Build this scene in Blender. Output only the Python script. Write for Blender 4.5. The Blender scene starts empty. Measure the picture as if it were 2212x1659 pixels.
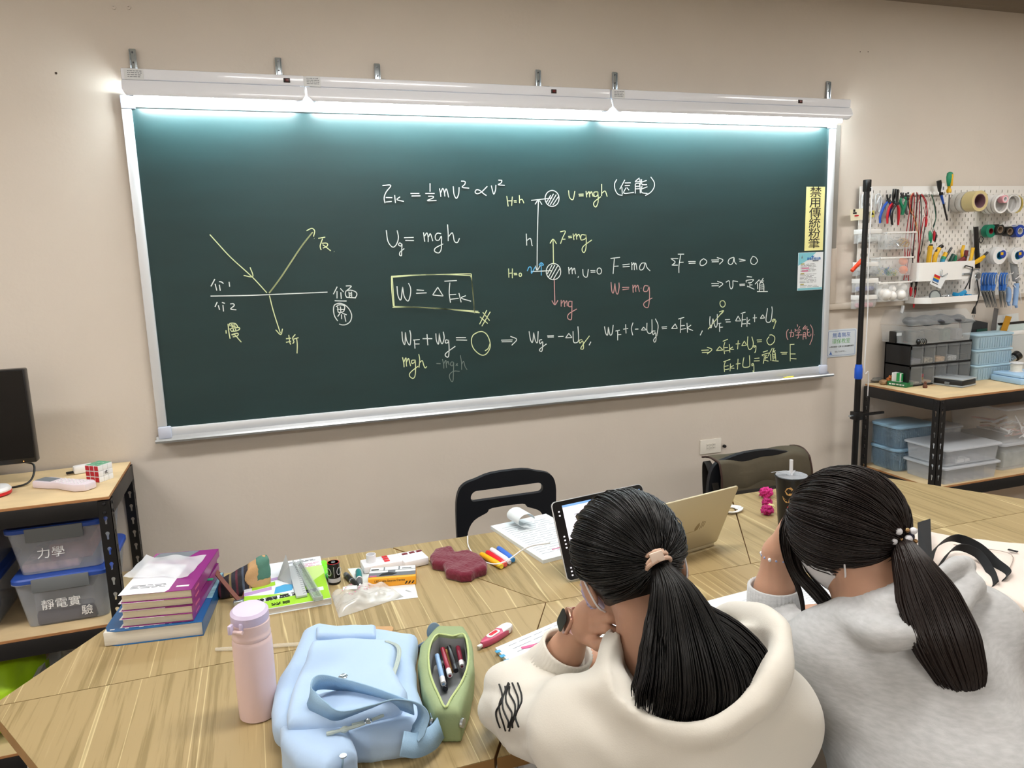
import bpy, bmesh, math, random
import numpy as np
from mathutils import Vector, Matrix, Euler, noise
random.seed(7)
C = bpy.context.scene.collection
S = bpy.context.scene
PI = math.pi
# ---------------------------------------------------------------- camera, world, exposure
cd = bpy.data.cameras.new('camera'); cam = bpy.data.objects.new('camera', cd); C.objects.link(cam)
FPX = 1616.0
cd.sensor_width = 36.0; cd.lens = 36.0 * FPX / 2212.0; cd.clip_start = 0.02
cam.location = (0.379184, -2.974118, 1.611467)
cam.rotation_euler = (1.402146, 0.03224, -0.329567)
S.camera = cam
S.view_settings.view_transform = 'Standard'; S.view_settings.look = 'None'
S.view_settings.gamma = 1; S.view_settings.use_curve_mapping = False
S.view_settings.exposure = 0.66
wd = bpy.data.worlds.new('world'); S.world = wd; wd.use_nodes = True
wd.node_tree.nodes['Background'].inputs[0].default_value = (1.0, 0.97, 0.93, 1)
wd.node_tree.nodes['Background'].inputs[1].default_value = 0.3
S.cycles.max_bounces = 8; S.cycles.diffuse_bounces = 4; S.cycles.glossy_bounces = 3
S.cycles.transmission_bounces = 8; S.cycles.transparent_max_bounces = 24
S.cycles.caustics_reflective = False; S.cycles.caustics_refractive = False
S.cycles.sample_clamp_indirect = 4.0
CEIL_POWER = 17.0      # emission of the ceiling panels
TUBE_POWER = 100.0     # emission of the chalkboard tubes
# ---------------------------------------------------------------- where a direction from the photographer's spot meets a plane
_o = Vector(cam.location); _R = Euler(cam.rotation_euler, 'XYZ').to_matrix()
def ray(px, py):
    return _R @ Vector(((px - 1106) / FPX, -(py - 829.5) / FPX, -1))
def at(px, py, z=0.74, ax=2):
    d = ray(px, py); return _o + d * ((z - _o[ax]) / d[ax])
def aw(px, py, y=0.0): return at(px, py, y, 1)
def ad(px, py, dist): return _o + ray(px, py) * dist
# ---------------------------------------------------------------- materials
def lin(h):
    h = h.lstrip('#'); v = [int(h[i:i+2], 16) / 255 for i in (0, 2, 4)]
    return tuple((x / 12.92 if x <= .04045 else ((x + .055) / 1.055) ** 2.4) for x in v) + (1,)
MATS = {}
def mat(name, col, rough=.5, metal=0, bump=0, bscale=200, var=0, vscale=8, trans=0, alpha=1, emit=0, coat=0, sheen=0, ior=1.45, stretch=None, spec=.5):
    if name in MATS: return MATS[name]
    m = bpy.data.materials.new(name); m.use_nodes = True; MATS[name] = m
    nt = m.node_tree; b = nt.nodes['Principled BSDF']; I = b.inputs
    c = lin(col) if isinstance(col, str) else tuple(col) + (1,)
    I['Base Color'].default_value = c; I['Roughness'].default_value = rough; I['Metallic'].default_value = metal
    I['Transmission Weight'].default_value = trans; I['Alpha'].default_value = alpha; I['Coat Weight'].default_value = coat
    I['IOR'].default_value = ior; I['Specular IOR Level'].default_value = spec
    if sheen: I['Sheen Weight'].default_value = sheen; I['Sheen Roughness'].default_value = .5
    if emit: I['Emission Color'].default_value = c; I['Emission Strength'].default_value = emit
    if bump or var:
        tc = nt.nodes.new('ShaderNodeTexCoord'); mp = nt.nodes.new('ShaderNodeMapping')
        nt.links.new(tc.outputs['Object'], mp.inputs[0])
        if stretch: mp.inputs['Scale'].default_value = stretch
    if bump:
        n = nt.nodes.new('ShaderNodeTexNoise'); n.inputs['Scale'].default_value = bscale; n.inputs['Detail'].default_value = 3
        bp = nt.nodes.new('ShaderNodeBump'); bp.inputs['Strength'].default_value = bump; bp.inputs['Distance'].default_value = .002
        nt.links.new(mp.outputs[0], n.inputs['Vector']); nt.links.new(n.outputs['Fac'], bp.inputs['Height']); nt.links.new(bp.outputs[0], I['Normal'])
    if var:
        n = nt.nodes.new('ShaderNodeTexNoise'); n.inputs['Scale'].default_value = vscale; n.inputs['Detail'].default_value = 4
        r = nt.nodes.new('ShaderNodeValToRGB'); nt.links.new(mp.outputs[0], n.inputs['Vector']); nt.links.new(n.outputs['Fac'], r.inputs[0])
        e = r.color_ramp.elements; e[0].position = .3; e[1].position = .7
        e[0].color = tuple(x * (1 - var) for x in c[:3]) + (1,); e[1].color = tuple(min(1, x * (1 + var)) for x in c[:3]) + (1,)
        nt.links.new(r.outputs[0], I['Base Color'])
    return m
def clear(name, col='#ffffff', a=.25, rough=.12):      # thin translucent plastic: mostly see-through with a surface sheen
    m = mat(name, col, rough, alpha=a); return m
def wood(name, light, mid, dark, along='Y', off=0.0):
    if name in MATS: return MATS[name]
    m = mat(name, mid, .48); nt = m.node_tree; b = nt.nodes['Principled BSDF']
    tc = nt.nodes.new('ShaderNodeTexCoord'); mp = nt.nodes.new('ShaderNodeMapping'); nt.links.new(tc.outputs['Object'], mp.inputs[0])
    mp.inputs['Location'].default_value = (off, off * .7, 0)
    mp.inputs['Scale'].default_value = (1, .03, 1) if along == 'Y' else (.03, 1, 1)
    # plank-wide bands plus fine streaks along the grain
    n1 = nt.nodes.new('ShaderNodeTexNoise'); n1.inputs['Scale'].default_value = 75; n1.inputs['Detail'].default_value = 6; n1.inputs['Roughness'].default_value = .65
    n1.inputs['Distortion'].default_value = .15
    n2 = nt.nodes.new('ShaderNodeTexNoise'); n2.inputs['Scale'].default_value = 10; n2.inputs['Detail'].default_value = 2
    for n in (n1, n2): nt.links.new(mp.outputs[0], n.inputs['Vector'])
    mx = nt.nodes.new('ShaderNodeMath'); mx.operation = 'MULTIPLY_ADD'; mx.inputs[1].default_value = .62
    nt.links.new(n1.outputs['Fac'], mx.inputs[0])
    m2 = nt.nodes.new('ShaderNodeMath'); m2.operation = 'MULTIPLY'; m2.inputs[1].default_value = .38
    nt.links.new(n2.outputs['Fac'], m2.inputs[0]); nt.links.new(m2.outputs[0], mx.inputs[2])
    r = nt.nodes.new('ShaderNodeValToRGB'); nt.links.new(mx.outputs[0], r.inputs[0]); cr = r.color_ramp
    cr.elements[0].position = .36; cr.elements[0].color = lin(dark); cr.elements[1].position = .66; cr.elements[1].color = lin(light)
    e = cr.elements.new(.41); e.color = lin(dark); e = cr.elements.new(.49); e.color = lin(mid); e = cr.elements.new(.58); e.color = lin(mid)
    nt.links.new(r.outputs[0], b.inputs['Base Color'])
    # thin pale veins
    n3 = nt.nodes.new('ShaderNodeTexNoise'); n3.inputs['Scale'].default_value = 5.5; n3.inputs['Distortion'].default_value = .3
    mp3 = nt.nodes.new('ShaderNodeMapping'); nt.links.new(tc.outputs['Object'], mp3.inputs[0])
    mp3.inputs['Scale'].default_value = (2.0, .035, 1) if along == 'Y' else (.035, 2.0, 1); mp3.inputs['Location'].default_value = (3 + off, off, 0)
    nt.links.new(mp3.outputs[0], n3.inputs['Vector'])
    r3 = nt.nodes.new('ShaderNodeValToRGB'); c3 = r3.color_ramp; c3.elements[0].position = .4985; c3.elements[0].color = (0, 0, 0, 1)
    c3.elements[1].position = .5065; c3.elements[1].color = (0, 0, 0, 1); e = c3.elements.new(.5025); e.color = (1, 1, 1, 1)
    nt.links.new(n3.outputs['Fac'], r3.inputs[0])
    mc = nt.nodes.new('ShaderNodeMix'); mc.data_type = 'RGBA'; nt.links.new(r3.outputs[0], mc.inputs[0])
    nt.links.new(r.outputs[0], mc.inputs[6]); mc.inputs[7].default_value = lin('#dfcf9f'); nt.links.new(mc.outputs[2], b.inputs['Base Color'])
    return m
# ---------------------------------------------------------------- mesh builder
class MB:
    def __init__(s, T=None): s.v = []; s.f = []; s.mi = []; s.T = T or Matrix(); s.m = 0
    def add(s, vs, fs):
        b = len(s.v); T = s.T
        s.v += [T @ Vector(p) for p in vs]; s.f += [tuple(i + b for i in f) for f in fs]; s.mi += [s.m] * len(fs); return s
    def box(s, lo, hi):
        (a, b, c), (d, e, f) = lo, hi
        return s.add([(a,b,c),(d,b,c),(d,e,c),(a,e,c),(a,b,f),(d,b,f),(d,e,f),(a,e,f)], [(0,3,2,1),(4,5,6,7),(0,1,5,4),(1,2,6,5),(2,3,7,6),(3,0,4,7)])
    def cb(s, c, d): return s.box([c[i] - d[i] / 2 for i in range(3)], [c[i] + d[i] / 2 for i in range(3)])
    def rbox(s, lo, hi, r=.005, seg=2):
        bm = bmesh.new(); bmesh.ops.create_cube(bm, size=1)
        for v in bm.verts: v.co = Vector([lo[i] + (v.co[i] + .5) * (hi[i] - lo[i]) for i in range(3)])
        bmesh.ops.bevel(bm, geom=bm.edges[:], offset=r, segments=seg, affect='EDGES', profile=.5, clamp_overlap=True)
        s.addbm(bm); return s
    def addbm(s, bm):
        bm.verts.index_update(); s.add([v.co for v in bm.verts], [[v.index for v in f.verts] for f in bm.faces]); bm.free(); return s
    def prism(s, poly, z0, z1, bev=0):
        if bev:
            bm = bmesh.new(); vs = [bm.verts.new((p[0], p[1], z0)) for p in poly]; f = bm.faces.new(vs)
            r = bmesh.ops.extrude_face_region(bm, geom=[f]); bmesh.ops.translate(bm, vec=(0, 0, z1 - z0), verts=[e for e in r['geom'] if isinstance(e, bmesh.types.BMVert)])
            bmesh.ops.recalc_face_normals(bm, faces=bm.faces[:])
            es = [e for e in bm.edges if abs(e.verts[0].co.z - e.verts[1].co.z) < 1e-6]
            bmesh.ops.bevel(bm, geom=es, offset=bev, segments=2, affect='EDGES', profile=.5, clamp_overlap=True); return s.addbm(bm)
        n = len(poly); a = sum(poly[i][0] * poly[(i+1) % n][1] - poly[(i+1) % n][0] * poly[i][1] for i in range(n))
        if a < 0: poly = poly[::-1]
        return s.add([(p[0], p[1], z0) for p in poly] + [(p[0], p[1], z1) for p in poly],
                     [tuple(range(n))[::-1], tuple(range(n, 2 * n))] + [(i, (i+1) % n, n + (i+1) % n, n + i) for i in range(n)])
    def tube(s, pts, r, n=8, closed=False, caps=True):
        pts = [Vector(p) for p in pts]; m = len(pts); rr = r if isinstance(r, (list, tuple)) else [r] * m
        vs = []; prev = None
        for i, p in enumerate(pts):
            a = pts[(i-1) % m] if (closed or i) else p; b = pts[(i+1) % m] if (closed or i < m-1) else p
            t = (b - a); t = t.normalized() if t.length > 1e-9 else Vector((0, 0, 1))
            if prev is None: u = t.orthogonal().normalized()
            else:
                u = prev - t * prev.dot(t); u = u.normalized() if u.length > 1e-6 else t.orthogonal().normalized()
            prev = u; w = t.cross(u)
            vs += [p + (u * math.cos(2*PI*k/n) + w * math.sin(2*PI*k/n)) * rr[i] for k in range(n)]
        fs = []
        for i in range(m if closed else m - 1):
            j = (i + 1) % m
            fs += [(i*n+k, i*n+(k+1) % n, j*n+(k+1) % n, j*n+k) for k in range(n)]
        if caps and not closed: fs += [tuple(range(n))[::-1], tuple(range((m-1)*n, m*n))]
        return s.add(vs, fs)
    def cyl(s, a, b, r, r2=None, n=20): return s.tube([a, b], [r, r if r2 is None else r2], n)
    def lathe(s, prof, c=(0, 0, 0), n=28, ax=None):
        M = Matrix.Translation(c)
        if ax is not None: M = M @ Vector((0, 0, 1)).rotation_difference(Vector(ax)).to_matrix().to_4x4()
        vs = [M @ Vector((r * math.cos(2*PI*k/n), r * math.sin(2*PI*k/n), z)) for r, z in prof for k in range(n)]; m = len(prof)
        fs = [(i*n+k, i*n+(k+1) % n, (i+1)*n+(k+1) % n, (i+1)*n+k) for i in range(m-1) for k in range(n)]
        if prof[0][0] > 1e-5: fs.append(tuple(range(n))[::-1])
        if prof[-1][0] > 1e-5: fs.append(tuple(range((m-1)*n, m*n)))
        return s.add(vs, fs)
    def sph(s, c, r, n=14):
        r = (r, r, r) if not isinstance(r, (tuple, list, Vector)) else r; m = n // 2 + 1
        vs = [(c[0] + r[0]*math.sin(PI*i/m)*math.cos(2*PI*k/n), c[1] + r[1]*math.sin(PI*i/m)*math.sin(2*PI*k/n), c[2] + r[2]*math.cos(PI*i/m)) for i in range(1, m) for k in range(n)]
        fs = [(i*n+k, (i+1)*n+k, (i+1)*n+(k+1) % n, i*n+(k+1) % n) for i in range(m-2) for k in range(n)]
        b = len(vs); vs += [(c[0], c[1], c[2]+r[2]), (c[0], c[1], c[2]-r[2])]
        fs += [(b, k, (k+1) % n) for k in range(n)] + [(b+1, (m-2)*n+(k+1) % n, (m-2)*n+k) for k in range(n)]
        return s.add(vs, fs)
    def grid(s, fn, nu, nv, closeu=False):
        vs = [fn(i / nu, j / nv) for j in range(nv + 1) for i in range(nu + (0 if closeu else 1))]; w = nu if closeu else nu + 1
        return s.add(vs, [(j*w+i, j*w+(i+1) % w, (j+1)*w+(i+1) % w, (j+1)*w+i) for j in range(nv) for i in range(nu)])
    def strip(s, pts, nrm, w, t=.0015):           # flat band of width w along pts, nrm = direction(s) across the band
        vs = []; m = len(pts)
        for i, p in enumerate(pts):
            p = Vector(p); a = Vector(pts[max(i-1, 0)]); b = Vector(pts[min(i+1, m-1)]); tt = (b - a).normalized()
            x = Vector(nrm[i] if isinstance(nrm, list) else nrm); x = (x - tt * x.dot(tt)).normalized(); k = tt.cross(x)
            ww = w[i] if isinstance(w, list) else w
            vs += [p - x*ww/2 - k*t/2, p + x*ww/2 - k*t/2, p + x*ww/2 + k*t/2, p - x*ww/2 + k*t/2]
        fs = [(i*4+k, i*4+(k+1) % 4, i*4+4+(k+1) % 4, i*4+4+k) for i in range(m-1) for k in range(4)] + [(3, 2, 1, 0), tuple(range(m*4-4, m*4))]
        return s.add(vs, fs)
    def text(s, txt, size, M=None, bold=0.0, align='CENTER', ex=0.0004, sx=1.0):
        cu = bpy.data.curves.new('t', 'FONT'); cu.body = txt; cu.size = size; cu.align_x = align; cu.align_y = 'CENTER'; cu.extrude = ex; cu.offset = bold
        cu.resolution_u = 2
        ob = bpy.data.objects.new('t', cu); C.objects.link(ob); dg = bpy.context.evaluated_depsgraph_get(); me = ob.evaluated_get(dg).to_mesh()
        M = M or Matrix(); s.add([M @ Vector((v.co.x * sx, v.co.y, v.co.z)) for v in me.vertices], [tuple(p.vertices) for p in me.polygons])
        ob.evaluated_get(dg).to_mesh_clear(); bpy.data.objects.remove(ob); bpy.data.curves.remove(cu); return s
    def build(s, name, mats, parent=None, smooth=35, kind=None, label=None):
        me = bpy.data.meshes.new(name)
        W = PM.get(parent.name) if parent else None; inv = W.inverted() if W else Matrix()
        me.from_pydata([inv @ p for p in s.v], [], s.f); mats = mats if isinstance(mats, (list, tuple)) else [mats]
        for m in mats: me.materials.append(MATS[m] if isinstance(m, str) else m)
        if len(mats) > 1: me.polygons.foreach_set('material_index', s.mi)
        if smooth:
            me.polygons.foreach_set('use_smooth', [True] * len(me.polygons)); me.set_sharp_from_angle(angle=math.radians(smooth))
        me.update(); o = bpy.data.objects.new(name, me); C.objects.link(o)
        if parent: o.parent = parent
        PM[o.name] = W.copy() if W else Matrix()
        if kind: o['kind'] = kind
        if label: o['label'] = label
        return o
PM = {}
def thing(name, label, cat, loc=(0, 0, 0), rz=0, group=None, M=None):
    o = bpy.data.objects.new(name, None); C.objects.link(o); M = M or (Matrix.Translation(loc) @ Matrix.Rotation(rz, 4, 'Z'))
    o.matrix_world = M; o.empty_display_size = .05; PM[o.name] = M.copy(); o['label'] = label; o['category'] = cat
    if group: o['group'] = group
    return o
def tag(o, label, cat, group=None):
    o['label'] = label; o['category'] = cat
    if group: o['group'] = group
    return o
def copy_thing(o, M, label=None):          # M = world matrix of the copy
    c = o.copy(); C.objects.link(c); c.matrix_world = M; PM[c.name] = M.copy()
    if label: c['label'] = label
    for ch in o.children:
        d = ch.copy(); C.objects.link(d); d.parent = c
        for g in ch.children:
            e = g.copy(); C.objects.link(e); e.parent = d
    return c
def MT(loc, rz=0, rx=0, ry=0, s=1): return Matrix.Translation(loc) @ Euler((rx, ry, rz)).to_matrix().to_4x4() @ Matrix.Diagonal((s, s, s, 1))
def frame(o, x, y, z=None):                # local axes from an origin and two directions
    x = Vector(x).normalized(); y = Vector(y); y = (y - x * y.dot(x)).normalized(); z = x.cross(y)
    M = Matrix((x, y, z)).transposed().to_4x4(); M.translation = Vector(o); return M
def spline(pts, k=6, closed=False):        # Catmull-Rom through the points
    P = [Vector(p) for p in pts]; n = len(P)
    if n < 3: return P
    out = []
    for i in range(n if closed else n - 1):
        a = P[i-1] if (i or closed) else P[0]*2 - P[1]; b = P[i]; c = P[(i+1) % n]; d = P[(i+2) % n] if (closed or i + 2 < n) else P[-1]*2 - P[-2]
        for j in range(k):
            t = j / k; out.append(.5 * ((2*b) + (c - a)*t + (2*a - 5*b + 4*c - d)*t*t + (3*b - a - 3*c + d)*t**3))
    if not closed: out.append(P[-1])
    return out
def rrect(w, h, r, n=5):                    # rounded rectangle outline about the origin
    o = []
    for cx, cy, a in ((w/2-r, h/2-r, 0), (-w/2+r, h/2-r, PI/2), (-w/2+r, -h/2+r, PI), (w/2-r, -h/2+r, 3*PI/2)):
        o += [(cx + r*math.cos(a + PI/2*k/n), cy + r*math.sin(a + PI/2*k/n)) for k in range(n + 1)]
    return o
# implicit surface -> mesh (surface nets)
def nets(fn, lo, hi, h):
    ax = [np.arange(lo[i], hi[i] + h, h) for i in range(3)]
    # only the blocks near the surface are evaluated finely
    B_ = 4; n = tuple(len(a) for a in ax); nb = [-(-k // B_) for k in n]; bc = [np.array([a[0] + (i*B_ + 1.5)*h for i in range(k)]) for a, k in zip(ax, nb)]
    Fc = fn(*np.meshgrid(*bc, indexing='ij')); act = np.abs(Fc) < h*B_*1.7 + .006
    rep = lambda A: np.repeat(np.repeat(np.repeat(A, B_, 0), B_, 1), B_, 2)[:n[0], :n[1], :n[2]]
    F = rep(np.where(Fc < 0, -1.0, 1.0)*np.maximum(np.abs(Fc), .02)); I = np.nonzero(rep(act)); F[I] = fn(ax[0][I[0]], ax[1][I[1]], ax[2][I[2]]); s = F < 0
    cnt = np.zeros([k - 1 for k in n], np.float32); acc = np.zeros([k - 1 for k in n] + [3], np.float32)
    cs = [(a, b, c) for a in (0, 1) for b in (0, 1) for c in (0, 1)]
    sl = lambda c: tuple(slice(c[i], n[i] - 1 + c[i]) for i in range(3))
    for a in cs:
        for k in range(3):
            if a[k]: continue
            b = list(a); b[k] = 1; fa = F[sl(a)]; fb = F[sl(b)]; cr = (fa < 0) != (fb < 0)
            t = np.where(cr, fa / np.where(cr, fa - fb, 1), 0); cnt += cr
            for j in range(3): acc[..., j] += np.where(cr, a[j] + (t if j == k else 0), 0)
    act = cnt > 0; idx = -np.ones(act.shape, int); idx[act] = np.arange(act.sum())
    cell = np.argwhere(act); V = (cell + acc[act] / cnt[act][:, None]) * h + np.array(lo)
    fs = []
    for k in range(3):
        u, w = (k + 1) % 3, (k + 2) % 3
        a = [slice(None)] * 3; b = [slice(None)] * 3; a[k] = slice(0, -1); b[k] = slice(1, None)
        e = np.argwhere(s[tuple(a)] != s[tuple(b)]); sg = s[tuple(a)][tuple(e.T)]
        ok = (e[:, u] > 0) & (e[:, w] > 0) & (e[:, u] < n[u] - 1) & (e[:, w] < n[w] - 1); e = e[ok]; sg = sg[ok]
        q = []
        for du, dw in ((-1, -1), (0, -1), (0, 0), (-1, 0)):
            g = e.copy(); g[:, u] += du; g[:, w] += dw; q.append(idx[tuple(g.T)])
        q = np.stack(q, 1); q[~sg] = q[~sg][:, ::-1]; fs.append(q)
    return V, np.concatenate(fs)
def smin(a, b, k): h = np.clip(.5 + .5 * (b - a) / k, 0, 1); return b + (a - b) * h - k * h * (1 - h)
def caps(X, Y, Z, a, b, ra, rb):            # tapered capsule
    a = np.array(a, float); b = np.array(b, float); d = b - a; L = d @ d
    t = np.clip(((X - a[0]) * d[0] + (Y - a[1]) * d[1] + (Z - a[2]) * d[2]) / max(L, 1e-9), 0, 1)
    return np.sqrt((X - a[0] - t * d[0])**2 + (Y - a[1] - t * d[1])**2 + (Z - a[2] - t * d[2])**2) - (ra + (rb - ra) * t)
def ell(X, Y, Z, c, r, R=None):             # ellipsoid, R = 3x3 world->local
    P = np.stack([X - c[0], Y - c[1], Z - c[2]], -1)
    if R is not None: P = P @ np.array(R).T
    k = np.sqrt(((P / np.array(r))**2).sum(-1)); return (k - 1) * min(r)
def netmesh(name, mats, fn, lo, hi, h, parent=None, smooth=180, label=None, kind=None):
    V, F = nets(fn, lo, hi, h); mb = MB(); mb.v = [Vector(p) for p in V]; mb.f = [tuple(int(i) for i in f) for f in F]; mb.mi = [0] * len(mb.f)
    return mb.build(name, mats, parent, smooth, kind, label)
def sdpoly(X, Y, P):
    P = np.array([(p[0], p[1]) for p in P]); d = np.full(X.shape, 1e9); ins = np.zeros(X.shape, bool); n = len(P)
    for i in range(n):
        a, b = P[i], P[(i+1) % n]; e = b - a; wx, wy = X - a[0], Y - a[1]; t = np.clip((wx*e[0] + wy*e[1]) / max(e @ e, 1e-12), 0, 1)
        d = np.minimum(d, (wx - t*e[0])**2 + (wy - t*e[1])**2); c = ((a[1] > Y) != (b[1] > Y)); ins ^= c & (X < (b[0] - a[0]) * (Y - a[1]) / (b[1] - a[1] + 1e-12) + a[0])
    return np.where(ins, -1, 1) * np.sqrt(d)
def sdslab(X, Y, Z, P, z0, z1, r):          # soft extruded outline
    a = sdpoly(X, Y, P) + r; b = np.abs(Z - (z0 + z1)/2) - (z1 - z0)/2 + r
    return np.minimum(np.maximum(a, b), 0) + np.sqrt(np.maximum(a, 0)**2 + np.maximum(b, 0)**2) - r
def wr3(X, Y, Z, f, s=0): return (np.sin(f*X + 1.3*np.sin(f*.7*Y + s)) * np.cos(f*.9*Y + 1.7*np.sin(f*.6*Z + s)) + .5*np.sin(f*1.9*Z + 1.1*np.sin(f*1.3*X + s)))
# ================================================================ the room
mat('wall_paint', '#d6cdc2', .75, bump=.25, bscale=60, var=.02, vscale=3)
mat('ceiling_paint', '#d8d4cc', .8); mat('floor_tile', '#8c8378', .45, var=.08, vscale=5); mat('ceiling_trim_paint', '#8d8173', .7)
def struct(o): o['kind'] = 'structure'; return o
XL, XR, YF, ZC = -2.6, 6.2, -6.0, 2.78
struct(MB().box((XL - .1, 0, 0), (XR + .1, .12, ZC)).build('wall_back', 'wall_paint'))
struct(MB().box((XL - .12, YF, 0), (XL, 0, ZC)).build('wall_left', 'wall_paint'))
struct(MB().box((XR, YF, 0), (XR + .12, 0, ZC)).build('wall_right', 'wall_paint'))
struct(MB().box((XL - .1, YF - .12, 0), (XR + .1, YF, ZC)).build('wall_front', 'wall_paint'))
struct(MB().box((XL - .1, YF - .1, -.1), (XR + .1, .12, 0)).build('floor', 'floor_tile'))
struct(MB().box((XL - .1, YF - .1, ZC), (XR + .1, .12, ZC + .1)).build('ceiling', 'ceiling_paint'))
struct(MB().box((XL, -.055, 2.738), (XR, 0, ZC)).build('trim_1', 'ceiling_trim_paint'))
# ceiling light panels (out of the frame; they light the room)
mat('lamp_frame', '#e8e8e8', .4); mat('lamp_diffuser', (1.0, .965, .92), .5, emit=CEIL_POWER)
MATS['lamp_diffuser'].node_tree.nodes['Principled BSDF'].inputs['Base Color'].default_value = (.8, .8, .8, 1)
pan = [(-1.7, -1.5), (-1.7, -4.4), (1.0, -1.6), (1.0, -4.6), (3.8, -1.5), (3.9, -4.4)]
L0 = None
for i, (x, y) in enumerate(pan):
    if not L0:
        L0 = thing('ceiling_light', 'white ceiling panel light, left, nearer the board', 'ceiling light', (x, y, ZC), group='ceiling panel lights')
        m = MB(); w, d = .62, .17
        for lo, hi in (((x-w-.02, y-d-.02, ZC-.05), (x+w+.02, y-d, ZC)), ((x-w-.02, y+d, ZC-.05), (x+w+.02, y+d+.02, ZC)), ((x-w-.02, y-d, ZC-.05), (x-w, y+d, ZC)), ((x+w, y-d, ZC-.05), (x+w+.02, y+d, ZC))): m.box(lo, hi)
        m.build('frame', 'lamp_frame', L0); MB().box((x-w, y-d, ZC-.045), (x+w, y+d, ZC-.035)).build('diffuser', 'lamp_diffuser', L0)
    else: copy_thing(L0, MT((x, y, ZC)), 'white ceiling panel light, ' + ['', 'rear left', 'middle, nearer the board', 'rear middle', 'right, nearer the board', 'rear right'][i])
# ================================================================ chalkboard
mat('board_green', '#1c3637', .34, var=.10, vscale=4, stretch=(.6, 1, 3), spec=.6); mat('alu', '#c9ced3', .32, metal=.85); mat('alu_white', '#dfe3e8', .35, metal=.3); mat('corner_plastic', '#c8cede', .4)
B = thing('chalkboard', 'dark green chalkboard in an aluminium frame filled with physics writing', 'chalkboard', (1.5, 0, .99))
z0, z1 = .99, 2.19
MB().box((.02, -.022, z0 + .02), (2.98, -.004, z1 - .01)).build('writing_surface', 'board_green', B)
def fbar(lo, hi, name='frame_bar'): return MB().rbox(lo, hi, .004).build(name, 'alu_white', B)
fbar((0, -.034, z0 + .05), (.032, -.002, z1 - .04)); fbar((2.968, -.034, z0 + .05), (3, -.002, z1 - .04)); fbar((.04, -.034, z1 - .035), (2.96, -.002, z1))
fbar((.0, -.030, z0 + .012), (3.0, -.002, z0 + .045))
tr = MB(); tr.T = MT((0, 0, 0)); prof = [(-.002, z0 - .004), (-.066, z0 - .004), (-.070, z0 + .004), (-.066, z0 + .010), (-.060, z0 + .003), (-.034, z0 + .003), (-.03, z0 + .014), (-.002, z0 + .014)]
n = len(prof); tr.add([(x, p[0], p[1]) for x in (-.008, 3.012) for p in prof], [tuple(range(n)), tuple(range(n, 2*n))[::-1]] + [(i, n+i, n+(i+1) % n, (i+1) % n) for i in range(n)])
tr.build('chalk_tray', 'alu', B)
for x in (0, 2.955):
    for zz in (z0, z1 - .045): MB().rbox((x, -.038, zz + .005), (x + .045, -.001, zz + .05), .005).build('corner_joint', 'corner_plastic', B)
mat('chalk_yellow_dust', '#e8e05a', .9)
MB().cyl((2.735, -.045, z0 + .008), (2.79, -.045, z0 + .008), .005, n=10).build('chalk_stub', 'chalk_yellow_dust', B)
# cable channel beside the board
mat('grey_strip', '#9a9892', .5); mat('trunking', '#c9bfb2', .6)
struct(MB().rbox((3.012, -.012, 1.60), (3.045, 0, 2.17), .002).build('trim_2', 'grey_strip'))
tk = MB(); tk.rbox((3.010, -.02, 1.335), (3.045, 0, 1.60), .003); tk.rbox((3.010, -.02, 1.305), (4.9, 0, 1.335), .003)
struct(tk.build('trim_3', 'trunking'))
# ---- handwriting: strokes measured on the board
CH = {}
def wr(key, x0, y0, sc, data):
    for st in data.split(';'):
        st = st.split()
        if not st: continue
        p = [tuple(map(float, q.split(','))) for q in st]
        if len(p) == 1: p.append((p[0][0] + 4, p[0][1] + 3))
        CH.setdefault(key, []).append([aw(x0 + a*sc, y0 + b*sc, -.0235) for a, b in p])
k = .12055
wr('refraction_sketch Y', 420, 370, .31646, '105,432 150,482 250,590 395,722 495,830;380,656 398,718 336,711;513,830 600,712 720,530 808,415;509,832 596,714 716,532 804,417')
wr('refraction_sketch Y', 440, 580, k, '1178,485 1250,770 1375,1160;1290,1098 1380,1185 1412,1080')
wr('refraction_sketch Y', 600, 480, k, '515,153 600,112 640,125 662,165 640,258;653,290')
wr('refraction_sketch W', 420, 370, .31646, '110,852 350,848 550,840 908,825')
wr('medium_labels W', 440, 580, k, '200,190 130,320;205,275 235,395;280,290 297,398;275,235 315,240 355,270;455,240 465,325;243,600 203,688;262,660 285,742;345,655 355,770;327,607 380,625;475,635 530,632 545,665 485,720 520,735 585,740')
wr('slow_character Y', 440, 580, k, '400,1105 403,1165;437,992 450,1130 473,1257;475,1035 470,985 560,985 605,1035 590,1060 500,1075;500,995 512,1070;515,1015 565,1010;515,1040 570,1035;465,1075 490,1115;470,1085 560,1060 635,1060 640,1090 580,1120 490,1125;530,1085 535,1115;570,1080 575,1110;497,1183 600,1160 620,1185 585,1215 520,1225;500,1190 560,1190 625,1265 675,1320')
wr('reflection_character Y', 600, 480, k, '725,290 850,268;803,295 765,400 762,450 778,497;790,378 870,375 895,400 870,440 810,463;805,402 870,450 950,513;1008,525')
wr('interface_characters W', 600, 600, k, '1065,160 997,295;1120,190 1180,255;1062,240 1062,370;1130,260 1138,380;1220,147 1290,145 1315,160 1230,235;1215,245 1212,300 1235,355;1215,240 1300,222 1390,250 1418,300 1385,370;1235,350 1385,360;1275,250 1285,345;1320,250 1325,345;1280,280 1325,275;1283,312 1325,308;1020,412 1130,416 1232,417;1075,775 1020,690 1000,590 1010,500 1060,465 1130,460 1220,500 1290,580 1325,680 1300,780 1230,835 1160,845 1100,830;1042,510 1075,530 1085,615 1170,610 1198,550 1190,500 1120,485 1060,495;1060,565 1190,570;1122,515 1130,610;1125,620 1075,695;1155,635 1235,665;1143,655 1145,740;1195,670 1220,787')
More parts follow.
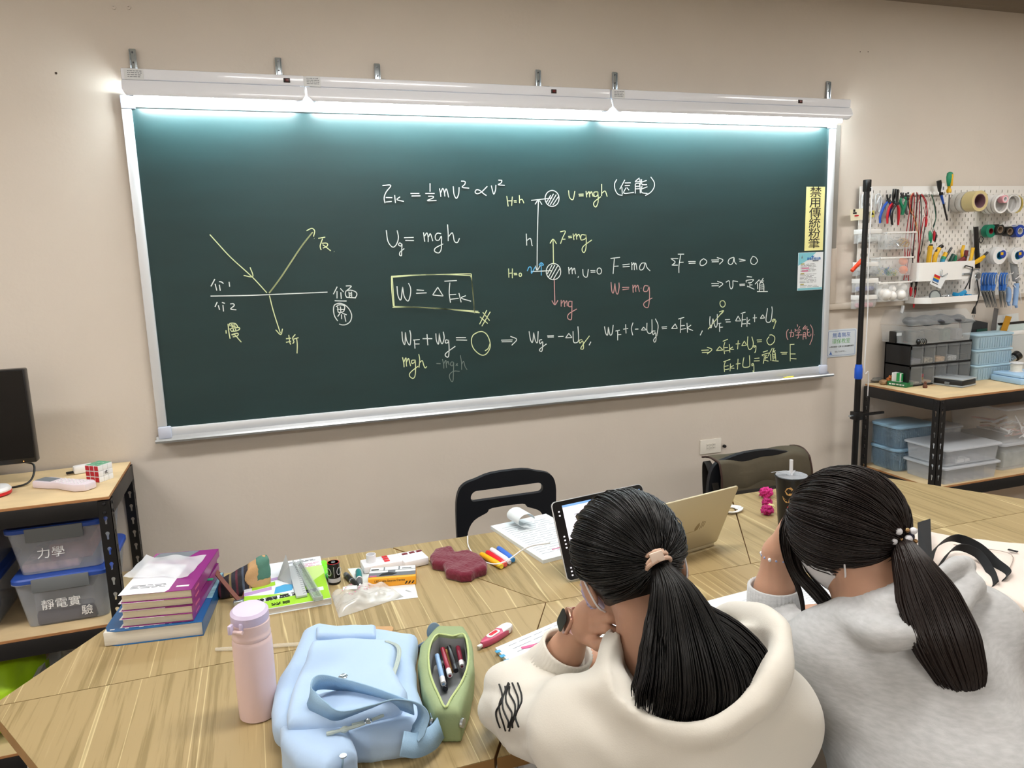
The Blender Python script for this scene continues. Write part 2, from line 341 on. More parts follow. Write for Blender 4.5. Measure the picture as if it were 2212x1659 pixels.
wr('refraction_character Y', 600, 600, k, '148,1093 240,1083;148,1158 238,1138;198,1025 215,1150 232,1195;315,1015 270,1070 275,1110 290,1150 265,1180;285,1100 372,1073;338,1085 350,1200 345,1355')
d = .18083
wr('kinetic_energy_formula W', 800, 380, d, '145,115 245,113 190,190 165,260 175,325;185,258 262,260;185,312 255,305;290,230 300,325;355,250 318,283 400,305;480,210 585,210;493,240 598,238;713,88 713,188;657,210 767,210;690,243 750,245 745,265 680,295 790,293;825,150 838,205 842,250;842,200 865,150 885,200 890,245;888,200 905,155 920,190 935,257;990,125 1000,220 1028,268 1055,215 1060,135;1085,62 1130,68 1128,100 1098,135 1180,147;1397,125 1330,190 1280,213 1252,195 1270,165 1310,175 1350,210 1387,235;1445,115 1460,180 1475,218 1495,170 1500,108;1530,50 1570,55 1560,85 1528,105 1605,113')
wr('potential_energy_formula W', 800, 380, d, '190,648 210,780 265,850 310,820 335,740 320,650;380,820 350,800 338,825 365,838 378,815 375,880 372,950 350,945 355,910 405,868;403,738 518,735;418,770 520,772;635,675 650,785;648,720 675,680 690,735 690,790;695,730 715,690 735,740 745,778;845,690 800,685 775,720 785,765 820,765 848,720 850,790 845,880 815,920 768,900 780,860 870,812;922,580 930,700 930,778;930,730 975,680 990,710 1005,780 1040,795 1065,745')
wr('formula_box Y', 800, 380, d, '250,1200 420,1188 800,1178 1100,1170 1205,1170;260,1210 600,1184 900,1178 1195,1190;252,1200 255,1350 275,1560;262,1215 285,1555;265,1570 500,1568 900,1590 1290,1618;280,1560 700,1575 1000,1600 1305,1635;1205,1170 1225,1400 1245,1640;1190,1185 1210,1240 1235,1500 1240,1610')
wr('work_formula W', 800, 380, d, '318,1318 330,1430 365,1480 385,1325;385,1325 405,1440 450,1495 478,1420 480,1340 455,1280;553,1362 640,1368;547,1402 672,1397;805,1330 745,1422;745,1422 870,1435;870,1435 805,1330;885,1258 1033,1250;950,1275 942,1400 957,1515;945,1420 1025,1415;945,1475 1055,1462;1058,1400 1085,1510;1140,1430 1087,1460 1203,1497')
e_ = .15674
wr('formula_box Y', 840, 580, e_, '1350,575 1250,768;1397,597 1282,795;1295,605 1388,717;1255,665 1362,758')
wr('work_sum W', 840, 580, e_, '180,870 190,990 220,1045 228,880;228,880 245,990 290,1055 302,930 288,852;335,987 425,980;352,990 360,1103;362,1040 422,1040;465,967 598,967;525,905 537,1058;647,895 655,990 685,1040 695,890;695,890 710,990 735,1038 762,960 750,872;820,990 785,985 780,1025 815,1020 822,985 830,1100 822,1210 790,1215 785,1170 915,1072;925,953 1062,952;928,985 1078,988;1548,988 1705,985;1555,1010 1700,1008;1675,935 1762,978 1693,1058')
wr('work_sum Y', 840, 580, e_, '1230,875 1290,870 1350,910 1390,1000 1395,1090 1350,1170 1290,1195 1220,1160 1160,1090 1137,1000 1160,920 1230,875;1395,1030 1370,1100 1325,1135;188,1225 205,1300 210,1360;207,1290 235,1230 240,1300 245,1350;243,1290 270,1240 285,1290 300,1345;350,1262 315,1268 320,1310 355,1290 362,1260 368,1380 360,1480 330,1515 285,1480 300,1430 405,1345;412,1180 425,1260 415,1365;422,1300 460,1270 480,1330 500,1370 522,1350')
wr('work_sum G', 840, 580, e_, '655,1310 712,1312;738,1250 755,1320 757,1378;757,1310 785,1265 790,1320 795,1370;793,1315 815,1280 830,1330;890,1290 860,1290 850,1330 880,1340 893,1295 890,1420 885,1540 865,1558 835,1500 845,1450 900,1415 975,1418;925,1312 950,1340;948,1308 922,1342;985,1195 1000,1290 1003,1395;1003,1320 1030,1280 1050,1350 1078,1395')
q = .3014
def circ(cx, cy, rx, ry, n=16): return ' '.join('%g,%g' % (cx + rx*math.cos(2*PI*i/n), cy + ry*math.sin(2*PI*i/n)) for i in range(n + 1))
wr('height_sketch Y', 1060, 360, q, '115,210 125,285;155,215 150,280;125,245 150,245;165,245 185,243;168,255 187,254;205,205 207,262;207,240 225,235 238,262;128,730 130,795;155,730 155,800;130,765 155,762;165,765 188,765;167,775 190,774;' + circ(212, 775, 9, 12) + ';450,700 447,520;425,550 447,520 472,553;498,467 535,463 515,510 500,553;510,520 535,520;555,500 580,498;557,510 582,508;590,480 597,525;598,500 612,482 617,522;618,500 632,485 645,520;680,490 650,490 648,525 680,515 685,490 683,580 670,615 655,600 665,570 725,525;558,170 565,220 590,235 603,175;630,198 665,197;632,210 665,209;683,175 688,220;688,200 705,180 710,220;712,195 722,180 735,215;765,180 740,185 745,215 765,205 768,180 770,250 755,288 738,275 745,250 790,215;795,125 795,210;797,190 820,175 835,215')
wr('height_sketch W', 1060, 360, q, '290,242 440,225;' + circ(440, 228, 50, 57) + ';400,255 430,205;410,270 450,195;425,275 470,200;445,275 485,215;342,240 335,480 332,742;318,270 342,240 368,272;320,710 332,742 355,710;255,480 258,565;258,530 285,515 295,560 300,568;' + circ(450, 752, 52, 58) + ';405,770 440,705;415,790 460,705;430,800 480,710;450,805 495,730;290,752 440,745;558,720 562,770;562,745 580,725 585,770;587,745 600,728 608,770;630,785 625,797;660,735 665,780 690,790 700,735;715,745 750,745;717,757 750,756;' + circ(778, 748, 16, 22))
wr('height_sketch B', 1060, 360, q, '262,748 275,720 290,725 292,765 315,725 325,718;362,780 362,690;345,705 362,688 378,705 345,705')
wr('height_sketch P', 1060, 360, q, '455,800 460,985;438,960 460,990 482,957;505,955 505,1003;508,980 525,960 530,1005;532,980 545,962 548,1000;578,965 560,968 558,1000 580,1000 582,965 580,1080 570,1097 552,1085 560,1055 617,1020')
wr('potential_energy_note W', 1290, 370, d, '235,97 208,150 215,220 250,275 302,288;330,103 270,215;295,190 300,275;330,140 400,138;330,172 390,170;355,195 380,225;345,195 320,262 438,252;505,80 455,125 520,120;510,95 515,160;455,150 455,265;455,150 505,150 515,262;458,180 505,178;458,210 508,208;530,95 535,155 595,160;530,130 590,110;535,175 530,250 600,265;535,210 600,185;640,68 680,130 680,190 640,250 575,290')
wr('newton_formula W', 1290, 370, d, '160,1042 272,1028;205,1045 190,1225;200,1135 255,1132;302,1118 388,1108;305,1142 388,1138;412,1085 415,1178;418,1120 440,1095 445,1180;447,1120 462,1100 475,1175;575,1095 530,1100 505,1150 520,1180 555,1160 575,1095 595,1150 633,1190')
wr('weight_formula P', 1290, 370, d, '165,1325 175,1430 195,1450 212,1340;212,1340 225,1440 245,1465 262,1390 260,1330;300,1388 382,1386;303,1415 380,1405;425,1355 430,1450;432,1395 455,1360 462,1440;464,1390 485,1360 505,1440;522,1395;610,1370 565,1370 555,1430 600,1430 620,1380 625,1500 610,1620 570,1620 555,1590 575,1560 658,1513')
wr('gravity_work_formula W', 1060, 360, q, '275,1180 285,1240 300,1258 308,1190;308,1190 320,1245 335,1260 340,1180;368,1240 350,1245 355,1270 372,1255 370,1310 362,1325 350,1310 400,1270;405,1213 452,1211;408,1222 452,1221;483,1218 522,1216;560,1195 537,1227;537,1227 582,1225;582,1225 560,1195;590,1180 592,1240 600,1262 625,1255 630,1220 625,1145;718,1255 705,1280;815,1145 825,1195 838,1205 843,1150;843,1150 855,1205 870,1195 878,1135;895,1178 925,1172;910,1178 910,1245;910,1205 935,1203;950,1165 985,1160;967,1130 970,1195;1020,1118 1008,1160 1018,1208;1035,1165 1058,1164;1095,1150 1080,1172;1080,1172 1115,1170;1115,1170 1095,1150;1120,1120 1120,1175 1135,1195 1155,1180 1155,1095;1180,1178 1160,1180 1165,1205 1180,1190 1185,1240 1175,1258 1168,1240 1195,1205;1180,1090 1200,1140 1190,1215;1225,1150 1262,1148;1228,1162 1262,1160')
wr('gravity_work_formula Y', 1060, 360, q, '655,1240 635,1245 640,1265 660,1250 665,1300 655,1308 648,1295 708,1212')
wr('gravity_work_formula W', 1430, 540, k, '237,1325 172,1408;172,1408 275,1405;275,1405 237,1325;292,1238 397,1208;335,1245 330,1485;335,1360 407,1352;325,1425 430,1408;448,1308 457,1480;520,1345 462,1400 555,1445;725,1445 685,1528')
wr('force_balance W', 1430, 540, k, '290,155 158,155;158,155 235,215 178,272;178,272 285,272;285,75 395,75;335,90 305,280 303,410;315,222 385,220;472,208 602,206;480,240 600,236;745,155 690,200 685,265 730,278 785,245 800,195 745,155;885,180 1020,178;893,213 1015,210;985,135 1092,180 1028,257;1285,130 1210,160 1185,225 1225,262 1270,230 1290,135 1300,210 1335,257;1378,160 1495,185;1390,203 1495,190;1625,115 1590,180 1600,240 1660,258 1710,200 1680,135 1625,112;885,600 1020,600;890,643 1015,640;990,560 1090,605 1018,670;1145,578 1190,553 1210,570 1215,650 1240,700 1270,650 1270,560 1285,555 1360,567;1390,615 1485,612;1392,640 1485,637;1520,478 1612,485;1505,545 1510,580;1512,545 1620,530 1640,540 1615,565;1540,590 1610,580;1575,590 1575,670;1578,625 1620,625;1535,640 1530,665;1535,650 1655,705;1745,530 1668,612;1710,590 1712,700;1815,505 1790,545;1745,555 1825,555;1775,560 1765,600;1745,735 1750,600 1800,580 1825,640 1825,735;1755,630 1820,625;1755,665 1822,660;1757,700 1822,697;1703,745 1895,745')
wr('energy_conservation W', 1430, 540, k, '862,1190 855,1300 870,1390 890,1370 912,1230;912,1230 940,1340 965,1385 990,1330 990,1150;1010,1320 1060,1310;1030,1320 1033,1465;1035,1385 1090,1382;1130,1250 1218,1245;1145,1290 1230,1288;1365,1185 1318,1272;1318,1272 1412,1272;1412,1272 1365,1185;1412,1140 1495,1115;1445,1150 1425,1380;1430,1255 1500,1245;1435,1325 1505,1320;1525,1205 1522,1375;1572,1245 1528,1300 1580,1325;1628,1218 1700,1215;1660,1155 1660,1290;1805,1160 1762,1225;1762,1225 1840,1218;1840,1218 1805,1160;1890,1045 1865,1270 1945,1278 1975,1100 1968,1015')
wr('energy_conservation Y', 1430, 540, k, '1075,905 1040,945 1050,1000 1085,1025 1125,1000 1130,945 1095,908 1040,925;825,1420 950,1270 1100,1090;1025,1110 1105,1088 1062,1150;2010,1235 1975,1260 1990,1285 2025,1240 2025,1330 1995,1415;2050,1265 2000,1390')
h_ = .12658
wr('energy_conservation Y', 1500, 650, h_, '120,843 245,838;130,882 240,878;215,790 300,830 218,905;430,780 375,848;375,848 488,838;488,838 430,780;485,690 570,655;520,705 500,790 515,905;510,800 570,795;520,855 590,845;597,740 605,880;655,785 607,820 672,828;707,735 780,730;748,675 737,825;852,685 808,765;808,765 890,755;890,755 852,685;912,608 905,740 935,828 985,800 1005,720 980,612;1050,765 1015,765 1020,795 1050,770 1045,850 1028,888;1065,668 1150,665;1072,700 1150,695;1275,610 1237,670 1255,730 1300,750 1360,700 1370,620 1320,580 1280,585;495,1040 612,998;530,1025 508,1110 515,1213;515,1118 580,1105;520,1175 590,1162;615,1070 608,1198;668,1100 612,1140 680,1150;708,1078 785,1068;745,990 735,1168;845,965 830,1050 835,1128 935,1122 945,1050 938,930;1010,1070 980,1075 985,1110 1010,1085 1015,1150 1012,1215 995,1190;1025,982 1108,975;1015,1025 1112,1022;1170,875 1250,850;1155,915 1160,940;1160,920 1260,890 1270,900;1180,940 1235,935;1212,940 1215,1000;1195,960 1175,1070;1190,1010 1262,1028;1215,970 1250,965;1330,805 1255,945;1300,905 1305,1020;1360,805 1345,850;1330,860 1385,850;1345,1020 1335,890 1375,880 1390,1010;1345,915 1380,910;1347,945 1383,940;1348,975 1385,970;1325,1020 1435,1028;1470,880 1585,878;1490,908 1575,905;1628,745 1705,740;1635,745 1635,1030;1640,905 1725,905;1645,985 1740,990')
wr('mechanical_energy_note P', 1500, 650, h_, '1605,485 1575,530 1578,620 1598,665;1620,545 1685,540 1690,600 1665,610;1655,490 1640,620;1755,400 1762,440;1715,480 1730,500;1800,435 1775,475;1720,530 1725,505 1800,495 1815,510;1745,535 1800,530 1770,560 1775,620 1750,640;1725,585 1835,578;1895,420 1850,480 1900,470;1893,440 1895,490;1920,430 1920,480 1950,490;1855,560 1855,660;1860,545 1895,545 1905,650;1862,580 1900,578;1862,610 1900,608;1925,500 1935,590 1980,595 1990,560;1930,545 1970,530;1980,405 2020,500 2010,640 1968,748;2045,578')
for nm, c in (('W', '#dfe8e6'), ('Y', '#dbe6b4'), ('P', '#c79a98'), ('G', '#77857f'), ('B', '#5fb4e6')): mat('chalk_' + nm, c, .9)
for key, sts in CH.items():
    nm, c = key.split(); m = MB()
    for st in sts:
        p = spline(st, 5); m.strip(p, Vector((0, -1, 0)).cross(Vector((1, 0, 0))) if 0 else [Vector((-(p[min(i+1, len(p)-1)] - p[max(i-1, 0)]).z, 0, (p[min(i+1, len(p)-1)] - p[max(i-1, 0)]).x)) for i in range(len(p))], .0036 if c != 'G' else .003, .0008)
    m.build(nm, 'chalk_' + c, B, 0, 'stuff')
# ================================================================ lamps over the chalkboard
mat('lamp_shell', '#e4e7ee', .22, coat=.4); mat('tube_glow', (.86, .97, 1.0), .5, emit=TUBE_POWER); mat('switch_red', '#5a1512', .3); mat('switch_black', '#15110f', .4)
mat('label_paper', '#d5d8da', .6); mat('print_grey', '#7d8288', .7); mat('chrome', '#c6d2dc', .18, metal=.9); mat('screw', '#55585c', .4, metal=.8)
for i, (xa, xb, lx, sx, lab) in enumerate(((.022, .603, .06, .545, 'short white chalkboard lamp with curved shade, leftmost of the three'), (.610, 1.795, .63, 1.55, 'long white chalkboard lamp with curved shade, between the other two'), (1.802, 2.998, 1.83, 2.72, 'long white chalkboard lamp over the right end of the board'))):
    L = thing('chalkboard_lamp', lab, 'lamp', ((xa+xb)/2, -.08, 2.17), group='lamps above the chalkboard')
    zt, zb = 2.262, 2.170
    MB().rbox((xa, -.120, zt - .036), (xb, -.022, zt), .004).build('housing', 'lamp_shell', L)
    MB().rbox((xa + .01, -.118, 2.205), (xb - .01, -.106, zt - .036), .003).build('seam_strip', 'lamp_shell', L)
    # curved shade with rounded lower corners
    def shade(u, v, xa=xa, xb=xb):
        x = xa + u * (xb - xa); t = v * 1.25; z = zt - .038 - .062 * math.sin(t) / math.sin(1.25); y = -.122 - .014 * math.sin(v * PI) ; r = .018
        e = min(x - xa, xb - x); lim = zb + .004
        if e < r: lim = zb + .004 + r - math.sqrt(max(0, r*r - (r-e)**2))
        return (x, y, max(z, lim))
    us = 60; m = MB(); m.grid(shade, us, 10); m.add([(v[0], v[1] + .003, v[2]) for v in m.v[:]], [f[::-1] for f in m.f[:]])
    m.build('shade', 'lamp_shell', L, 60)
    MB().cyl((xa + .03, -.095, 2.171), (xb - .03, -.095, 2.171), .008, n=12).build('tube', 'tube_glow', L)
    for x in (xa + .022, xb - .022): MB().rbox((x - .006, -.105, 2.180), (x + .006, -.088, 2.228), .003).build('tube_holder', 'lamp_shell', L)
    s = MB().rbox((sx - .011, -.1225, 2.236), (sx + .011, -.119, 2.251), .001).build('switch', 'switch_black', L)
    MB().rbox((sx - .006, -.125, 2.239), (sx + .006, -.122, 2.248), .001).build('rocker', 'switch_red', s)
    lb = MB().box((lx - .028, -.1208, 2.226), (lx + .03, -.1198, 2.259)).build('rating_label', 'label_paper', L)
    m = MB(); random.seed(i + 3)
    for r in range(4):
        x = lx - .018
        while x < lx + .02: w = random.uniform(.003, .012); m.box((x, -.1212, 2.252 - r*.006), (min(x + w, lx + .025), -.1208, 2.2545 - r*.006)); x += w + .002
    m.build('label_print', 'print_grey', lb, 0)
for i, (px, py, pb) in enumerate(((285, 105, 148), (600, 124, 162), (814, 137, 172), (1162, 150, 186), (1328, 155, 190), (1790, 175, 207))):
    p = aw(px, py, -.006); w = .011
    hk = thing('lamp_bracket', '%s chromed wall bracket holding the chalkboard lamps' % ('first second third fourth fifth sixth'.split()[i] + ' from the left,'), 'bracket', (p.x, 0, p.z), group='brackets above the chalkboard lamps')
    m = MB(); m.rbox((p.x - w, -.007, 2.20), (p.x + w, -.001, p.z), .0025); m.rbox((p.x - w, -.012, 2.20), (p.x - w + .003, -.001, p.z - .004), .001); m.rbox((p.x + w - .003, -.012, 2.20), (p.x + w, -.001, p.z - .004), .001)
    m.rbox((p.x - w, -.10, 2.263), (p.x + w, -.001, 2.267), .001); m.build('strap', 'chrome', hk)
    for zz in (p.z - .012, p.z - .045): MB().cyl((p.x, -.009, zz), (p.x, -.006, zz), .003, n=8).build('screw', 'screw', hk)
# small marks on the wall
mat('hole', '#4a4038', .9); mat('anchor', '#d6cdc4', .7)
for i, (px, py) in enumerate(((121, 158), (1858, 112), (1875, 112))):
    p = aw(px, py); tag(MB().cyl((p.x, -.001, p.z), (p.x, -.0002, p.z), .004 if i == 0 else .0025, n=8).build('wall_hole', 'hole'), ['small dark drill hole in the wall left of the chalkboard', 'tiny wall hole above the chalkboard right end, left of its pair', 'tiny wall hole above the chalkboard right end, right of its pair'][i], 'hole')
for i, px in enumerate((246, 278)):
    p = aw(px, 16); a = tag(MB().lathe([(.007, 0), (.007, .003), (.003, .004), (.003, .001)], (p.x, -.0002, p.z), 10, (0, -1, 0)).build('wall_plug', 'anchor'), 'pale plastic wall plug near the ceiling, %s of the pair' % ('left' if i == 0 else 'right'), 'wall plug')
# ================================================================ big table made of six trapezoid tables
for i in range(3): wood('table_wood_%d' % i, '#b5a078', '#a48f66', '#8b7850', 'Y', i * 3.7)
mat('table_edge', '#9a7647', .5, var=.1, vscale=20); mat('table_leg_white', '#c9ccd0', .4); mat('seam_dark', '#5b4628', .8)
YB, YM, YT = -.775, -1.302, -1.829; s6 = .61; g = .0012
x1 = .403; x2 = 2.241
def trap(cx, ya, yb, la, lb): return [(cx - la/2, ya), (cx + la/2, ya), (cx + lb/2, yb), (cx - lb/2, yb)]
TB = [(x1, YB, YM, s6, 2*s6, 'left end, wall side'), (x1, YT, YM, s6, 2*s6, 'left end, room side'), ((x1+x2)/2, YB, YM, 2*s6, x2-x1-2*s6, 'middle, wall side'),
      ((x1+x2)/2, YT, YM, 2*s6, x2-x1-2*s6, 'middle, room side'), (x2, YB, YM, s6, 2*s6, 'right end, wall side'), (x2, YT, YM, s6, 2*s6, 'right end, room side')]
for i, (cx, ya, yb, la, lb, lab) in enumerate(TB):
    T = thing('trapezoid_table', 'wood-grain trapezoid table forming the %s of the joined table' % lab, 'table', (cx, (ya+yb)/2, 0), group='trapezoid tables pushed together')
    poly = trap(cx, ya, yb, la, lb); c = Vector((cx, (ya+yb)/2)); P = [Vector(p) for p in poly]
    def inset(P, d):
        a = sum(P[k].cross(P[(k+1) % 4]) for k in range(4)); Q = []
        for k in range(4):
            e1 = (P[k] - P[k-1]).normalized(); e2 = (P[(k+1) % 4] - P[k]).normalized(); sg = 1 if a > 0 else -1
            n1 = Vector((-e1.y, e1.x)) * sg; n2 = Vector((-e2.y, e2.x)) * sg; Q.append(P[k] + (n1 + n2) / (1 + n1.dot(n2)) * d)
        return Q
    Q = inset(P, g)
    MB().prism([(p.x, p.y) for p in Q], .7385, .74).build('tabletop', 'table_wood_%d' % (i % 3), T)
    Q0 = inset(P, g * .6); MB().prism([(p.x, p.y) for p in Q0], .712, .7384).build('edge_band', 'table_edge', T)
    R_ = inset(P, .05); m = MB()
    for k in range(4):
        a, b = R_[k], R_[(k+1) % 4]; m.strip([(a.x, a.y, .69), (b.x, b.y, .69)], (0, 0, 1), .042, .02)
    m.build('apron', 'table_leg_white', T)
    for p in R_: MB().cyl((p.x, p.y, 0), (p.x, p.y, .711), .019, n=14).build('leg', 'table_leg_white', T)
# ================================================================ steel racks
mat('rack_black', '#101012', .42, bump=.1, bscale=400); mat('plywood', '#d8c096', .6, var=.14, vscale=9, stretch=(.5, 1, 1), bump=.05); mat('ply_edge', '#a9794e', .7, var=.2, vscale=60, stretch=(1, 1, 8))
mat('slot_back', '#c9c2b8', .8); mat('rivet', '#26262a', .35, metal=.5)
def keyhole(cx, cz, w=.006):           # outline of one keyhole slot
    o = [(cx + w*math.cos(a), cz + .008 + w*math.sin(a)) for a in [(-.25 + 1.5*k/8) * PI + 0 for k in range(9)]]
    return o + [(cx - w*.5, cz + .0), (cx - w*.42, cz - .012), (cx + w*.42, cz - .012), (cx + w*.5, cz)]
def plate_with_slots(m, T, w, z0, z1, pitch=.05, first=.03, t=.002):
    """a flat steel strip w wide from z0 to z1 with real keyhole openings"""
    bm = bmesh.new(); E = []
    def loop(pts):
        vs = [bm.verts.new((p[0], 0, p[1])) for p in pts]; return [bm.edges.new((vs[i], vs[(i+1) % len(vs)])) for i in range(len(vs))]
    E += loop([(0, z0), (w, z0), (w, z1), (0, z1)]); z = z0 + first
    while z < z1 - .03: E += loop(keyhole(w * .52, z)); z += pitch
    bmesh.ops.triangle_fill(bm, edges=E, use_beauty=True, use_dissolve=False)
    r = bmesh.ops.extrude_face_region(bm, geom=bm.faces[:]); bmesh.ops.translate(bm, vec=(0, t, 0), verts=[e for e in r['geom'] if isinstance(e, bmesh.types.BMVert)])
    bmesh.ops.recalc_face_normals(bm, faces=bm.faces[:]); old = m.T; m.T = T; m.addbm(bm); m.T = old
def rack(name, lab, xa, xb, shelves, ztop):
    R_ = thing(name, lab, 'shelf rack', ((xa+xb)/2, -.23, 0)); ya, yb = -.460, -.012
    for (x, sx) in ((xa, 1), (xb, -1)):
        for (y, sy) in ((ya, 1), (yb, -1)):
            m = MB()
            plate_with_slots(m, Matrix.Translation((x, y, 0)) @ Matrix.Diagonal((sx, sy, 1, 1)), .038, 0, ztop - .012, first=.045)
            plate_with_slots(m, Matrix.Translation((x, y, 0)) @ Matrix.Diagonal((sx, sy, 1, 1)) @ Matrix.Rotation(PI/2, 4, 'Z') @ Matrix.Diagonal((1, -1, 1, 1)), .038, 0, ztop - .012, first=.045)
            m.build('post', 'rack_black', R_, 30)
    for z in shelves:
        t = .009
        MB().box((xa + .004, ya + .004, z - t), (xb - .004, yb - .002, z - .001)).build('shelf_board', 'ply_edge', R_)
        MB().box((xa + .005, ya + .005, z - .0012), (xb - .005, yb - .003, z)).build('shelf_top', 'plywood', R_)
        for lo, hi in (((xa + .036, ya - .001, z - .062), (xb - .036, ya + .006, z - t)), ((xa + .036, yb - .006, z - .062), (xb - .036, yb + .001, z - t)),
                       ((xa - .001, ya + .036, z - .062), (xa + .006, yb - .036, z - t)), ((xb - .006, ya + .036, z - .062), (xb + .001, yb - .036, z - t))):
            MB().rbox(lo, hi, .002).build('beam', 'rack_black', R_)
    m = MB()
    for z in shelves[:1]:
        for x, d in ((xa, 1), (xb, -1)):
            for dz in (.022, .05):
                m.sph((x + d*.02, ya - .001, z - dz), (.006, .003, .006), 8); m.sph((x - d*.001, ya + .02, z - dz), (.003, .006, .006), 8)
    m.build('rivets', 'rivet', R_, kind='stuff'); return R_
rack('steel_rack', 'black boltless rack with plywood shelves under the monitor, left side', -1.34, -.10, [.92, .505, .13], .92)
rack('steel_rack', 'black boltless rack with plywood shelves under the pegboard, right side', 3.255, 4.70, [.92, .50, .12], .92)
# ---------------------------------------------------------------- shared shapes
def plate(m, T, loops, t):                 # flat plate with holes, thickness t along local z
    bm = bmesh.new(); E = []
    for lp in loops:
        vs = [bm.verts.new((p[0], p[1], 0)) for p in lp]; E += [bm.edges.new((vs[i], vs[(i+1) % len(vs)])) for i in range(len(vs))]
    bmesh.ops.triangle_fill(bm, edges=E, use_beauty=True, use_dissolve=False)
    r = bmesh.ops.extrude_face_region(bm, geom=bm.faces[:]); bmesh.ops.translate(bm, vec=(0, 0, t), verts=[e for e in r['geom'] if isinstance(e, bmesh.types.BMVert)])
    bmesh.ops.recalc_face_normals(bm, faces=bm.faces[:]); old = m.T; m.T = old @ T; m.addbm(bm); m.T = old; return m
def tub(m, w, d, h, taper=.9, t=.0022, r=.015, rim=.006, c=(0, 0, 0)):   # open tapered box, origin at the middle of its base
    ob = rrect(w * taper, d * taper, r); ot = rrect(w, d, r); n = len(ob)
    ib = rrect(w * taper - 2*t, d * taper - 2*t, r * .8); it = rrect(w - 2*t, d - 2*t, r * .8); rt = rrect(w + 2*rim, d + 2*rim, r + rim)
    L = [(ob, 0), (ot, h), (rt, h), (rt, h + .003), (it, h + .003), (ib, t)]; vs = [(p[0] + c[0], p[1] + c[1], z + c[2]) for q_, z in L for p in q_]
    fs = [(i*n+k, i*n+(k+1) % n, (i+1)*n+(k+1) % n, (i+1)*n+k) for i in range(5) for k in range(n)] + [tuple(range(n))[::-1], tuple(range(5*n, 6*n))]
    return m.add(vs, fs)
def lid(m, w, d, z, h, r=.02, over=.006, c=(0, 0, 0)):
    o = rrect(w + 2*over, d + 2*over, r); o2 = rrect(w + 2*over - .008, d + 2*over - .008, r); n = len(o)
    L = [(o2, z - .001), (o, z), (o, z + h*.7), (o2, z + h)]; vs = [(p[0] + c[0], p[1] + c[1], q_ + c[2]) for pp, q_ in L for p in pp]
    return m.add(vs, [(i*n+k, i*n+(k+1) % n, (i+1)*n+(k+1) % n, (i+1)*n+k) for i in range(3) for k in range(n)] + [tuple(range(n))[::-1], tuple(range(3*n, 4*n))])
def printed(m, T, w, h, rows, seed, rh=.4, gap=.25, ex=.0003, runs=(.12, .4)):    # rows of unreadable small print
    rnd = random.Random(seed); old = m.T; m.T = old @ T
    for r in range(rows):
        y = h/2 - (r + .5) * h / rows; x = -w/2; end = w/2 - rnd.random() * w * .3
        while x < end:
            l = rnd.uniform(*runs) * w; m.box((x, y - h/rows*rh/2, 0), (min(x + l, w/2), y + h/rows*rh/2, ex)); x += l + gap * w * .2
    m.T = old; return m
WALLM = lambda x, y, z: frame((x, y, z), (1, 0, 0), (0, 0, 1))      # text and plates standing on the wall, facing the room
WALLM2 = lambda x, y, z: Matrix.Translation((x, y, z)) @ Matrix.Rotation(PI/2, 4, 'X')
# ================================================================ signs
mat('paper_yellow', '#efe9a0', .6); mat('ink', '#141414', .7); mat('paper_white', '#e6ebee', .55); mat('sign_blue', '#4a6fb4', .6); mat('sign_green', '#6fae72', .6); mat('teal_print', '#7cc0cd', .6)
mat('pink_print', '#c8628e', .6); mat('olive_print', '#a9a25a', .6); mat('grey_print', '#6f757c', .7); mat('deep_blue_print', '#2f6fb0', .6); mat('sign_plate', '#d3dde6', .4)
def wallT(x, z, y): return Matrix.Translation((x, y, z)) @ Matrix.Rotation(PI/2, 4, 'X')
Y = MB().box((2.849, -.0245, 1.594), (2.955, -.023, 1.888)).build('notice_strip', 'paper_yellow'); tag(Y, 'vertical pale yellow notice reading 禁用傳統粉筆 in black', 'sign')
m = MB()
for i, ch in enumerate('禁用傳統粉筆'): m.text(ch, .052, wallT(2.902, 1.860 - i*.0472, -.0248), bold=.0, sx=1.36)
m.build('lettering', 'ink', Y, 0)
Pm = MB().box((2.813, -.0262, 1.408), (2.957, -.0247, 1.586)).build('poster', 'paper_white'); tag(Pm, 'small teal and white printed poster below the yellow notice', 'poster')
m = MB(); m.prism([(-.071, .088), (.03, .088), (-.005, .06), (-.035, .045), (-.071, .028)], 0, .0004); m.box((-.071, -.088, 0), (.071, -.078, .0004)); m.T = wallT(2.885, 1.497, -.0263); v = m.v[:]; m.v = [m.T @ p for p in v]; m.build('teal_header', 'teal_print', Pm, 0)
m = MB(wallT(2.885, 1.497, -.0263)); printed(m, MT((-.012, .018, 0)), .09, .04, 6, 3, .3); printed(m, MT((-.012, -.032, 0)), .095, .045, 7, 5, .3); printed(m, MT((-.002, -.070, 0)), .11, .012, 2, 6, .3)
m.prism([(-.055, .062), (-.047, .062), (-.05, .078), (-.053, .068)], 0, .0006); m.box((.012, .046, 0), (.045, .052, .0005)); m.build('body_print', 'grey_print', Pm, 0, 'stuff')
m = MB(wallT(2.885, 1.497, -.0266)); m.box((-.05, .013, 0), (-.008, .018, .0006)); m.box((-.05, .000, 0), (-.014, .005, .0006)); m.build('pink_lines', 'pink_print', Pm, 0)
m = MB(wallT(2.885, 1.497, -.0266)); 
for yy in (.033, -.012, -.063): m.box((-.056, yy, 0), (-.036, yy + .005, .0006))
m.build('olive_headings', 'olive_print', Pm, 0)
m = MB(wallT(2.885, 1.497, -.0266)); m.prism([(.0, .068), (.012, .075), (.012, .072), (.022, .072), (.012, .066), (.012, .060), (.008, .064)], 0, .0006); m.text('粉筆使用公約', .013, MT((.018, .058, .0004)), bold=.0002); m.build('blue_print', 'deep_blue_print', Pm, 0)
Sg = thing('wall_sign', 'rounded pale blue wall sign reading 無毒無灰 環保教室', 'sign', (3.109, 0, 1.137))
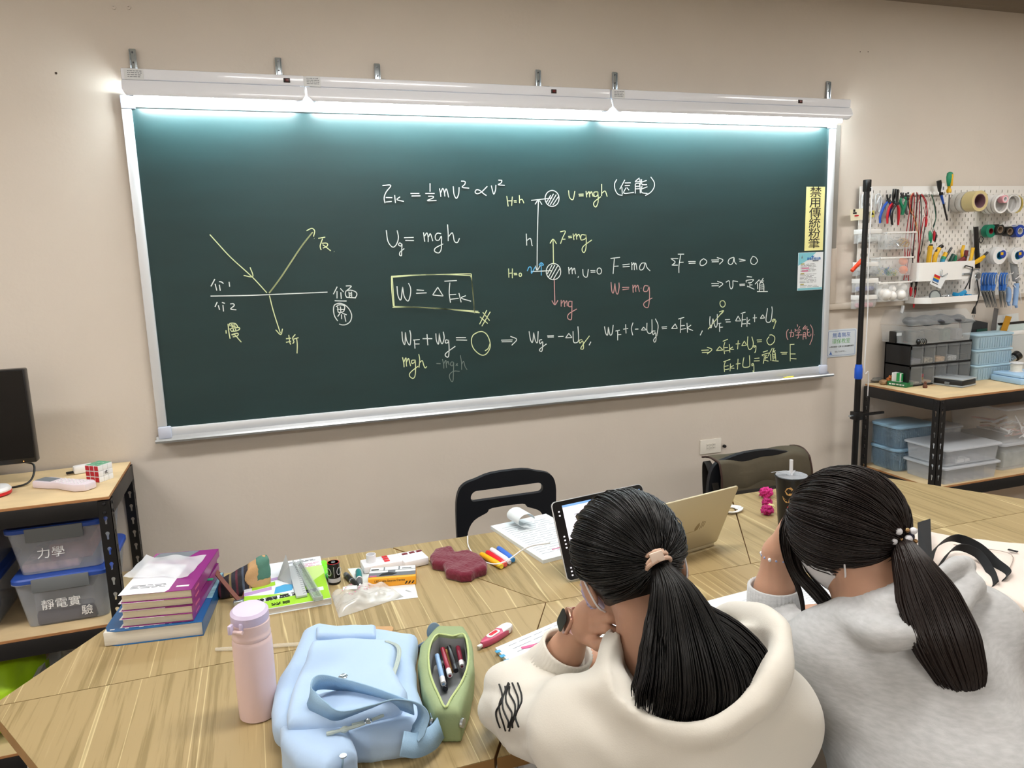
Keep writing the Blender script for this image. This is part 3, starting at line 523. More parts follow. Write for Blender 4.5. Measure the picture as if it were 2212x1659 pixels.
m = MB(wallT(3.109, 1.137, 0)); m.prism(rrect(.184, .138, .012), .0005, .0035, .001); m.build('plate', 'sign_plate', Sg)
m = MB(wallT(3.109, 1.137, -.0035)); plate(m, MT((0, 0, 0)), [rrect(.168, .122, .006), rrect(.1655, .1195, .005)], .0005); m.text('無毒無灰', .0265, MT((-.002, .038, 0)), bold=0, sx=1.06); m.build('blue_lettering', 'sign_blue', Sg, 0)
m = MB(wallT(3.109, 1.137, -.0035)); m.text('環保教室', .0265, MT((-.003, .008, 0)), bold=0, sx=1.06); m.build('green_lettering', 'sign_green', Sg, 0)
m = MB(wallT(3.109, 1.137, -.0035)); m.text('水黑粉筆第一品牌 安全無毒護眼教室', .0092, MT((0, -.018, 0)), bold=0, sx=1.0); printed(m, MT((-.005, -.042, 0)), .07, .008, 2, 9, .35); m.build('small_lettering', 'ink', Sg, 0)
m = MB(wallT(3.109, 1.137, -.0035)); m.prism([(-.075, -.055), (-.055, -.055), (-.062, -.046), (-.065, -.036), (-.068, -.046)], 0, .0005); m.build('emblem', 'sign_blue', Sg, 0)
# wall outlet
mat('outlet_plastic', '#e4e0d6', .4); O = thing('wall_outlet', 'cream triple wall outlet low on the wall under the chalkboard', 'outlet', (2.361, 0, .694))
m = MB(wallT(2.361, .694, 0)); m.prism(rrect(.116, .070, .004), 0, .006, .002); m.build('plate', 'outlet_plastic', O)
for i in (-1, 0, 1):
    m = MB(wallT(2.361 + i*.017, .694, -.006)); m.prism(rrect(.015, .028, .001), 0, .002); f = m.build('socket', 'outlet_plastic', O)
    m = MB(wallT(2.361 + i*.017, .694, -.008))
    for yy in (-.007, .007):
        m.box((-.004, yy - .003, 0), (-.0028, yy + .003, .0004)); m.box((.0028, yy - .003, 0), (.004, yy + .003, .0004))
    m.build('slots', 'ink', f, 0)
tag(MB().sph((2.433, -.012, .688), (.008, .012, .008), 10).build('plug_stub', 'ink'), 'tiny black plug stub beside the wall outlet', 'plug')
# ================================================================ left rack: monitor, cube and company
mat('monitor_black', '#0c0c0e', .3); mat('monitor_screen', '#050506', .12, spec=.6); mat('cable_black', '#121212', .5); mat('white_plastic', '#e4e4e6', .35); mat('red_plastic', '#c8242c', .35); mat('pinkish_plastic', '#ddd2dc', .35)
M_ = thing('monitor', 'black flat computer monitor standing on the left rack', 'monitor', (-.62, -.18, .92))
xr = -.348; MB().rbox((xr - .545, -.205, .995), (xr, -.165, 1.306), .005).build('casing', 'monitor_black', M_)
MB().box((xr - .540, -.2062, 1.012), (xr - .005, -.205, 1.301)).build('screen', 'monitor_screen', M_)
MB().rbox((-.66, -.17, .925), (-.58, -.15, 1.10), .004).build('stand_neck', 'monitor_black', M_); MB().prism([(p[0] - .62, p[1] - .17) for p in rrect(.22, .16, .03)], .9201, .928, .002).build('stand_base', 'monitor_black', M_)
m = MB(); m.sph((-.385, -.2065, 1.003), (.0015, .001, .0015), 6); mat('led_orange', '#ff9a50', .4, emit=2); m.build('power_light', 'led_orange', M_)
tag(MB().tube(spline([(-.40, -.155, .990), (-.37, -.16, .975), (-.375, -.20, .935), (-.42, -.22, .9235), (-.55, -.21, .9235), (-.66, -.16, .924)], 8), .0032).build('monitor_cable', 'cable_black'), 'black cable looping from the back of the monitor', 'cable')
Cb = thing('puzzle_cube', 'white puzzle cube showing red, white and green faces', 'puzzle cube', (-.155, -.25, .92)); a = .057
T = frame((-.160, -.2745, .92), (.82, .57, 0), (-.57, .82, 0)); q0 = at(216, 1043, .92)
e1 = (at(250, 1031, .92) - q0); e1.z = 0; e1 = e1.normalized(); T = frame(q0, e1, (-e1.y, e1.x, 0))
mat('cube_white', '#e9e9ea', .3); mat('cube_red', '#b51f2a', .3); mat('cube_green', '#3c9a72', .3); c3 = a / 3
for i in range(3):
    for j in range(3):
        for k in range(3):
            if i == 1 and j == 1: continue
            MB(T).rbox((i*c3 + .0003, j*c3 + .0003, k*c3), ((i+1)*c3 - .0003, (j+1)*c3 - .0003, (k+1)*c3 - .0003), .0016).build('cubelet', 'cube_white', Cb)
for i in range(3):
    for j in range(3):
        r = (i*c3 + .0018, (i+1)*c3 - .0018); s_ = (j*c3 + .0018, (j+1)*c3 - .0018)
        MB(T).box((-.0006, r[0], s_[0]), (.0002, r[1], s_[1])).build('red_sticker', 'cube_red', Cb); MB(T).box((r[0], s_[0], a - .0006), (r[1], s_[1], a + .0004)).build('green_sticker', 'cube_green', Cb)
m = MB(T @ MT((a/2, -.0002, a/2), rx=PI/2)); m.text('戎', .013, MT((0, 0, 0))); m.build('emblem', 'ink', Cb, 0)
# calculator-like handheld
H_ = thing('handheld_meter', 'pinkish white handheld device with a grey display lying on the left rack', 'remote', (-.27, -.31, .92)); pa, pb = at(72, 1054, .92), at(180, 1064, .92); T = frame(pa, pb - pa, Vector((0, 0, 1)).cross(pb - pa))
Lh = (pb - pa).length; m = MB(T); m.prism([(x * Lh, y) for x, y in ((0, .005), (.02, -.004), (.3, -.002), (.45, .006), (.6, .0), (.85, -.006), (1, .01), (1, .05), (.9, .062), (.6, .056), (.4, .052), (.1, .055), (.01, .045))], .001, .024, .004); m.build('casing', 'pinkish_plastic', H_)
MB(T).rbox((.02*Lh, .006, .0238), (.33*Lh, .044, .0248), .001).build('display', 'grey_print', H_); m = MB(T)
for i in range(7):
    for j in range(4): MB(T).cyl((Lh*(.42 + i*.075), .012 + j*.011, .0238), (Lh*(.42 + i*.075), .012 + j*.011, .0258), .0032, n=8).build('button', 'white_plastic', H_)
W_ = thing('power_adapter', 'white block with a black tip behind the puzzle cube', 'adapter', (-.22, -.19, .92)); pa = at(205, 1018, .92); m = MB(MT((pa.x - .025, pa.y, .9205), .35)); m.rbox((-.04, -.012, 0), (.022, .016, .028), .006); m.build('body', 'white_plastic', W_); MB(MT((pa.x - .025, pa.y, .9205), .35)).rbox((-.062, -.005, .004), (-.039, .006, .012), .002).build('tip', 'ink', W_)
Rw = thing('round_case', 'round white lidded case with a red base at the frame edge', 'case', (-.455, -.27, .92)); MB().lathe([(.040, 0), (.050, .004), (.050, .013)], (-.458, -.285, .9202), 32).build('base', 'red_plastic', Rw); MB().lathe([(.049, .0133), (.050, .018), (.044, .026), (.02, .029), (0, .030)], (-.458, -.285, .9202), 32).build('lid', 'white_plastic', Rw)
# storage boxes with blue lids
clear('clear_box', '#c3cad4', .34, .25); clear('clear_box_white', '#dfe4e8', .5, .3); mat('lid_blue', '#2c4fa6', .4); mat('latch_grey', '#6f7478', .45); mat('content_dark', '#6d6f78', .7); mat('content_red', '#a5605f', .7, var=.3, vscale=30); mat('content_pink', '#cfa39b', .7, var=.3, vscale=40); mat('purple_clear', '#a49cc4', .15, alpha=.6); mat('marker_white', '#e8e8e8', .8)
def storage(x, y, z, w, d, h, label, content, latch=True, writing=None):
    t = thing('storage_box', label, 'box', (x, y, z), group='clear boxes with blue lids'); m = MB(MT((x, y, z))); tub(m, w, d, h - .018, .86, r=.02, rim=.008); m.build('tub', 'clear_box', t)
    m = MB(MT((x, y, z))); lid(m, w, d, h - .016, .016, .03, .008); m.build('lid', 'lid_blue', t)
    for s in (-1, 1):
        m = MB(MT((x, y, z))); m.rbox((-w*.30, s*(d/2 + .010) - .003, h - .045), (w*.30, s*(d/2 + .010) + .003, h - .002), .002); m.build('latch', 'latch_grey', t)
    for i, (mm, cx, cy, cz, sx, sy, sz) in enumerate(content): m = MB(MT((x + cx, y + cy, z + cz))); m.rbox((-sx/2, -sy/2, 0), (sx/2, sy/2, sz), .008); m.build('contents', mm, t)
    if writing:
        m = MB(Matrix.Translation((x, y - d/2*.94 - .003, z + h*.42)) @ Matrix.Rotation(PI/2 - .09, 4, 'X')); m.text(writing[0], writing[1], MT((writing[2], .0, 0)), sx=1.1)
        if len(writing) > 3: m.text(writing[3], writing[1], MT((writing[4], -.035, 0)))
        m.build('handwriting', 'marker_white', t, 0)
    return t
zs = .505
storage(-.275, -.245, zs, .265, .33, .170, 'blue-lidded clear box marked 靜電實驗, lower of the right stack', [('content_dark', -.0, -.04, .004, .17, .22, .11)], writing=('靜電實', .034, -.01, '驗', .06))
storage(-.275, -.240, zs + .172, .265, .33, .160, 'blue-lidded clear box marked 力學, upper of the right stack', [('content_red', .03, -.05, .03, .12, .18, .06), ('content_pink', -.03, -.04, .004, .16, .2, .03)], writing=('力學', .036, -.02))
storage(-.60, -.245, zs, .265, .33, .170, 'blue-lidded clear box cut by the frame edge, lower of the left stack', [('content_dark', 0, -.04, .004, .17, .22, .09)])
storage(-.60, -.240, zs + .172, .265, .33, .160, 'blue-lidded clear box cut by the frame edge, upper of the left stack', [('content_red', 0, -.05, .004, .14, .2, .05)])
mat('lime_bag', '#a8d61a', .45, bump=.5, bscale=30, var=.15, vscale=10); mat('basket_white', '#cfd3d2', .45)
def blob(name, m, c, r, sub=3, amp=.15, f=6, seed=0, parent=None):
    bm = bmesh.new(); bmesh.ops.create_icosphere(bm, subdivisions=sub, radius=1)
    for v in bm.verts:
        n_ = noise.fractal(v.co * f / 3 + Vector((seed, 0, 0)), 1, 2, 3); co = v.co * (1 + amp * n_); v.co = Vector((c[0] + co.x*r[0], c[1] + co.y*r[1], c[2] + max(co.z, -.95)*r[2]))
    b = MB(); b.addbm(bm); return b.build(name, m, parent, 60)
tag(blob('lime_bag', 'lime_bag', (-.56, -.27, .275), (.17, .16, .145), 4, .12, 6), 'bright lime green soft bag on the bottom shelf of the left rack', 'bag')
Bk = thing('wire_basket', 'white plastic basket on the bottom shelf of the left rack', 'basket', (-.30, -.27, .13)); m = MB(MT((-.265, -.27, .1305))); tub(m, .26, .30, .19, .9, t=.003, rim=.01)
m.build('basket_body', 'basket_white', Bk)
for i in range(7): MB().rbox((-.385 + i*.036, -.428, .31), (-.365 + i*.036, -.416, .345), .003).build('rim_tab', 'basket_white', Bk)
tag(blob('clear_bag', clear('film_clear', '#dcdcd6', .35, .15), (-.265, -.26, .26), (.10, .12, .11), 4, .3, 9, 4), 'crumpled clear plastic bag inside the white basket', 'bag')
# ================================================================ telescopic pole beside the right rack
mat('pole_black', '#0d0d0f', .35); mat('collar_blue', '#1f57c8', .35)
PY = -.135; pt, pb = aw(1875, 400, PY), aw(1843, 1015, PY); px_ = (pt.x + pb.x) / 2
Po = thing('telescopic_pole', 'tall black telescopic pole with a blue collar clamped beside the right rack', 'pole', (px_, PY, 0)); zc = aw(1855, 803, PY).z
MB().cyl((px_, PY, 0), (px_, PY, zc - .03), .0145, n=16).build('lower_tube', 'pole_black', Po); MB().cyl((px_, PY, zc + .02), (px_, PY, pt.z - .02), .0125, n=16).build('upper_tube', 'pole_black', Po)
MB().lathe([(.0155, -.035), (.0185, -.03), (.0185, .015), (.017, .02), (.015, .036)], (px_, PY, zc), 16).build('collar', 'collar_blue', Po)
MB().rbox((px_ - .014, PY - .014, pt.z - .03), (px_ + .014, PY + .014, pt.z + .025), .004).build('clamp_head', 'pole_black', Po)
zk = aw(1853, 897, PY).z; k_ = MB(); k_.rbox((px_ - .022, PY - .022, zk - .02), (px_ + .022, PY + .022, zk + .02), .004); k_.rbox((px_ + .02, PY - .007, zk - .006), (3.262, PY + .007, zk + .006), .002); k_.build('clamp_bracket', 'pole_black', Po); MB().cyl((px_ - .045, PY, zk), (px_ - .02, PY, zk), .005, n=10).build('clamp_screw', 'chrome', Po)
m = MB(); m.prism([(px_ + .10*math.cos(2*PI*i/24)*.8, PY + .02 + .075*math.sin(2*PI*i/24)) for i in range(24)], 0, .012, .003); m.build('foot_plate', 'pole_black', Po)
Wc = tag(MB().tube(spline([(px_ + .006, PY - .018, pt.z - .01), (px_ + .012, PY - .02, pt.z - .05), (px_ + .013, PY - .017, 1.5), (px_ + .022, PY - .017, 1.3), (px_ + .02, PY - .017, zc + .01), (px_ + .045, PY - .015, zc - .005), (px_ + .05, PY - .013, zc - .12), (px_ + .052, PY - .01, .95)], 8), .0025, 6).build('white_cable', 'white_plastic'), 'thin white cable hanging down along the black pole', 'cable')
# ================================================================ folding chairs by the wall
mat('chair_plastic', '#14171d', .45); mat('chair_tube', '#0e0f12', .3, metal=.3)
def folding_chair(x, y, lab, w=.42, ht=.80, grp='folding chairs on the wall side'):
    t = thing('folding_chair', lab, 'chair', (x, y, 0), group=grp); r = .2
    T = Matrix.Translation((x, y, ht - .2)) @ Matrix.Rotation(PI/2 + .12, 4, 'X')     # local x right, y up, z toward the room
    hw = w/2; out = [(-hw, -.115), (-hw - .008, .06), (-hw + .000, .135), (-hw + .025, .168), (-hw + .07, .182), (-.06, .198), (.06, .198), (hw - .07, .182), (hw - .025, .168), (hw, .135), (hw + .008, .06), (hw, -.115),
       (hw - .03, -.115), (hw - .035, -.03), (hw - .06, .018), (hw - .11, .042), (.06, .058), (-.06, .058), (-hw + .11, .042), (-hw + .06, .018), (-hw + .035, -.03), (-hw + .03, -.115)]
    out = [(p.x, p.y) for p in spline([(a, b, 0) for a, b in out], 3, True)]
    slot = [(a, b + .112 + .012 * (1 - (a / .14)**2)) for a, b in rrect(.285, .042, .0205, 6)]
    m = MB(); plate(m, T, [out, slot], .018); m.build('backrest', 'chair_plastic', t, 40)
    for s in (-1, 1):
        A = T @ Vector((s*(hw - .014), -.10, .009)); MB().tube(spline([A, (x + s*(hw - .012), y - .06, .46), (x + s*(hw - .01), y - .20, .26), (x + s*(hw - .01), y - .38, .012)], 5), .011, 10).build('front_leg', 'chair_tube', t)
        MB().tube(spline([(x + s*(hw - .035), y - .33, .43), (x + s*(hw - .035), y - .12, .22), (x + s*(hw - .035), y + .06, .012)], 5), .011, 10).build('rear_leg', 'chair_tube', t)
    m = MB(); m.T = MT((x, y - .21, .445)); m.prism(rrect(w - .06, .36, .05), -.010, .010, .006); m.build('seat', 'chair_plastic', t)
    for yy, zz in ((-.36, .05), (.04, .06)): MB().cyl((x - hw + .02, y + yy, zz), (x + hw - .02, y + yy, zz), .008, n=10).build('crossbar', 'chair_tube', t)
    return t
c1l, c1r = aw(978, 1040, -.38), aw(1197, 1060, -.38); top = aw(1085, 1008, -.37)
folding_chair((c1l.x + c1r.x)/2, -.38, 'black folding chair with an open slot in its backrest, tucked in empty', w=(c1r.x - c1l.x) - .02, ht=top.z)
c2 = aw(1529, 1040, -.40); folding_chair(c2.x + .205, -.40, 'black folding chair with an olive messenger bag hung on it', ht=aw(1545, 995, -.4).z + .035)
# messenger bag over the second chair
mat('bag_olive', '#4d4636', .75, bump=.4, bscale=25, var=.12, vscale=15); mat('bag_dark', '#211d18', .8); mat('bag_trim', '#3d2820', .7)
Mg = thing('messenger_bag', 'dark olive messenger bag hanging over the folding chair back', 'bag', (c2.x + .24, -.42, .45)); bx0, bx1 = aw(1545, 990, -.42).x, aw(1738, 985, -.42).x; zt = aw(1640, 978, -.40).z
def flap(u, v):
    x = bx0 + (bx1 - bx0) * u; s_ = v; w = .008 * math.sin(u*9 + v*4) + .006 * math.sin(u*17)
    if s_ < .35: return (x, -.325 - .12*s_/.35, zt - .01 + .012*math.sin(s_/.35*PI) + w*.3)
    return (x + .01*(s_-.35), -.445 - .02*math.sin((s_-.35)*4), zt - .008 - (s_-.35)*.20 + w)
m = MB(); m.grid(flap, 30, 14); n = len(m.v); m.add([p + Vector((0, .004, -.006)) for p in m.v], [f[::-1] for f in m.f]); m.build('flap', 'bag_olive', Mg, 80)
m = MB(); m.rbox((bx0 + .015, -.462, zt - .34), (bx1 - .015, -.43, zt - .05), .012); m.build('body', 'bag_olive', Mg)
m = MB(); m.rbox((bx0 + .04, -.474, zt - .31), (bx1 - .02, -.456, zt - .13), .008); m.build('front_pocket', 'bag_dark', Mg)
m = MB(); m.tube(spline([flap(1, v/8) for v in range(9)], 3), .004, 6); m.tube(spline([flap(0, v/8) for v in range(9)], 3), .004, 6); m.tube(spline([flap(u/10, 1) for u in range(11)], 3), .004, 6); m.build('piping', 'bag_trim', Mg)
m = MB(); m.strip(spline([(bx0 + .01, -.45, zt - .2), (bx0 - .01, -.41, zt - .05), (bx0 + .0, -.35, zt - .04), (bx0 + .01, -.36, zt - .3), (bx0 + .05, -.36, zt - .5)], 6), (1, 0, 0), .03, .003); m.build('strap', 'bag_dark', Mg)
# ================================================================ pegboards
mat('peg_white', '#e6e4df', .4); mat('peg_hook', '#eeeeec', .3); mat('clear_tray', '#eceff0', .2, alpha=.22)
def pegboard(x0, w, lab):
    t = thing('pegboard', lab, 'pegboard', (x0 + w/2, 0, 1.61), group='pegboards above the right rack'); z0, h = 1.328, .562; m = MB(); rows = int(h / .02)
    ya, yb = -.022, -.017; m.box((x0 + .0006, ya, z0), (x0 + w - .0006, yb, z0 + .009)); m.box((x0 + .0006, ya, z0 + .009 + (rows - 1)*.02), (x0 + w - .0006, yb, z0 + h))
    for r in range(rows):
        za = z0 + .009 + r*.02 if r else z0 + .009; zb = za + .013; x = x0 + .0006; off = .02 if r % 2 else .04
        if r == rows - 1: break
        while off < w - .012: m.box((x, ya, za), (x0 + off - .0025, yb, zb)); x = x0 + off + .0025; off += .04
        m.box((x, ya, za), (x0 + w - .0006, yb, zb)); m.box((x0 + .0006, ya, zb), (x0 + w - .0006, yb, za + .02))
    m.build('perforated_panel', 'peg_white', t, 0)
    MB().box((x0 + .003, -.0165, z0 + .003), (x0 + w - .003, -.0145, z0 + h - .003)).build('slot_shade_sheet', mat('slot_shade_dark', '#4d4842', .9), t)  # added dark sheet, its colour stands in for the shade inside the slots
    for x in (x0 + .03, x0 + w - .03):
        for z in (z0 + .03, z0 + h - .03): MB().cyl((x, -.0145, z), (x, -.0005, z), .008, n=10).build('spacer', 'peg_white', t)
    return t
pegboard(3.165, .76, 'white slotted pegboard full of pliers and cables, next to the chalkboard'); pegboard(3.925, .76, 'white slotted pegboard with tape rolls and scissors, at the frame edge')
PB = -.0222
def pg(px, py, d=.03): return aw(px, py, PB - d)
def line(m, pts, r, d=.03, n=8, k=4): return m.tube(spline([pg(p[0], p[1], p[2] if len(p) > 2 else d) for p in pts], k), r, n)
def hook(px, py, lab, L=.05, up=.012, grp='white pegboard hooks'):
    p = aw(px, py, PB); m = MB(); m.tube(spline([(p.x, PB, p.z + .012), (p.x, PB - .004, p.z), (p.x, PB - L*.6, p.z), (p.x, PB - L*.92, p.z + .002), (p.x, PB - L, p.z + up)], 5), .0022, 8)
    m.rbox((p.x - .005, PB - .003, p.z - .004), (p.x + .005, PB + .002, p.z + .022), .001); return tag(m.build('peg_hook', 'peg_hook'), lab, 'hook', grp)
# --- hand tools on hooks
for n_, c in (('tool_blue', '#1d4fae'), ('tool_red', '#c2212f'), ('tool_green', '#1f8a63'), ('tool_grey', '#5b5e62'), ('tool_yellow', '#e2b21c'), ('tool_black', '#191919'), ('tool_steel', '#4b4d50'), ('tool_maroon', '#6e1d25'), ('tool_dkgreen', '#14443a'), ('tool_cyan', '#2d95bb')): mat(n_, c, .35, metal=.7 if n_ == 'tool_steel' else 0)
def pliers(lab, tips, piv, hA, hB, mats, d=.03, r=.006, grp='pliers hung on the pegboard'):
    P = pg(*piv, d); t = thing('pliers', lab, 'pliers', P, group=grp)
    for i, tp in enumerate(tips):
        a = pg(*tp, d); MB().tube(spline([a, (a + P)/2 + Vector((.002 if i else -.002, 0, 0)), P], 4), [.0018, .0025, .0032, .004, .005, .006, .007, .008, .008][:9] if 0 else .0042, 8).build('jaw', 'tool_steel' if mats[0] != 'tool_black' else 'tool_black', t)
    MB().cyl(P + Vector((0, .006, 0)), P - Vector((0, .008, 0)), .008, n=14).build('pivot', 'tool_steel', t)
    for h, mm in ((hA, mats[1]), (hB, mats[2])):
        pts = spline([P] + [pg(*q_, d) for q_ in h], 4); n = len(pts); MB().tube(pts, [r * (.75 + .35 * math.sin(PI * min(1, i / n * 1.1))) for i in range(n)], 10).build('handle', mm, t)
    return t
pliers('wire pliers with blue handles, leftmost of the row', [(1916, 420), (1924, 420)], (1919, 434), [(1910, 446), (1902, 466), (1901, 482)], [(1926, 446), (1922, 460), (1918, 470)], ('tool_black', 'tool_blue', 'tool_blue'))
pliers('wire stripper with straight red handles', [(1930, 408), (1935, 408)], (1929, 437), [(1921, 448), (1917, 466), (1917, 483)], [(1928, 448), (1927, 462), (1926, 484)], ('tool_black', 'tool_red', 'tool_maroon'), .035)
pliers('cutting pliers with red and black handles in front of the stripper', [(1937, 409), (1940, 409)], (1937, 440), [(1928, 455), (1926, 470), (1928, 486)], [(1941, 452), (1941, 470), (1940, 486)], ('tool_black', 'tool_black', 'tool_red'), .05)
pliers('small pliers with green handles', [(1946, 416), (1951, 416)], (1949, 425), [(1945, 436), (1950, 450), (1947, 464)], [(1957, 430), (1953, 450), (1950, 464)], ('tool_steel', 'tool_green', 'tool_green'))
pliers('small pliers with grey handles', [(1957, 417), (1962, 415)], (1959, 430), [(1957, 444), (1957, 458), (1960, 463)], [(1963, 442), (1967, 455), (1968, 463)], ('tool_steel', 'tool_grey', 'tool_grey'))
for px, py in ((1919, 439), (1936, 438), (1968, 438)): hook(px, py, 'white hook holding pliers, ' + {1919: 'under the blue pliers', 1936: 'under the red pliers', 1968: 'right of the grey pliers'}[px])
# --- grey clips and paper tags
for px, lab in ((1868, 'left of the pole'), (1897, 'right of the pole')):
    t = MB(); line(t, [(px - 6, 456), (px - 5, 424), (px - 1, 420), (px + 4, 422), (px + 2, 450), (px - 1, 456)], .003, .012); line(t, [(px - 3, 440), (px + 5, 424), (px + 7, 440), (px + 2, 458)], .0035, .02)
    tag(t.build('plastic_clip', clear('clip_clear', '#dfe3e6', .75, .25)), 'translucent plastic clip at the pegboard top, %s' % lab, 'clip', 'plastic clips')
def card(name, lab, cat, quad, d, m_, th=.0008):
    P = [pg(*p, d) for p in quad]; n = (P[1] - P[0]).cross(P[2] - P[1]).normalized(); n = n if n.y < 0 else -n; m = MB(); m.add(P + [p - n*th for p in P], [(0, 1, 2, 3), (7, 6, 5, 4)] + [(i, 4 + i, 4 + (i+1) % 4, (i+1) % 4) for i in range(4)])
    return tag(m.build(name, m_, None, 0), lab, cat), frame(P[3] - n*-.0004, P[2] - P[3], P[0] - P[3])
mat('tag_cream', '#eee9cb', .6); mat('tag_yellow', '#c9c158', .6)
o_, T = card('price_tag', 'cream cardboard tag hanging at the left edge of the pegboard', 'tag', [(1837, 453), (1866, 450), (1869, 474), (1838, 477)], .02, 'tag_cream')
m = MB(T); m.box((.014, .040, .0002), (.026, .052, .0006)); m.box((.012, .030, .0002), (.034, .038, .0006)); m.build('tag_print', 'ink', o_, 0); m = MB(T); m.box((.022, .018, .0002), (.046, .025, .0006)); m.build('tag_red_bar', 'red_plastic', o_, 0)
o_, T = card('small_tag', 'small yellow warning tag right of the pole', 'tag', [(1879, 457), (1889, 454), (1889, 469), (1879, 470)], .02, 'tag_yellow')
m = MB(T); m.prism([(.008, .012), (.024, .012), (.016, .026)], 0.0002, .0006); m.build('tag_triangle', 'ink', o_, 0)
# --- white trays and clear boxes on the left column
def tray(px0, px1, py, lab, fill, h=.045, dpt=.05):
    a, b = aw(px0 + 7, py, PB - dpt), aw(px1, py, PB - dpt); w = b.x - a.x; z = a.z - .012; t = thing('peg_tray', lab, 'tray', ((a.x+b.x)/2, PB, z - h), group='white trays stacked down the pegboard left side')
    pr = [(PB - .0005, 0), (PB - .0005, -.0 - h), (PB - dpt*.55, -h), (PB - dpt*.85, -h*.8), (PB - dpt, -h*.4), (PB - dpt, 0)]; n = len(pr); m = MB()
    vs = [(x, y, z + zz) for x in (a.x, b.x) for y, zz in pr]; vs2 = [(x, y + (.002 if y < -.03 else -.001), z + max(zz, -h + .002) + .0001) for x in (a.x + .002, b.x - .002) for y, zz in pr]
    m.add(vs, [tuple(range(n)), tuple(range(n, 2*n))[::-1]] + [(i, i+1, n+i+1, n+i) for i in range(n-1)]); m.add(vs2, [tuple(range(n))[::-1], tuple(range(n, 2*n))] + [(n+i, n+i+1, i+1, i) for i in range(n-1)])
    m.build('tray_body', 'clear_tray', t, 30)
    m = MB(); m.rbox((a.x - .003, PB - dpt - .004, z), (b.x + .003, PB - dpt + .002, z + .022), .002); m.rbox((a.x - .003, PB - dpt, z), (a.x + .001, PB - .001, z + .022), .001); m.rbox((b.x - .001, PB - dpt, z), (b.x + .003, PB - .001, z + .022), .001); m.build('tray_rim', 'peg_hook', t)
    if fill: m = MB(); m.rbox((a.x + .008, PB - dpt*.8, z - h*.85), (b.x - .008, PB - .012, z - h*.35), .008); m.build('contents', fill, t)
mat('fill_silver', '#a3a6a8', .4, var=.5, vscale=160); mat('fill_clear', '#cfd3d3', .5, var=.3, vscale=150); mat('fill_blue', '#8790c2', .5, var=.5, vscale=150); mat('fill_pink', '#d99aa6', .5, var=.4, vscale=150)
tray(1855, 1903, 500, 'white rounded tray on the pegboard, topmost of four', 'fill_clear'); tray(1852, 1899, 571, 'white rounded tray holding silvery bits, second of four', 'fill_silver')
tray(1850, 1896, 607, 'white rounded tray holding blue-white bits, third of four', 'fill_blue'); tray(1848, 1894, 643, 'white rounded tray holding pink and white bits, lowest of four', 'fill_pink')
def cbox(px0, px1, py, pyb, lab):
    dpt = .07; a, b = aw(px0 + 8, py, PB - dpt), aw(px1, py, PB - dpt); zb = aw(px1, pyb, PB - dpt).z; t = thing('clear_bin', lab, 'bin', ((a.x+b.x)/2, PB, zb), group='clear bins hung on the pegboard')
    m = MB(MT(((a.x+b.x)/2, PB - dpt/2 - .001, zb))); tub(m, b.x - a.x - .006, dpt - .006, a.z - zb - .008, .93, t=.0018, r=.008, rim=.001); m.build('bin_body', 'clear_tray', t)
    m = MB(); m.rbox((a.x, PB - dpt - .003, a.z - .004), (b.x, PB - dpt + .006, a.z + .004), .001); m.rbox((a.x, PB - dpt, a.z - .003), (a.x + .004, PB - .001, a.z + .003), .001); m.rbox((b.x - .004, PB - dpt, a.z - .003), (b.x, PB - .001, a.z + .003), .001); m.build('bin_rim', 'peg_hook', t)
    return t, a, b, zb
t, a, b, zb = cbox(1908, 1979, 503, 537, 'clear bin of metal clips and rubber bands, upper of three'); rnd = random.Random(5)
mat('rubber_band', '#b98f3e', .5); m = MB()
for i in range(20): c = (b.x - .05 + rnd.uniform(-.02, .02), PB - .05 + rnd.uniform(-.02, .02), zb + .028 + rnd.uniform(-.006, .012)); R_ = Euler((rnd.uniform(.8, 2.2), rnd.uniform(-.5, .5), 0)).to_matrix(); r = rnd.uniform(.012, .022); m.tube([Vector(c) + R_ @ Vector((r*math.cos(k*PI/6), r*.9*math.sin(k*PI/6), 0)) for k in range(12)], .0011, 5, closed=True)
tag(m.build('rubber_bands', 'rubber_band', kind='stuff'), 'heap of tan rubber bands in the upper clear bin', 'rubber bands')
m = MB()
for i in range(34): c = Vector((a.x + .085 + rnd.uniform(-.028, .028), PB - .045 + rnd.uniform(-.025, .025), zb + .006 + rnd.random() * .05)); v = Vector((rnd.uniform(-1, 1), rnd.uniform(-1, 1), rnd.uniform(-.4, .4))).normalized() * .008; m.cyl(c - v, c + v, .0022, n=6)
tag(m.build('metal_clips', 'chrome', kind='stuff'), 'heap of small shiny metal clips in the upper clear bin', 'clips')
t, a, b, zb = cbox(1894, 1974, 558, 594, 'clear bin of paper clips and two orange balls, middle of three'); m = MB()
mat('ball_orange', '#f0752a', .4); mat('ball_white', '#f0f0ee', .45)
for i, (dz) in enumerate((.0235, .066)): tag(MB().sph((b.x - .036, PB - .045 + i*.004, zb + dz + .003), .0205, 20).build('table_tennis_ball', 'ball_orange'), 'orange table tennis ball in the clear bin, %s of two' % ('lower', 'upper')[i], 'ball', 'orange balls')
for nm, cc in (('clip_yellow', '#d9c83c'), ('clip_blue', '#3b6fb8'), ('clip_green', '#2f7b54'), ('clip_white', '#dddddd')):
    m = MB(); mat(nm, cc, .4)
    for i in range(14): c = Vector((a.x + .075 + rnd.uniform(-.05, .05), PB - .045 + rnd.uniform(-.025, .025), zb + .006 + rnd.random() * .03)); v = Vector((rnd.uniform(-1, 1), rnd.uniform(-1, 1), rnd.uniform(-.5, .5))).normalized() * .015; s_ = v.orthogonal().normalized()*.004; m.tube([c - v - s_, c + v - s_, c + v + s_, c - v + s_], .0008, 5)
    tag(m.build('paper_clips', nm, kind='stuff'), '%s paper clips heaped in the middle clear bin' % nm[5:], 'paper clips')
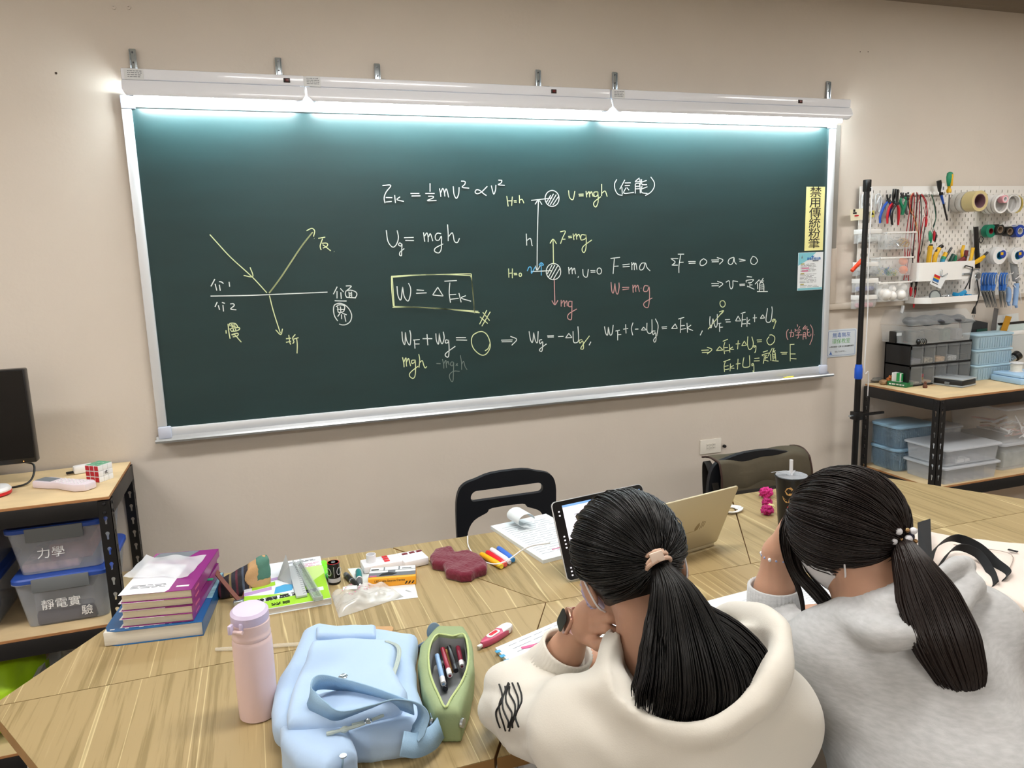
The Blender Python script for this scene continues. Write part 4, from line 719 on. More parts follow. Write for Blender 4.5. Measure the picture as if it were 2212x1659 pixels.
t, a, b, zb = cbox(1890, 1970, 612, 648, 'clear bin of white foam balls, lowest of three')
for i, (px, py, r, d) in enumerate(((1897, 617, .021, .04), (1909, 619, .021, .03), (1895, 632, .021, .05), (1911, 636, .030, .055), (1926, 625, .021, .05), (1926, 640, .023, .06), (1946, 619, .020, .035), (1957, 621, .022, .04), (1945, 638, .026, .06))):
    p = pg(px, py, d); p.z = max(p.z, zb + r + .003); p.x = min(max(p.x, a.x + r + .006), b.x - r - .006)
    tag(MB().sph(p, r, 20).build('foam_ball', 'ball_white'), 'white foam ball in the lowest clear bin, %s' % ['top left corner', 'top, second from the left', 'lower left corner', 'largest, left of centre', 'top centre', 'bottom centre', 'top, second from the right', 'top right corner', 'large, lower right'][i], 'ball', 'white foam balls')
m = MB(); line(m, [(1951, 660), (1949, 670), (1947, 676)], .008, .02); tag(m.build('hanging_tab', 'clip_clear'), 'translucent tab hanging below the foam ball bin', 'tab')
# orange stick
m = MB(); m.tube([pg(1840, 585, .07), pg(1864, 560, .07)], [.009, .010], 12); tag(m.build('orange_stick', mat('stick_orange', '#f0461e', .4)), 'bright orange stick poking out left of the pegboard', 'stick')
# --- cable rail with leads
Rl = thing('tool_rail', 'white slotted rail holding test leads and a screwdriver', 'rail', pg(2010, 420, .03)); a, b = aw(1967, 421, PB - .05), aw(2055, 422, PB - .05)
m = MB(); m.box((a.x, PB - .004, a.z + .002), (b.x, PB - .0003, a.z + .045)); m.build('rail_plate', 'peg_hook', Rl); m = MB(); m.rbox((a.x, PB - .012, a.z), (b.x, PB - .0003, a.z + .004), .001)
x = a.x
while x < b.x - .01: m.rbox((x, PB - .05, a.z), (x + .009, PB - .010, a.z + .005), .002); m.rbox((x, PB - .053, a.z), (x + .009, PB - .047, a.z + .014), .002); x += .024
m.build('rail_teeth', 'peg_hook', Rl, kind='stuff')
for n_, c in (('wire_red', '#a8202a'), ('wire_black', '#1a1a1c'), ('wire_orange', '#d0703a'), ('wire_yellow', '#d6b257'), ('wire_white', '#dcd8d0'), ('wire_green', '#2b6b57')): mat(n_, c, .4)
def lead(lab, pts, m_, r=.0017, d=.045, clip=None, cm='tool_red'):
    t = tag(line(MB(), pts, r, d, 6, 6).build('test_lead', m_), lab, 'cable', 'test leads hung on the rail')
    if clip:
        e = pg(*pts[-1][:2], d); mb = MB(); mb.tube([e + Vector((0, 0, .004)), e - Vector((0, 0, .012)), e - Vector((0, 0, .034)), e - Vector((0, 0, .046))], [.003, .007, .005, .0025], 8); mb.build('clip', cm, t)
LR = [('red lead looping over the rail, first from the left', [(1966, 640), (1960, 560), (1968, 470), (1968, 428), (1976, 416), (1982, 424), (1978, 480), (1972, 560), (1968, 620)], 'wire_red', 'tool_red'),
 ('black lead beside the first red one', [(1975, 610), (1968, 500), (1971, 430), (1977, 419), (1981, 430), (1974, 520), (1970, 600)], 'wire_black', 'tool_black'),
 ('red lead hanging behind the clear bins', [(1958, 600), (1955, 530), (1966, 450), (1972, 420), (1975, 440), (1966, 540), (1952, 605)], 'wire_red', None),
 ('orange lead curving out at the left', [(1972, 417), (1965, 430), (1966, 452), (1974, 470), (1981, 500)], 'wire_orange', None),
 ('yellow lead crossing the red ones', [(1968, 425), (1970, 450), (1979, 480), (1984, 520), (1979, 600)], 'wire_yellow', None),
 ('dark red lead over the second tooth', [(1985, 418), (1986, 460), (1983, 540), (1978, 620), (1975, 645)], 'wire_red', 'tool_red'),
 ('black lead over the second tooth', [(1988, 420), (1990, 470), (1985, 560), (1980, 600)], 'wire_black', 'tool_black'),
 ('red lead bending right to a red clip', [(1990, 419), (2000, 440), (2003, 466), (1994, 478), (1984, 560), (1995, 584)], 'wire_red', 'tool_red'),
 ('black lead with a bare probe tip', [(1992, 420), (2002, 450), (1999, 480), (1990, 540), (1978, 580), (1978, 618)], 'wire_black', 'tool_black'),
 ('white lead hanging straight down', [(1986, 422), (1992, 450), (1984, 520), (1976, 600)], 'wire_white', None),
 ('red lead with a red plug near the rail', [(1992, 420), (2001, 436), (1998, 456), (2001, 470)], 'wire_red', 'tool_red'),
 ('white lead with a green crocodile clip', [(2004, 420), (2008, 440), (2013, 480), (2009, 500)], 'wire_white', 'tool_green'),
 ('black lead with a black crocodile clip', [(2012, 420), (2020, 445), (2022, 470), (2016, 490), (2021, 503)], 'wire_black', 'tool_black'),
 ('green lead with a green crocodile clip', [(2006, 420), (2014, 424), (2019, 450), (2021, 475), (2012, 505)], 'wire_green', 'tool_green'),
 ('red lead with a red crocodile clip at the right', [(2011, 422), (2004, 440), (2009, 470), (2018, 500)], 'wire_white', 'tool_red')]
for i, (lb, pts, m_, cl) in enumerate(LR): lead(lb, pts, m_, d=.045 + .003 * (i % 4), clip=cl is not None, cm=cl or 'tool_red', r=.0022 if m_ in ('wire_red', 'wire_black') else .0016)
# thermometer pen and screwdriver
t = thing('voltage_tester', 'black and blue pen tester with a white display standing in the rail', 'tester', pg(2036, 430, .045))
MB().tube([pg(2033, 421, .045), pg(2030, 402, .045), pg(2028, 390, .045)], [.010, .012, .011], 12).build('barrel', 'tool_black', t); MB().tube([pg(2033, 421, .045), pg(2038, 440, .045)], [.007, .005], 10).build('blue_sleeve', 'tool_blue', t); MB().tube([pg(2038, 440, .045), pg(2046, 476, .045)], [.005, .004], 8).build('shaft', 'tool_black', t)
c = pg(2032.5, 406, .045); m = MB(frame(c + Vector((0, -.0125, 0)), (1, 0, .0), (-.12, 0, 1))); m.prism(rrect(.017, .042, .002), -.004, .0015); f = m.build('display', 'white_plastic', t); m = MB(frame(c + Vector((0, -.0142, -.003)), (1, 0, 0), (-.12, 0, 1))); m.prism(rrect(.008, .016, .001), 0, .0008); m.build('lcd', 'grey_print', f)
t = thing('screwdriver', 'screwdriver with a green and yellow grip standing in the rail', 'screwdriver', pg(2050, 420, .045)); MB().lathe([(.001, -.085), (.003, -.08), (.003, 0)], pg(2051, 419, .045), 10).build('shaft', 'tool_grey', t)
p = pg(2049.5, 416, .045); MB().lathe([(.004, -.004), (.012, .0), (.012, .012), (.007, .022), (.009, .034)], p, 16).build('yellow_collar', 'tool_yellow', t); MB().lathe([(.009, .030), (.014, .055), (.016, .075), (.013, .094), (.005, .100)], p, 16).build('green_grip', 'tool_green', t); m = MB(); m.rbox((p.x - .004, p.y - .018, p.z + .03), (p.x + .004, p.y - .008, p.z + .088), .002); m.build('yellow_inlay', 'tool_yellow', t)
# --- tape rolls
for n_, c in (('tape_tan', '#cdbd8a'), ('tape_clear', '#c9c8c4'), ('tape_white', '#e6e6e6'), ('tape_pink', '#e2a3ad'), ('tape_gold', '#b9a758'), ('tape_green', '#0f7a5f'), ('tape_black', '#1c1c1a'), ('tape_blue', '#1c3f9e'), ('core_brown', '#8d7a68'), ('core_purple', '#8a6a74')): mat(n_, c, .35)
def roll(lab, px, py, ro, ri, w, d, m_, core='core_brown', ax=(-.05, -1, -.02), grp='tape rolls on pegboard hooks', ref=None):
    c = pg(px, py, d)
    if ref: c = pg(px, py, ref); c.y = PB - d
    t = thing('tape_roll', lab, 'tape', c, group=grp); A = Vector(ax).normalized()
    MB().lathe([(ri + .003, 0), (ro, 0), (ro, w), (ri + .003, w), (ri + .003, 0)], c - A*w, 28, A).build('tape', m_, t); MB().lathe([(ri, 0), (ri + .003, 0), (ri + .003, w), (ri, w), (ri, 0)], c - A*w, 28, A).build('core', core, t)
roll('wide tan packing tape roll, biggest on the pegboard', 2117, 434, .050, .032, .062, .135, 'tape_tan', 'core_purple')
roll('clear tape roll right behind the tan roll', 2117, 434, .050, .038, .028, .068, 'tape_clear', ref=.135); roll('clear tape roll nearest the board behind the tan roll', 2117, 434, .049, .038, .03, .036, 'tape_clear', ref=.135)
for i, d in enumerate((.040, .060, .080, .102)): roll('narrow white tape roll, %s of the row of four' % ['rearmost', 'second', 'third', 'frontmost'][i], 2163, 440, .047, .036, .017, d, 'tape_white', 'tape_clear', ref=.102)
roll('small pink tape roll above the white rolls', 2172, 430, .019, .010, .03, .115, 'tape_pink', 'white_plastic')
roll('clear tape ring at the right of the white rolls', 2190, 440, .048, .040, .02, .09, 'tape_clear', 'tape_white'); roll('gold tinted tape ring behind the clear ring', 2196, 441, .045, .036, .02, .06, 'tape_gold', 'tape_gold')
roll('green electrical tape roll', 2141, 499, .033, .012, .03, .05, 'tape_green', 'tool_maroon'); roll('black tape roll next to the green one', 2161, 496, .028, .015, .04, .065, 'tape_black', 'core_brown')
roll('second black tape roll with a brown core', 2182, 500, .025, .014, .03, .06, 'tape_black', 'core_brown'); roll('blue electrical tape roll at the frame edge', 2204, 499, .032, .014, .04, .06, 'tape_blue', 'tape_clear')
for i, (px, py) in enumerate(((2134, 487), (2166, 490), (2187, 495), (2180, 428), (2160, 545), (2195, 545))): hook(px, py, 'white hook for tape rolls, ' + ['left of the green roll', 'in the black roll', 'in the brown-cored roll', 'through the pink roll', 'in the left tape dispenser', 'in the right tape dispenser'][i], L=.085, up=.014)
for i, px in enumerate((2152, 2160, 2199)):
    roll(['white dispenser ring behind the blue one', 'white dispenser ring with a blue and yellow label', 'second white ring with a blue and yellow label'][i], px, 552, .044, .018, .02, .05 + (.03 if i else 0), 'tape_white', 'tool_cyan')
    if i:
        c = pg(px + 6, 549, .083 if i else .05); mb = MB(); mb.cyl(c, c - Vector((0, .003, 0)), .020, n=20); lb = tag(mb.build('dispenser_label', 'tape_blue'), 'round blue and yellow label on the %s white tape ring' % ('first', 'second')[i-1], 'label'); mb = MB(); mb.box((c.x - .018, c.y - .0045, c.z - .004), (c.x - .001, c.y - .003, c.z + .010)); mb.build('yellow_patch', 'tool_yellow', lb)
# --- white tool bin
a, b = aw(1985, 568, PB - .09), aw(2107, 570, PB - .09); zb = aw(2107, 602, PB - .09).z
Tb = thing('tool_bin', 'white wall bin full of yellow, green and red tool handles', 'bin', ((a.x+b.x)/2, PB, zb)); m = MB(); ol = [(a.x, PB - .001), (a.x, PB - .06), (a.x + .012, PB - .082), (a.x + .03, PB - .09), (b.x - .004, PB - .09), (b.x, PB - .086), (b.x, PB - .001)]
n = len(ol); inn = [(a.x + .003, PB - .003), (a.x + .003, PB - .06), (a.x + .014, PB - .080), (a.x + .03, PB - .087), (b.x - .004, PB - .087), (b.x - .003, PB - .086), (b.x - .003, PB - .003)]
L = [(ol, zb), (ol, a.z), (inn, a.z), (inn, zb + .003)]; m.add([(p[0], p[1], z) for q_, z in L for p in q_], [(i*n+k, i*n+(k+1) % n, (i+1)*n+(k+1) % n, (i+1)*n+k) for i in range(3) for k in range(n)] + [tuple(range(n))[::-1], tuple(range(3*n, 4*n))])
m.build('bin_body', 'peg_hook', Tb, 30)
def handle(lab, segs, d=.045, cat='hand tool', grp='tools standing in the white bin'):
    t = thing('hand_tool', lab, cat, pg(*segs[0][1][0], d), group=grp)
    for nm, pts, m_, r in segs: line(MB(), pts, r, d, 10).build(nm, m_, t)
handle('cutter with a yellow and black handle, leftmost in the bin', [('grip', [(2005, 572), (2007, 555), (2010, 531)], 'tool_yellow', .0115), ('base', [(2004, 590), (2005, 573)], 'tool_black', .013), ('cap', [(2011, 528), (2011, 537)], 'tool_black', .009)], .04)
handle('knife with a black and yellow handle leaning right', [('grip', [(2017, 572), (2021, 552), (2029, 536)], 'tool_yellow', .011), ('base', [(2015, 588), (2017, 573)], 'tool_black', .013), ('back', [(2022, 545), (2032, 532), (2036, 533)], 'tool_black', .008)], .055)
handle('glue stick with a green and blue label', [('tube', [(2032, 580), (2037, 560)], 'tool_cyan', .011), ('collar', [(2037, 560), (2039, 555)], 'tool_green', .0115), ('cap', [(2039, 555), (2043, 546)], 'tool_yellow', .010)], .06)
handle('black pen standing behind the glue stick', [('barrel', [(2040, 560), (2055, 536)], 'tool_black', .006), ('stripe', [(2050, 544), (2056, 535)], 'tool_grey', .0045)], .03)
handle('dark green tool handle in the middle of the bin', [('grip', [(2045, 582), (2054, 562), (2060, 550)], 'tool_dkgreen', .0105)], .06)
handle('dark green handle behind the first green one', [('grip', [(2050, 585), (2062, 565), (2064, 552)], 'tool_green', .008)], .035)
handle('dark red curved handle leaning right', [('grip', [(2056, 582), (2068, 568), (2082, 558)], 'tool_maroon', .0105), ('tip', [(2076, 562), (2085, 555)], 'tool_black', .009)], .06)
handle('upright dark red screwdriver grip', [('grip', [(2080, 575), (2085, 556), (2088, 541)], 'tool_maroon', .0095)], .035)
handle('yellow bent handle behind the red one', [('grip', [(2079, 560), (2078, 545), (2082, 530)], 'tool_yellow', .0075)], .025)
handle('pliers with yellow handles at the right of the bin', [('grip', [(2092, 572), (2098, 556), (2102, 535)], 'tool_yellow', .0085), ('second_grip', [(2098, 573), (2112, 562), (2126, 554)], 'tool_yellow', .0085), ('third_grip', [(2104, 570), (2118, 563), (2122, 557)], 'tool_yellow', .0065)], .06)
handle('black pen poking out to the right of the bin', [('barrel', [(2110, 568), (2133, 545)], 'tool_black', .006)], .045)
handle('black clamp standing behind the bin', [('body', [(2112, 580), (2110, 540), (2108, 490)], 'tool_black', .012), ('lever', [(2108, 500), (2118, 525), (2124, 515), (2117, 513), (2112, 540)], 'tool_black', .0022)], .03)
# tilted resistor card with clip
o_, T = card('resistor_card', 'white card printed with red, yellow and blue bands clipped to the tool bin', 'card', [(2021, 589), (2046, 597), (2032, 624), (2008, 613)], .094, 'paper_white')
e1 = (T @ Vector((1, 0, 0)) - T @ Vector((0, 0, 0)))
for nm, y0, y1, c in (('red_band', .042, .054, 'red_plastic'), ('orange_band', .036, .042, 'tool_yellow'), ('blue_band', .022, .034, 'deep_blue_print'), ('black_line', .012, .015, 'ink')): mb = MB(T); mb.box((.010, y0, .0003), (.050, y1, .0009)); mb.build(nm, c, o_, 0)
m = MB(); line(m, [(2033, 597), (2036, 588), (2035, 583), (2032, 586), (2033, 597), (2044, 592), (2047, 590), (2045, 594), (2035, 598)], .0012, .097, 5); tag(m.build('binder_clip', 'chrome'), 'wire binder clip holding the resistor card', 'clip')
# tweezers, chain watch, cord with plug
m = MB(); line(m, [(2084, 625), (2094, 605), (2101, 580), (2098, 577), (2086, 574), (2084, 578)], .003, .10); line(m, [(2094, 624), (2096, 605), (2101, 582)], .003, .10); tag(m.build('tweezers', 'tool_black'), 'black tweezers hanging in front of the tool bin', 'tweezers')
t = thing('pocket_mirror', 'small oval dial on a silver clip beside the scissors', 'dial', pg(2113, 595, .1)); c = pg(2112, 596, .10); MB().lathe([(0, 0), (.017, 0), (.019, .003), (.017, .006), (.0, .005)], c, 20, (-.1, -1, 0)).build('case', 'chrome', t); m = MB(); m.cyl(c + Vector((0, -.006, 0)), c + Vector((0, -.0068, 0)), .014, n=20); m.build('dial', 'tool_grey', t); m = MB(); line(m, [(2080, 592), (2098, 591)], .005, .095); line(m, [(2100, 582), (2114, 581)], .005, .095); m.build('clip_bars', 'chrome', t, kind='stuff')
t = thing('power_cable', 'black power cord with a two-pin plug hanging below the tool bin', 'cord', pg(2110, 600, .1)); line(MB(), [(2110, 603), (2113, 620), (2115, 635), (2110, 655), (2106, 664)], .003, .10).build('wire', 'tool_black', t); MB().tube([pg(2106, 662, .1), pg(2104, 672, .1), pg(2103, 678, .1)], [.004, .009, .011], 8).build('plug_body', 'tool_black', t)
for i in (0, 1): m = MB(); p = pg(2101 + i*4, 680, .1); m.rbox((p.x - .002, p.y - .001, p.z - .012), (p.x + .002, p.y + .001, p.z), .0005); m.build('pin', 'chrome', t)
# shallow white tray with lens and clips
a, b = aw(2000, 655, PB - .11), aw(2109, 655, PB - .11); zb = a.z - .004
St = thing('shallow_tray', 'white shallow angled tray under the pegboard', 'tray', ((a.x+b.x)/2, PB, zb)); ol = [(a.x - .02, PB - .002), (a.x - .02, PB - .06), (a.x + .03, PB - .115), (b.x, PB - .115), (b.x + .02, PB - .06), (b.x + .02, PB - .002)]; n = len(ol); cxm = (a.x+b.x)/2
inn = [(cxm + (p[0] - cxm)*.975, PB - .004 + (p[1] - PB)*.96) for p in ol]; L = [(ol, zb), (ol, zb + .03), (inn, zb + .03), (inn, zb + .004)]
m = MB(); m.add([(p[0], p[1], z) for q_, z in L for p in q_], [(i*n+k, i*n+(k+1) % n, (i+1)*n+(k+1) % n, (i+1)*n+k) for i in range(3) for k in range(n)] + [tuple(range(n))[::-1], tuple(range(3*n, 4*n))]); m.build('tray_body', 'peg_hook', St, 30)
t = thing('helping_hand_magnifier', 'round magnifier on a clamp stand lying in the shallow tray', 'magnifier', (a.x + .08, PB - .06, zb + .02)); c = pg(2020, 641, .08); m = MB(); m.lathe([(.030, -.003), (.034, -.003), (.034, .003), (.030, .003), (.030, -.003)], c, 28, (-.1, -1, .1)); m.build('lens_ring', 'tool_grey', t); m = MB(); m.lathe([(0, .002), (.030, 0)], c, 28, (-.1, -1, .1)); m.build('lens', clear('lens_glass', '#dfe8e6', .35, .05), t)
m = MB(); line(m, [(2033, 640), (2040, 642), (2047, 648)], .003, .08); line(m, [(2047, 648), (2050, 636)], .004, .08); line(m, [(2052, 645), (2070, 640), (2078, 646)], .003, .08); m.sph(pg(2048, 640, .08), .006, 8); m.build('arm', 'chrome', t); m = MB(); m.rbox((pg(2046, 650, .07).x, PB - .09, zb + .005), (pg(2058, 650, .07).x, PB - .05, zb + .028), .003); m.build('base', 'tool_black', t)
mat('clip_skyblue', '#1f9ad2', .4)
for i, (px, py, rz) in enumerate(((2064, 636, .2), (2079, 633, -.5), (2088, 640, .4), (2070, 650, .1), (2082, 651, -.2), (2094, 648, .6), (2076, 642, 1.0))):
    c = pg(px, py, .065); c.z = max(c.z, zb + .016); m = MB(Matrix.Translation(c) @ Euler((rz*.6, rz, rz)).to_matrix().to_4x4()); m.prism([(-.018, -.008), (.018, -.008), (.014, .008), (-.014, .008)], -.009, .009, .002)
    tag(m.build('blue_clip', 'clip_skyblue'), 'sky blue plastic clip heaped in the shallow tray, %s' % ['left, upper', 'top', 'right, upper', 'left, lower', 'bottom centre', 'far right', 'centre'][i], 'clip', 'sky blue clips')
# --- scissors
mat('scissor_blue', '#3c74c8', .35); mat('scissor_grey', '#b9c0ba', .4); mat('blade_steel', '#8f9294', .28, metal=.8)
for i, (px, tipx, d) in enumerate(((2124, 2133, .04), (2131, 2139, .055), (2138, 2146, .07), (2147, 2152, .085), (2163, 2163, .06), (2170, 2172, .075))):
    t = thing('scissors', 'blue-handled scissors hanging points down, %s of six from the left' % 'first second third fourth fifth sixth'.split()[i], 'scissors', pg(px, 630, d), group='blue scissors'); z = pg(px, 603, d); T = frame(z, (1, 0, 0), (0, -.05, 1))
    for s in (-1, 1):
        T2 = T @ Matrix.Translation((s*.004, 0, s*.003)); e = [(.011*math.cos(2*PI*k/16), .034*math.sin(2*PI*k/16)) for k in range(16)]; e2 = [(p[0]*.62, p[1]*.80) for p in e]; e3 = [(p[0]*.48, p[1]*.72) for p in e]
        m = MB(); plate(m, T2, [e, e2], .005); m.tube([T2 @ Vector((0, -.032, .002)), T2 @ Vector((.0 - s*.003, -.058, .002))], [.006, .0045], 8); hd = m.build('handle', 'scissor_blue', t); m = MB(); plate(m, T2, [e2, e3], .006); m.build('grip_lining', 'scissor_grey', hd)
        q1 = T2 @ Vector((-s*.003, -.056, 0)); q2 = pg(tipx + s*1.5, 664, d); m = MB(); m.strip([q1, (q1+q2)/2, q2], (1, 0, 0), [.010, .008, .003], .0016); m.build('blade', 'blade_steel', t)
    MB().cyl(T @ Vector((0, -.062, .006)), T @ Vector((0, -.062, -.006)), .003, n=8).build('pivot', 'chrome', t)
hook(2150, 592, 'white hook holding the left scissors', L=.1); hook(2172, 592, 'white hook holding the right scissors', L=.1)
# --- glue guns with white cords
mat('gun_grey', '#9a9da0', .4); mat('gun_blue', '#8fb0dc', .4)
for lab, m_, body, trig, d in (('grey glue gun hanging at the pegboard right', 'gun_grey', [(2187, 556), (2191, 580), (2195, 606)], [(2194, 604), (2198, 612), (2190, 618)], .05), ('light blue glue gun hanging lower right', 'gun_blue', [(2196, 612), (2195, 630), (2194, 645), (2192, 660)], [(2192, 650), (2196, 664)], .075), ('light blue glue gun behind the other one', 'gun_blue', [(2178, 620), (2179, 640), (2177, 652)], [(2177, 650), (2180, 660)], .05)):
    t = thing('glue_gun', lab, 'glue gun', pg(*body[0], d)); line(MB(), body, .017 if m_ == 'gun_grey' else .012, d, 12).build('body', m_, t); line(MB(), trig, .007, d).build('nozzle', m_, t)
m = MB(); line(m, [(2193, 603), (2202, 596), (2208, 578), (2200, 566), (2206, 590), (2196, 602)], .002, .08, 6); line(m, [(2176, 612), (2186, 628), (2184, 655), (2184, 668)], .002, .08, 6); line(m, [(2190, 616), (2203, 632), (2206, 656)], .002, .08, 6); tag(m.build('tangled_cables', 'white_plastic', kind='stuff'), 'tangled white cords of the glue guns', 'cable')
# ================================================================ right rack, top
zt = .92
mat('cabinet_black', '#141416', .5, bump=.15, bscale=300); clear('drawer_clear', '#aab0b4', .17, .08); clear('clear_case', '#dfe4e6', .20, .06)
Cb = thing('drawer_cabinet', 'black cabinet with ten small clear drawers on the right rack', 'cabinet', (3.58, -.13, zt)); p0 = at(1968, 838, zt); x0 = p0.x; y0 = p0.y + .01; p1 = at(2095, 822, zt); x1 = p1.x; yb = -.035; hC = aw(1978, 745, y0).z - zt
m = MB(); tk_ = .008; m.box((x0, y0 + .012, zt + .0005), (x0 + tk_, yb, zt + hC)); m.box((x1 - tk_, y0 + .012, zt + .0005), (x1, yb, zt + hC)); m.box((x0, y0 + .012, zt + hC - tk_), (x1, yb, zt + hC)); m.box((x0, y0 + .012, zt + .0005), (x1, yb, zt + tk_)); m.box((x0, y0 + .012, zt + hC/2 - .004), (x1, yb, zt + hC/2 + .004)); m.box((x0, yb - .006, zt + .0005), (x1, yb, zt + hC))
wd_ = (x1 - x0 - 2*tk_) / 5
for i in range(1, 5): m.box((x0 + tk_ + i*wd_ - .0015, y0 + .016, zt + tk_), (x0 + tk_ + i*wd_ + .0015, yb - .006, zt + hC - tk_))
m.build('cabinet_shell', 'cabinet_black', Cb)
mat('bits_mixed', '#8a8478', .5, var=.6, vscale=120); mat('bits_wood', '#b99c7c', .6, var=.3, vscale=80)
for j in range(2):
    for i in range(5):
        xa, xb = x0 + tk_ + i*wd_ + .003, x0 + tk_ + (i+1)*wd_ - .003; za = zt + (tk_ if j == 0 else hC/2 + .004) + .002; zh = hC/2 - tk_ - .006
        m = MB(); m.box((xa, y0 + .004, za), (xb, y0 + .006, za + zh)); m.box((xa, y0 + .006, za), (xa + .0015, yb - .03, za + zh*.8)); m.box((xb - .0015, y0 + .006, za), (xb, yb - .03, za + zh*.8)); m.box((xa, y0 + .006, za), (xb, yb - .03, za + .0015)); d_ = m.build('drawer', 'drawer_clear', Cb)
        m = MB(); m.rbox((xa + .004, y0 - .006, za + zh - .008), (xb - .004, y0 + .004, za + zh - .003), .001); m.build('drawer_pull', 'drawer_clear', d_)
        m = MB(); m.rbox((xa + .006, y0 + .012, za + .002), (xb - .006, y0 + .07, za + .012 + .014*((i*3 + j) % 3)), .004); m.build('drawer_contents', ['bits_mixed', 'cable_black', 'bits_wood', 'content_dark', 'fill_silver'][(i*2 + j*3) % 5], d_)
zc2 = zt + hC
# clear dome box on the cabinet, with dark sleeve and metal parts
Cx = thing('clear_organizer', 'large clear plastic case on the drawer cabinet', 'case', ((x0+x1)/2, y0 + .08, zc2)); cx0, cx1 = aw(1952, 745, y0 + .04).x, x1 - .005; m = MB()
T = MT(((cx0+cx1)/2 , (y0 + yb)/2 + .02, zc2 + .0005)); m.T = T; tub(m, cx1 - cx0 - .01, .20, .085, .95, t=.002, r=.01, rim=.004); m.build('base_tub', 'clear_case', Cx)
m = MB(); m.T = T; w_, d_, h1, h2 = cx1 - cx0, .21, .092, .155; m.add([(-w_/2, -d_/2, h1), (w_/2, -d_/2, h1), (w_/2, d_/2, h1), (-w_/2, d_/2, h1), (-w_/2 + .03, -d_/2 + .04, h2), (w_/2 - .02, -d_/2 + .04, h2), (w_/2 - .02, d_/2 - .01, h2), (-w_/2 + .03, d_/2 - .01, h2)], [(0, 1, 5, 4), (1, 2, 6, 5), (2, 3, 7, 6), (3, 0, 4, 7), (4, 5, 6, 7)]); m.build('sloping_lid', 'clear_case', Cx, 0)
mat('dark_film', '#34373f', .28, bump=.8, bscale=25, coat=.3)
Ds = netmesh('dark_pouch', 'dark_film', lambda X, Y, Z: ell(X, Y, Z, ((cx0+cx1)/2 + .03, (y0+yb)/2, zc2 + .104), ((cx1-cx0)*.44, .075, .022)) + .007*np.sin(X*55 + Z*40)*np.cos(Y*60), ((cx0) - .02, y0 - .06, zc2 + .06), (cx1 + .08, yb + .04, zc2 + .15), .005); tag(Ds, 'crumpled dark grey plastic pouch lying on the clear case contents', 'pouch')
for i, (fx, zz, r, m_, lab) in enumerate(((.20, .03, .026, 'tool_black', 'black ringed camera lens part in the clear case'), (.45, .028, .024, 'cable_black', 'dark round knob part in the clear case'), (.62, .03, .026, 'tool_dkgreen', 'dark block with dials in the clear case'), (.82, .03, .022, 'content_dark', 'grey block at the right of the clear case'))):
    xx = cx0 + (cx1-cx0)*fx; m = MB(); m.rbox((xx - r, y0 + .02, zc2 + .004), (xx + r, y0 + .10, zc2 + .06), .008); m.lathe([(.012, 0), (.014, .004), (.006, .006)], (xx, y0 + .02, zc2 + .035), 14, (0, -1, 0)); tag(m.build('camera_part', m_), lab, 'part')
t = thing('small_lens', 'black lens with silver rings lying in front on the cabinet', 'lens', (cx0 + .08, y0 + .01, zc2)); A = Vector((1, -.15, 0)).normalized(); c = Vector((cx0 + .04, y0 + .002, zc2 + .0145))
MB().lathe([(.006, 0), (.014, .006), (.014, .045), (.011, .048)], c, 18, A).build('barrel', 'tool_black', t)
for k_ in (.012, .022, .034): MB().lathe([(.0142, 0), (.0148, .001), (.0142, .003)], c + A*k_, 18, A).build('ring', 'chrome', t)
t = thing('black_gadget', 'small black device standing at the cabinet left end', 'device', (x0 + .03, y0 + .06, zc2)); ga, gb = aw(1926, 742, -.08), aw(1947, 714, -.08); MB().rbox((ga.x, -.10, zc2 + .0005), (gb.x, -.06, gb.z), .004).build('casing', 'tool_black', t); MB().box((ga.x + .008, -.1008, gb.z - .022), (gb.x - .018, -.1, gb.z - .008)).build('label', 'paper_white', t)
tag(MB().rbox((gb.x + .004, -.11, zc2 + .0005), (gb.x + .018, -.09, zc2 + .05), .003).build('marker_stub', 'tool_red'), 'red and black marker stub beside the black device', 'marker')
# pale blue stacked boxes to the right of the cabinet
clear('pale_blue', '#a9c4d3', .85, .35); mat('pale_blue_lid', '#a8c8da', .45); mat('white_bin', '#e8eaea', .4)
xa, xb = x1 + .012, aw(2166, 800, -.16).x
for i in range(3):
    z = zt + i*.078; t = thing('ribbed_box', 'pale blue ribbed box behind the spool, %s of three stacked' % ('lowest', 'middle', 'topmost')[i], 'box', ((xa+xb)/2, -.12, z + .0005), group='pale blue ribbed boxes'); m = MB(MT(((xa+xb)/2, -.158, z + .0005))); tub(m, xb - xa, .10, .066, .95, t=.002, r=.02, rim=.003)
    for k_ in range(14): m.box((-(xb-xa)*.44 + k_*(xb-xa)*.88/13 - .001, -.0525, .006), (-(xb-xa)*.44 + k_*(xb-xa)*.88/13 + .001, -.047, .058))
    m.build('ribbed_tub', 'pale_blue', t); m = MB(MT(((xa+xb)/2, -.158, z + .0005))); lid(m, xb - xa, .10, .067, .009, .02, .004); m.build('lid', 'pale_blue_lid', t)
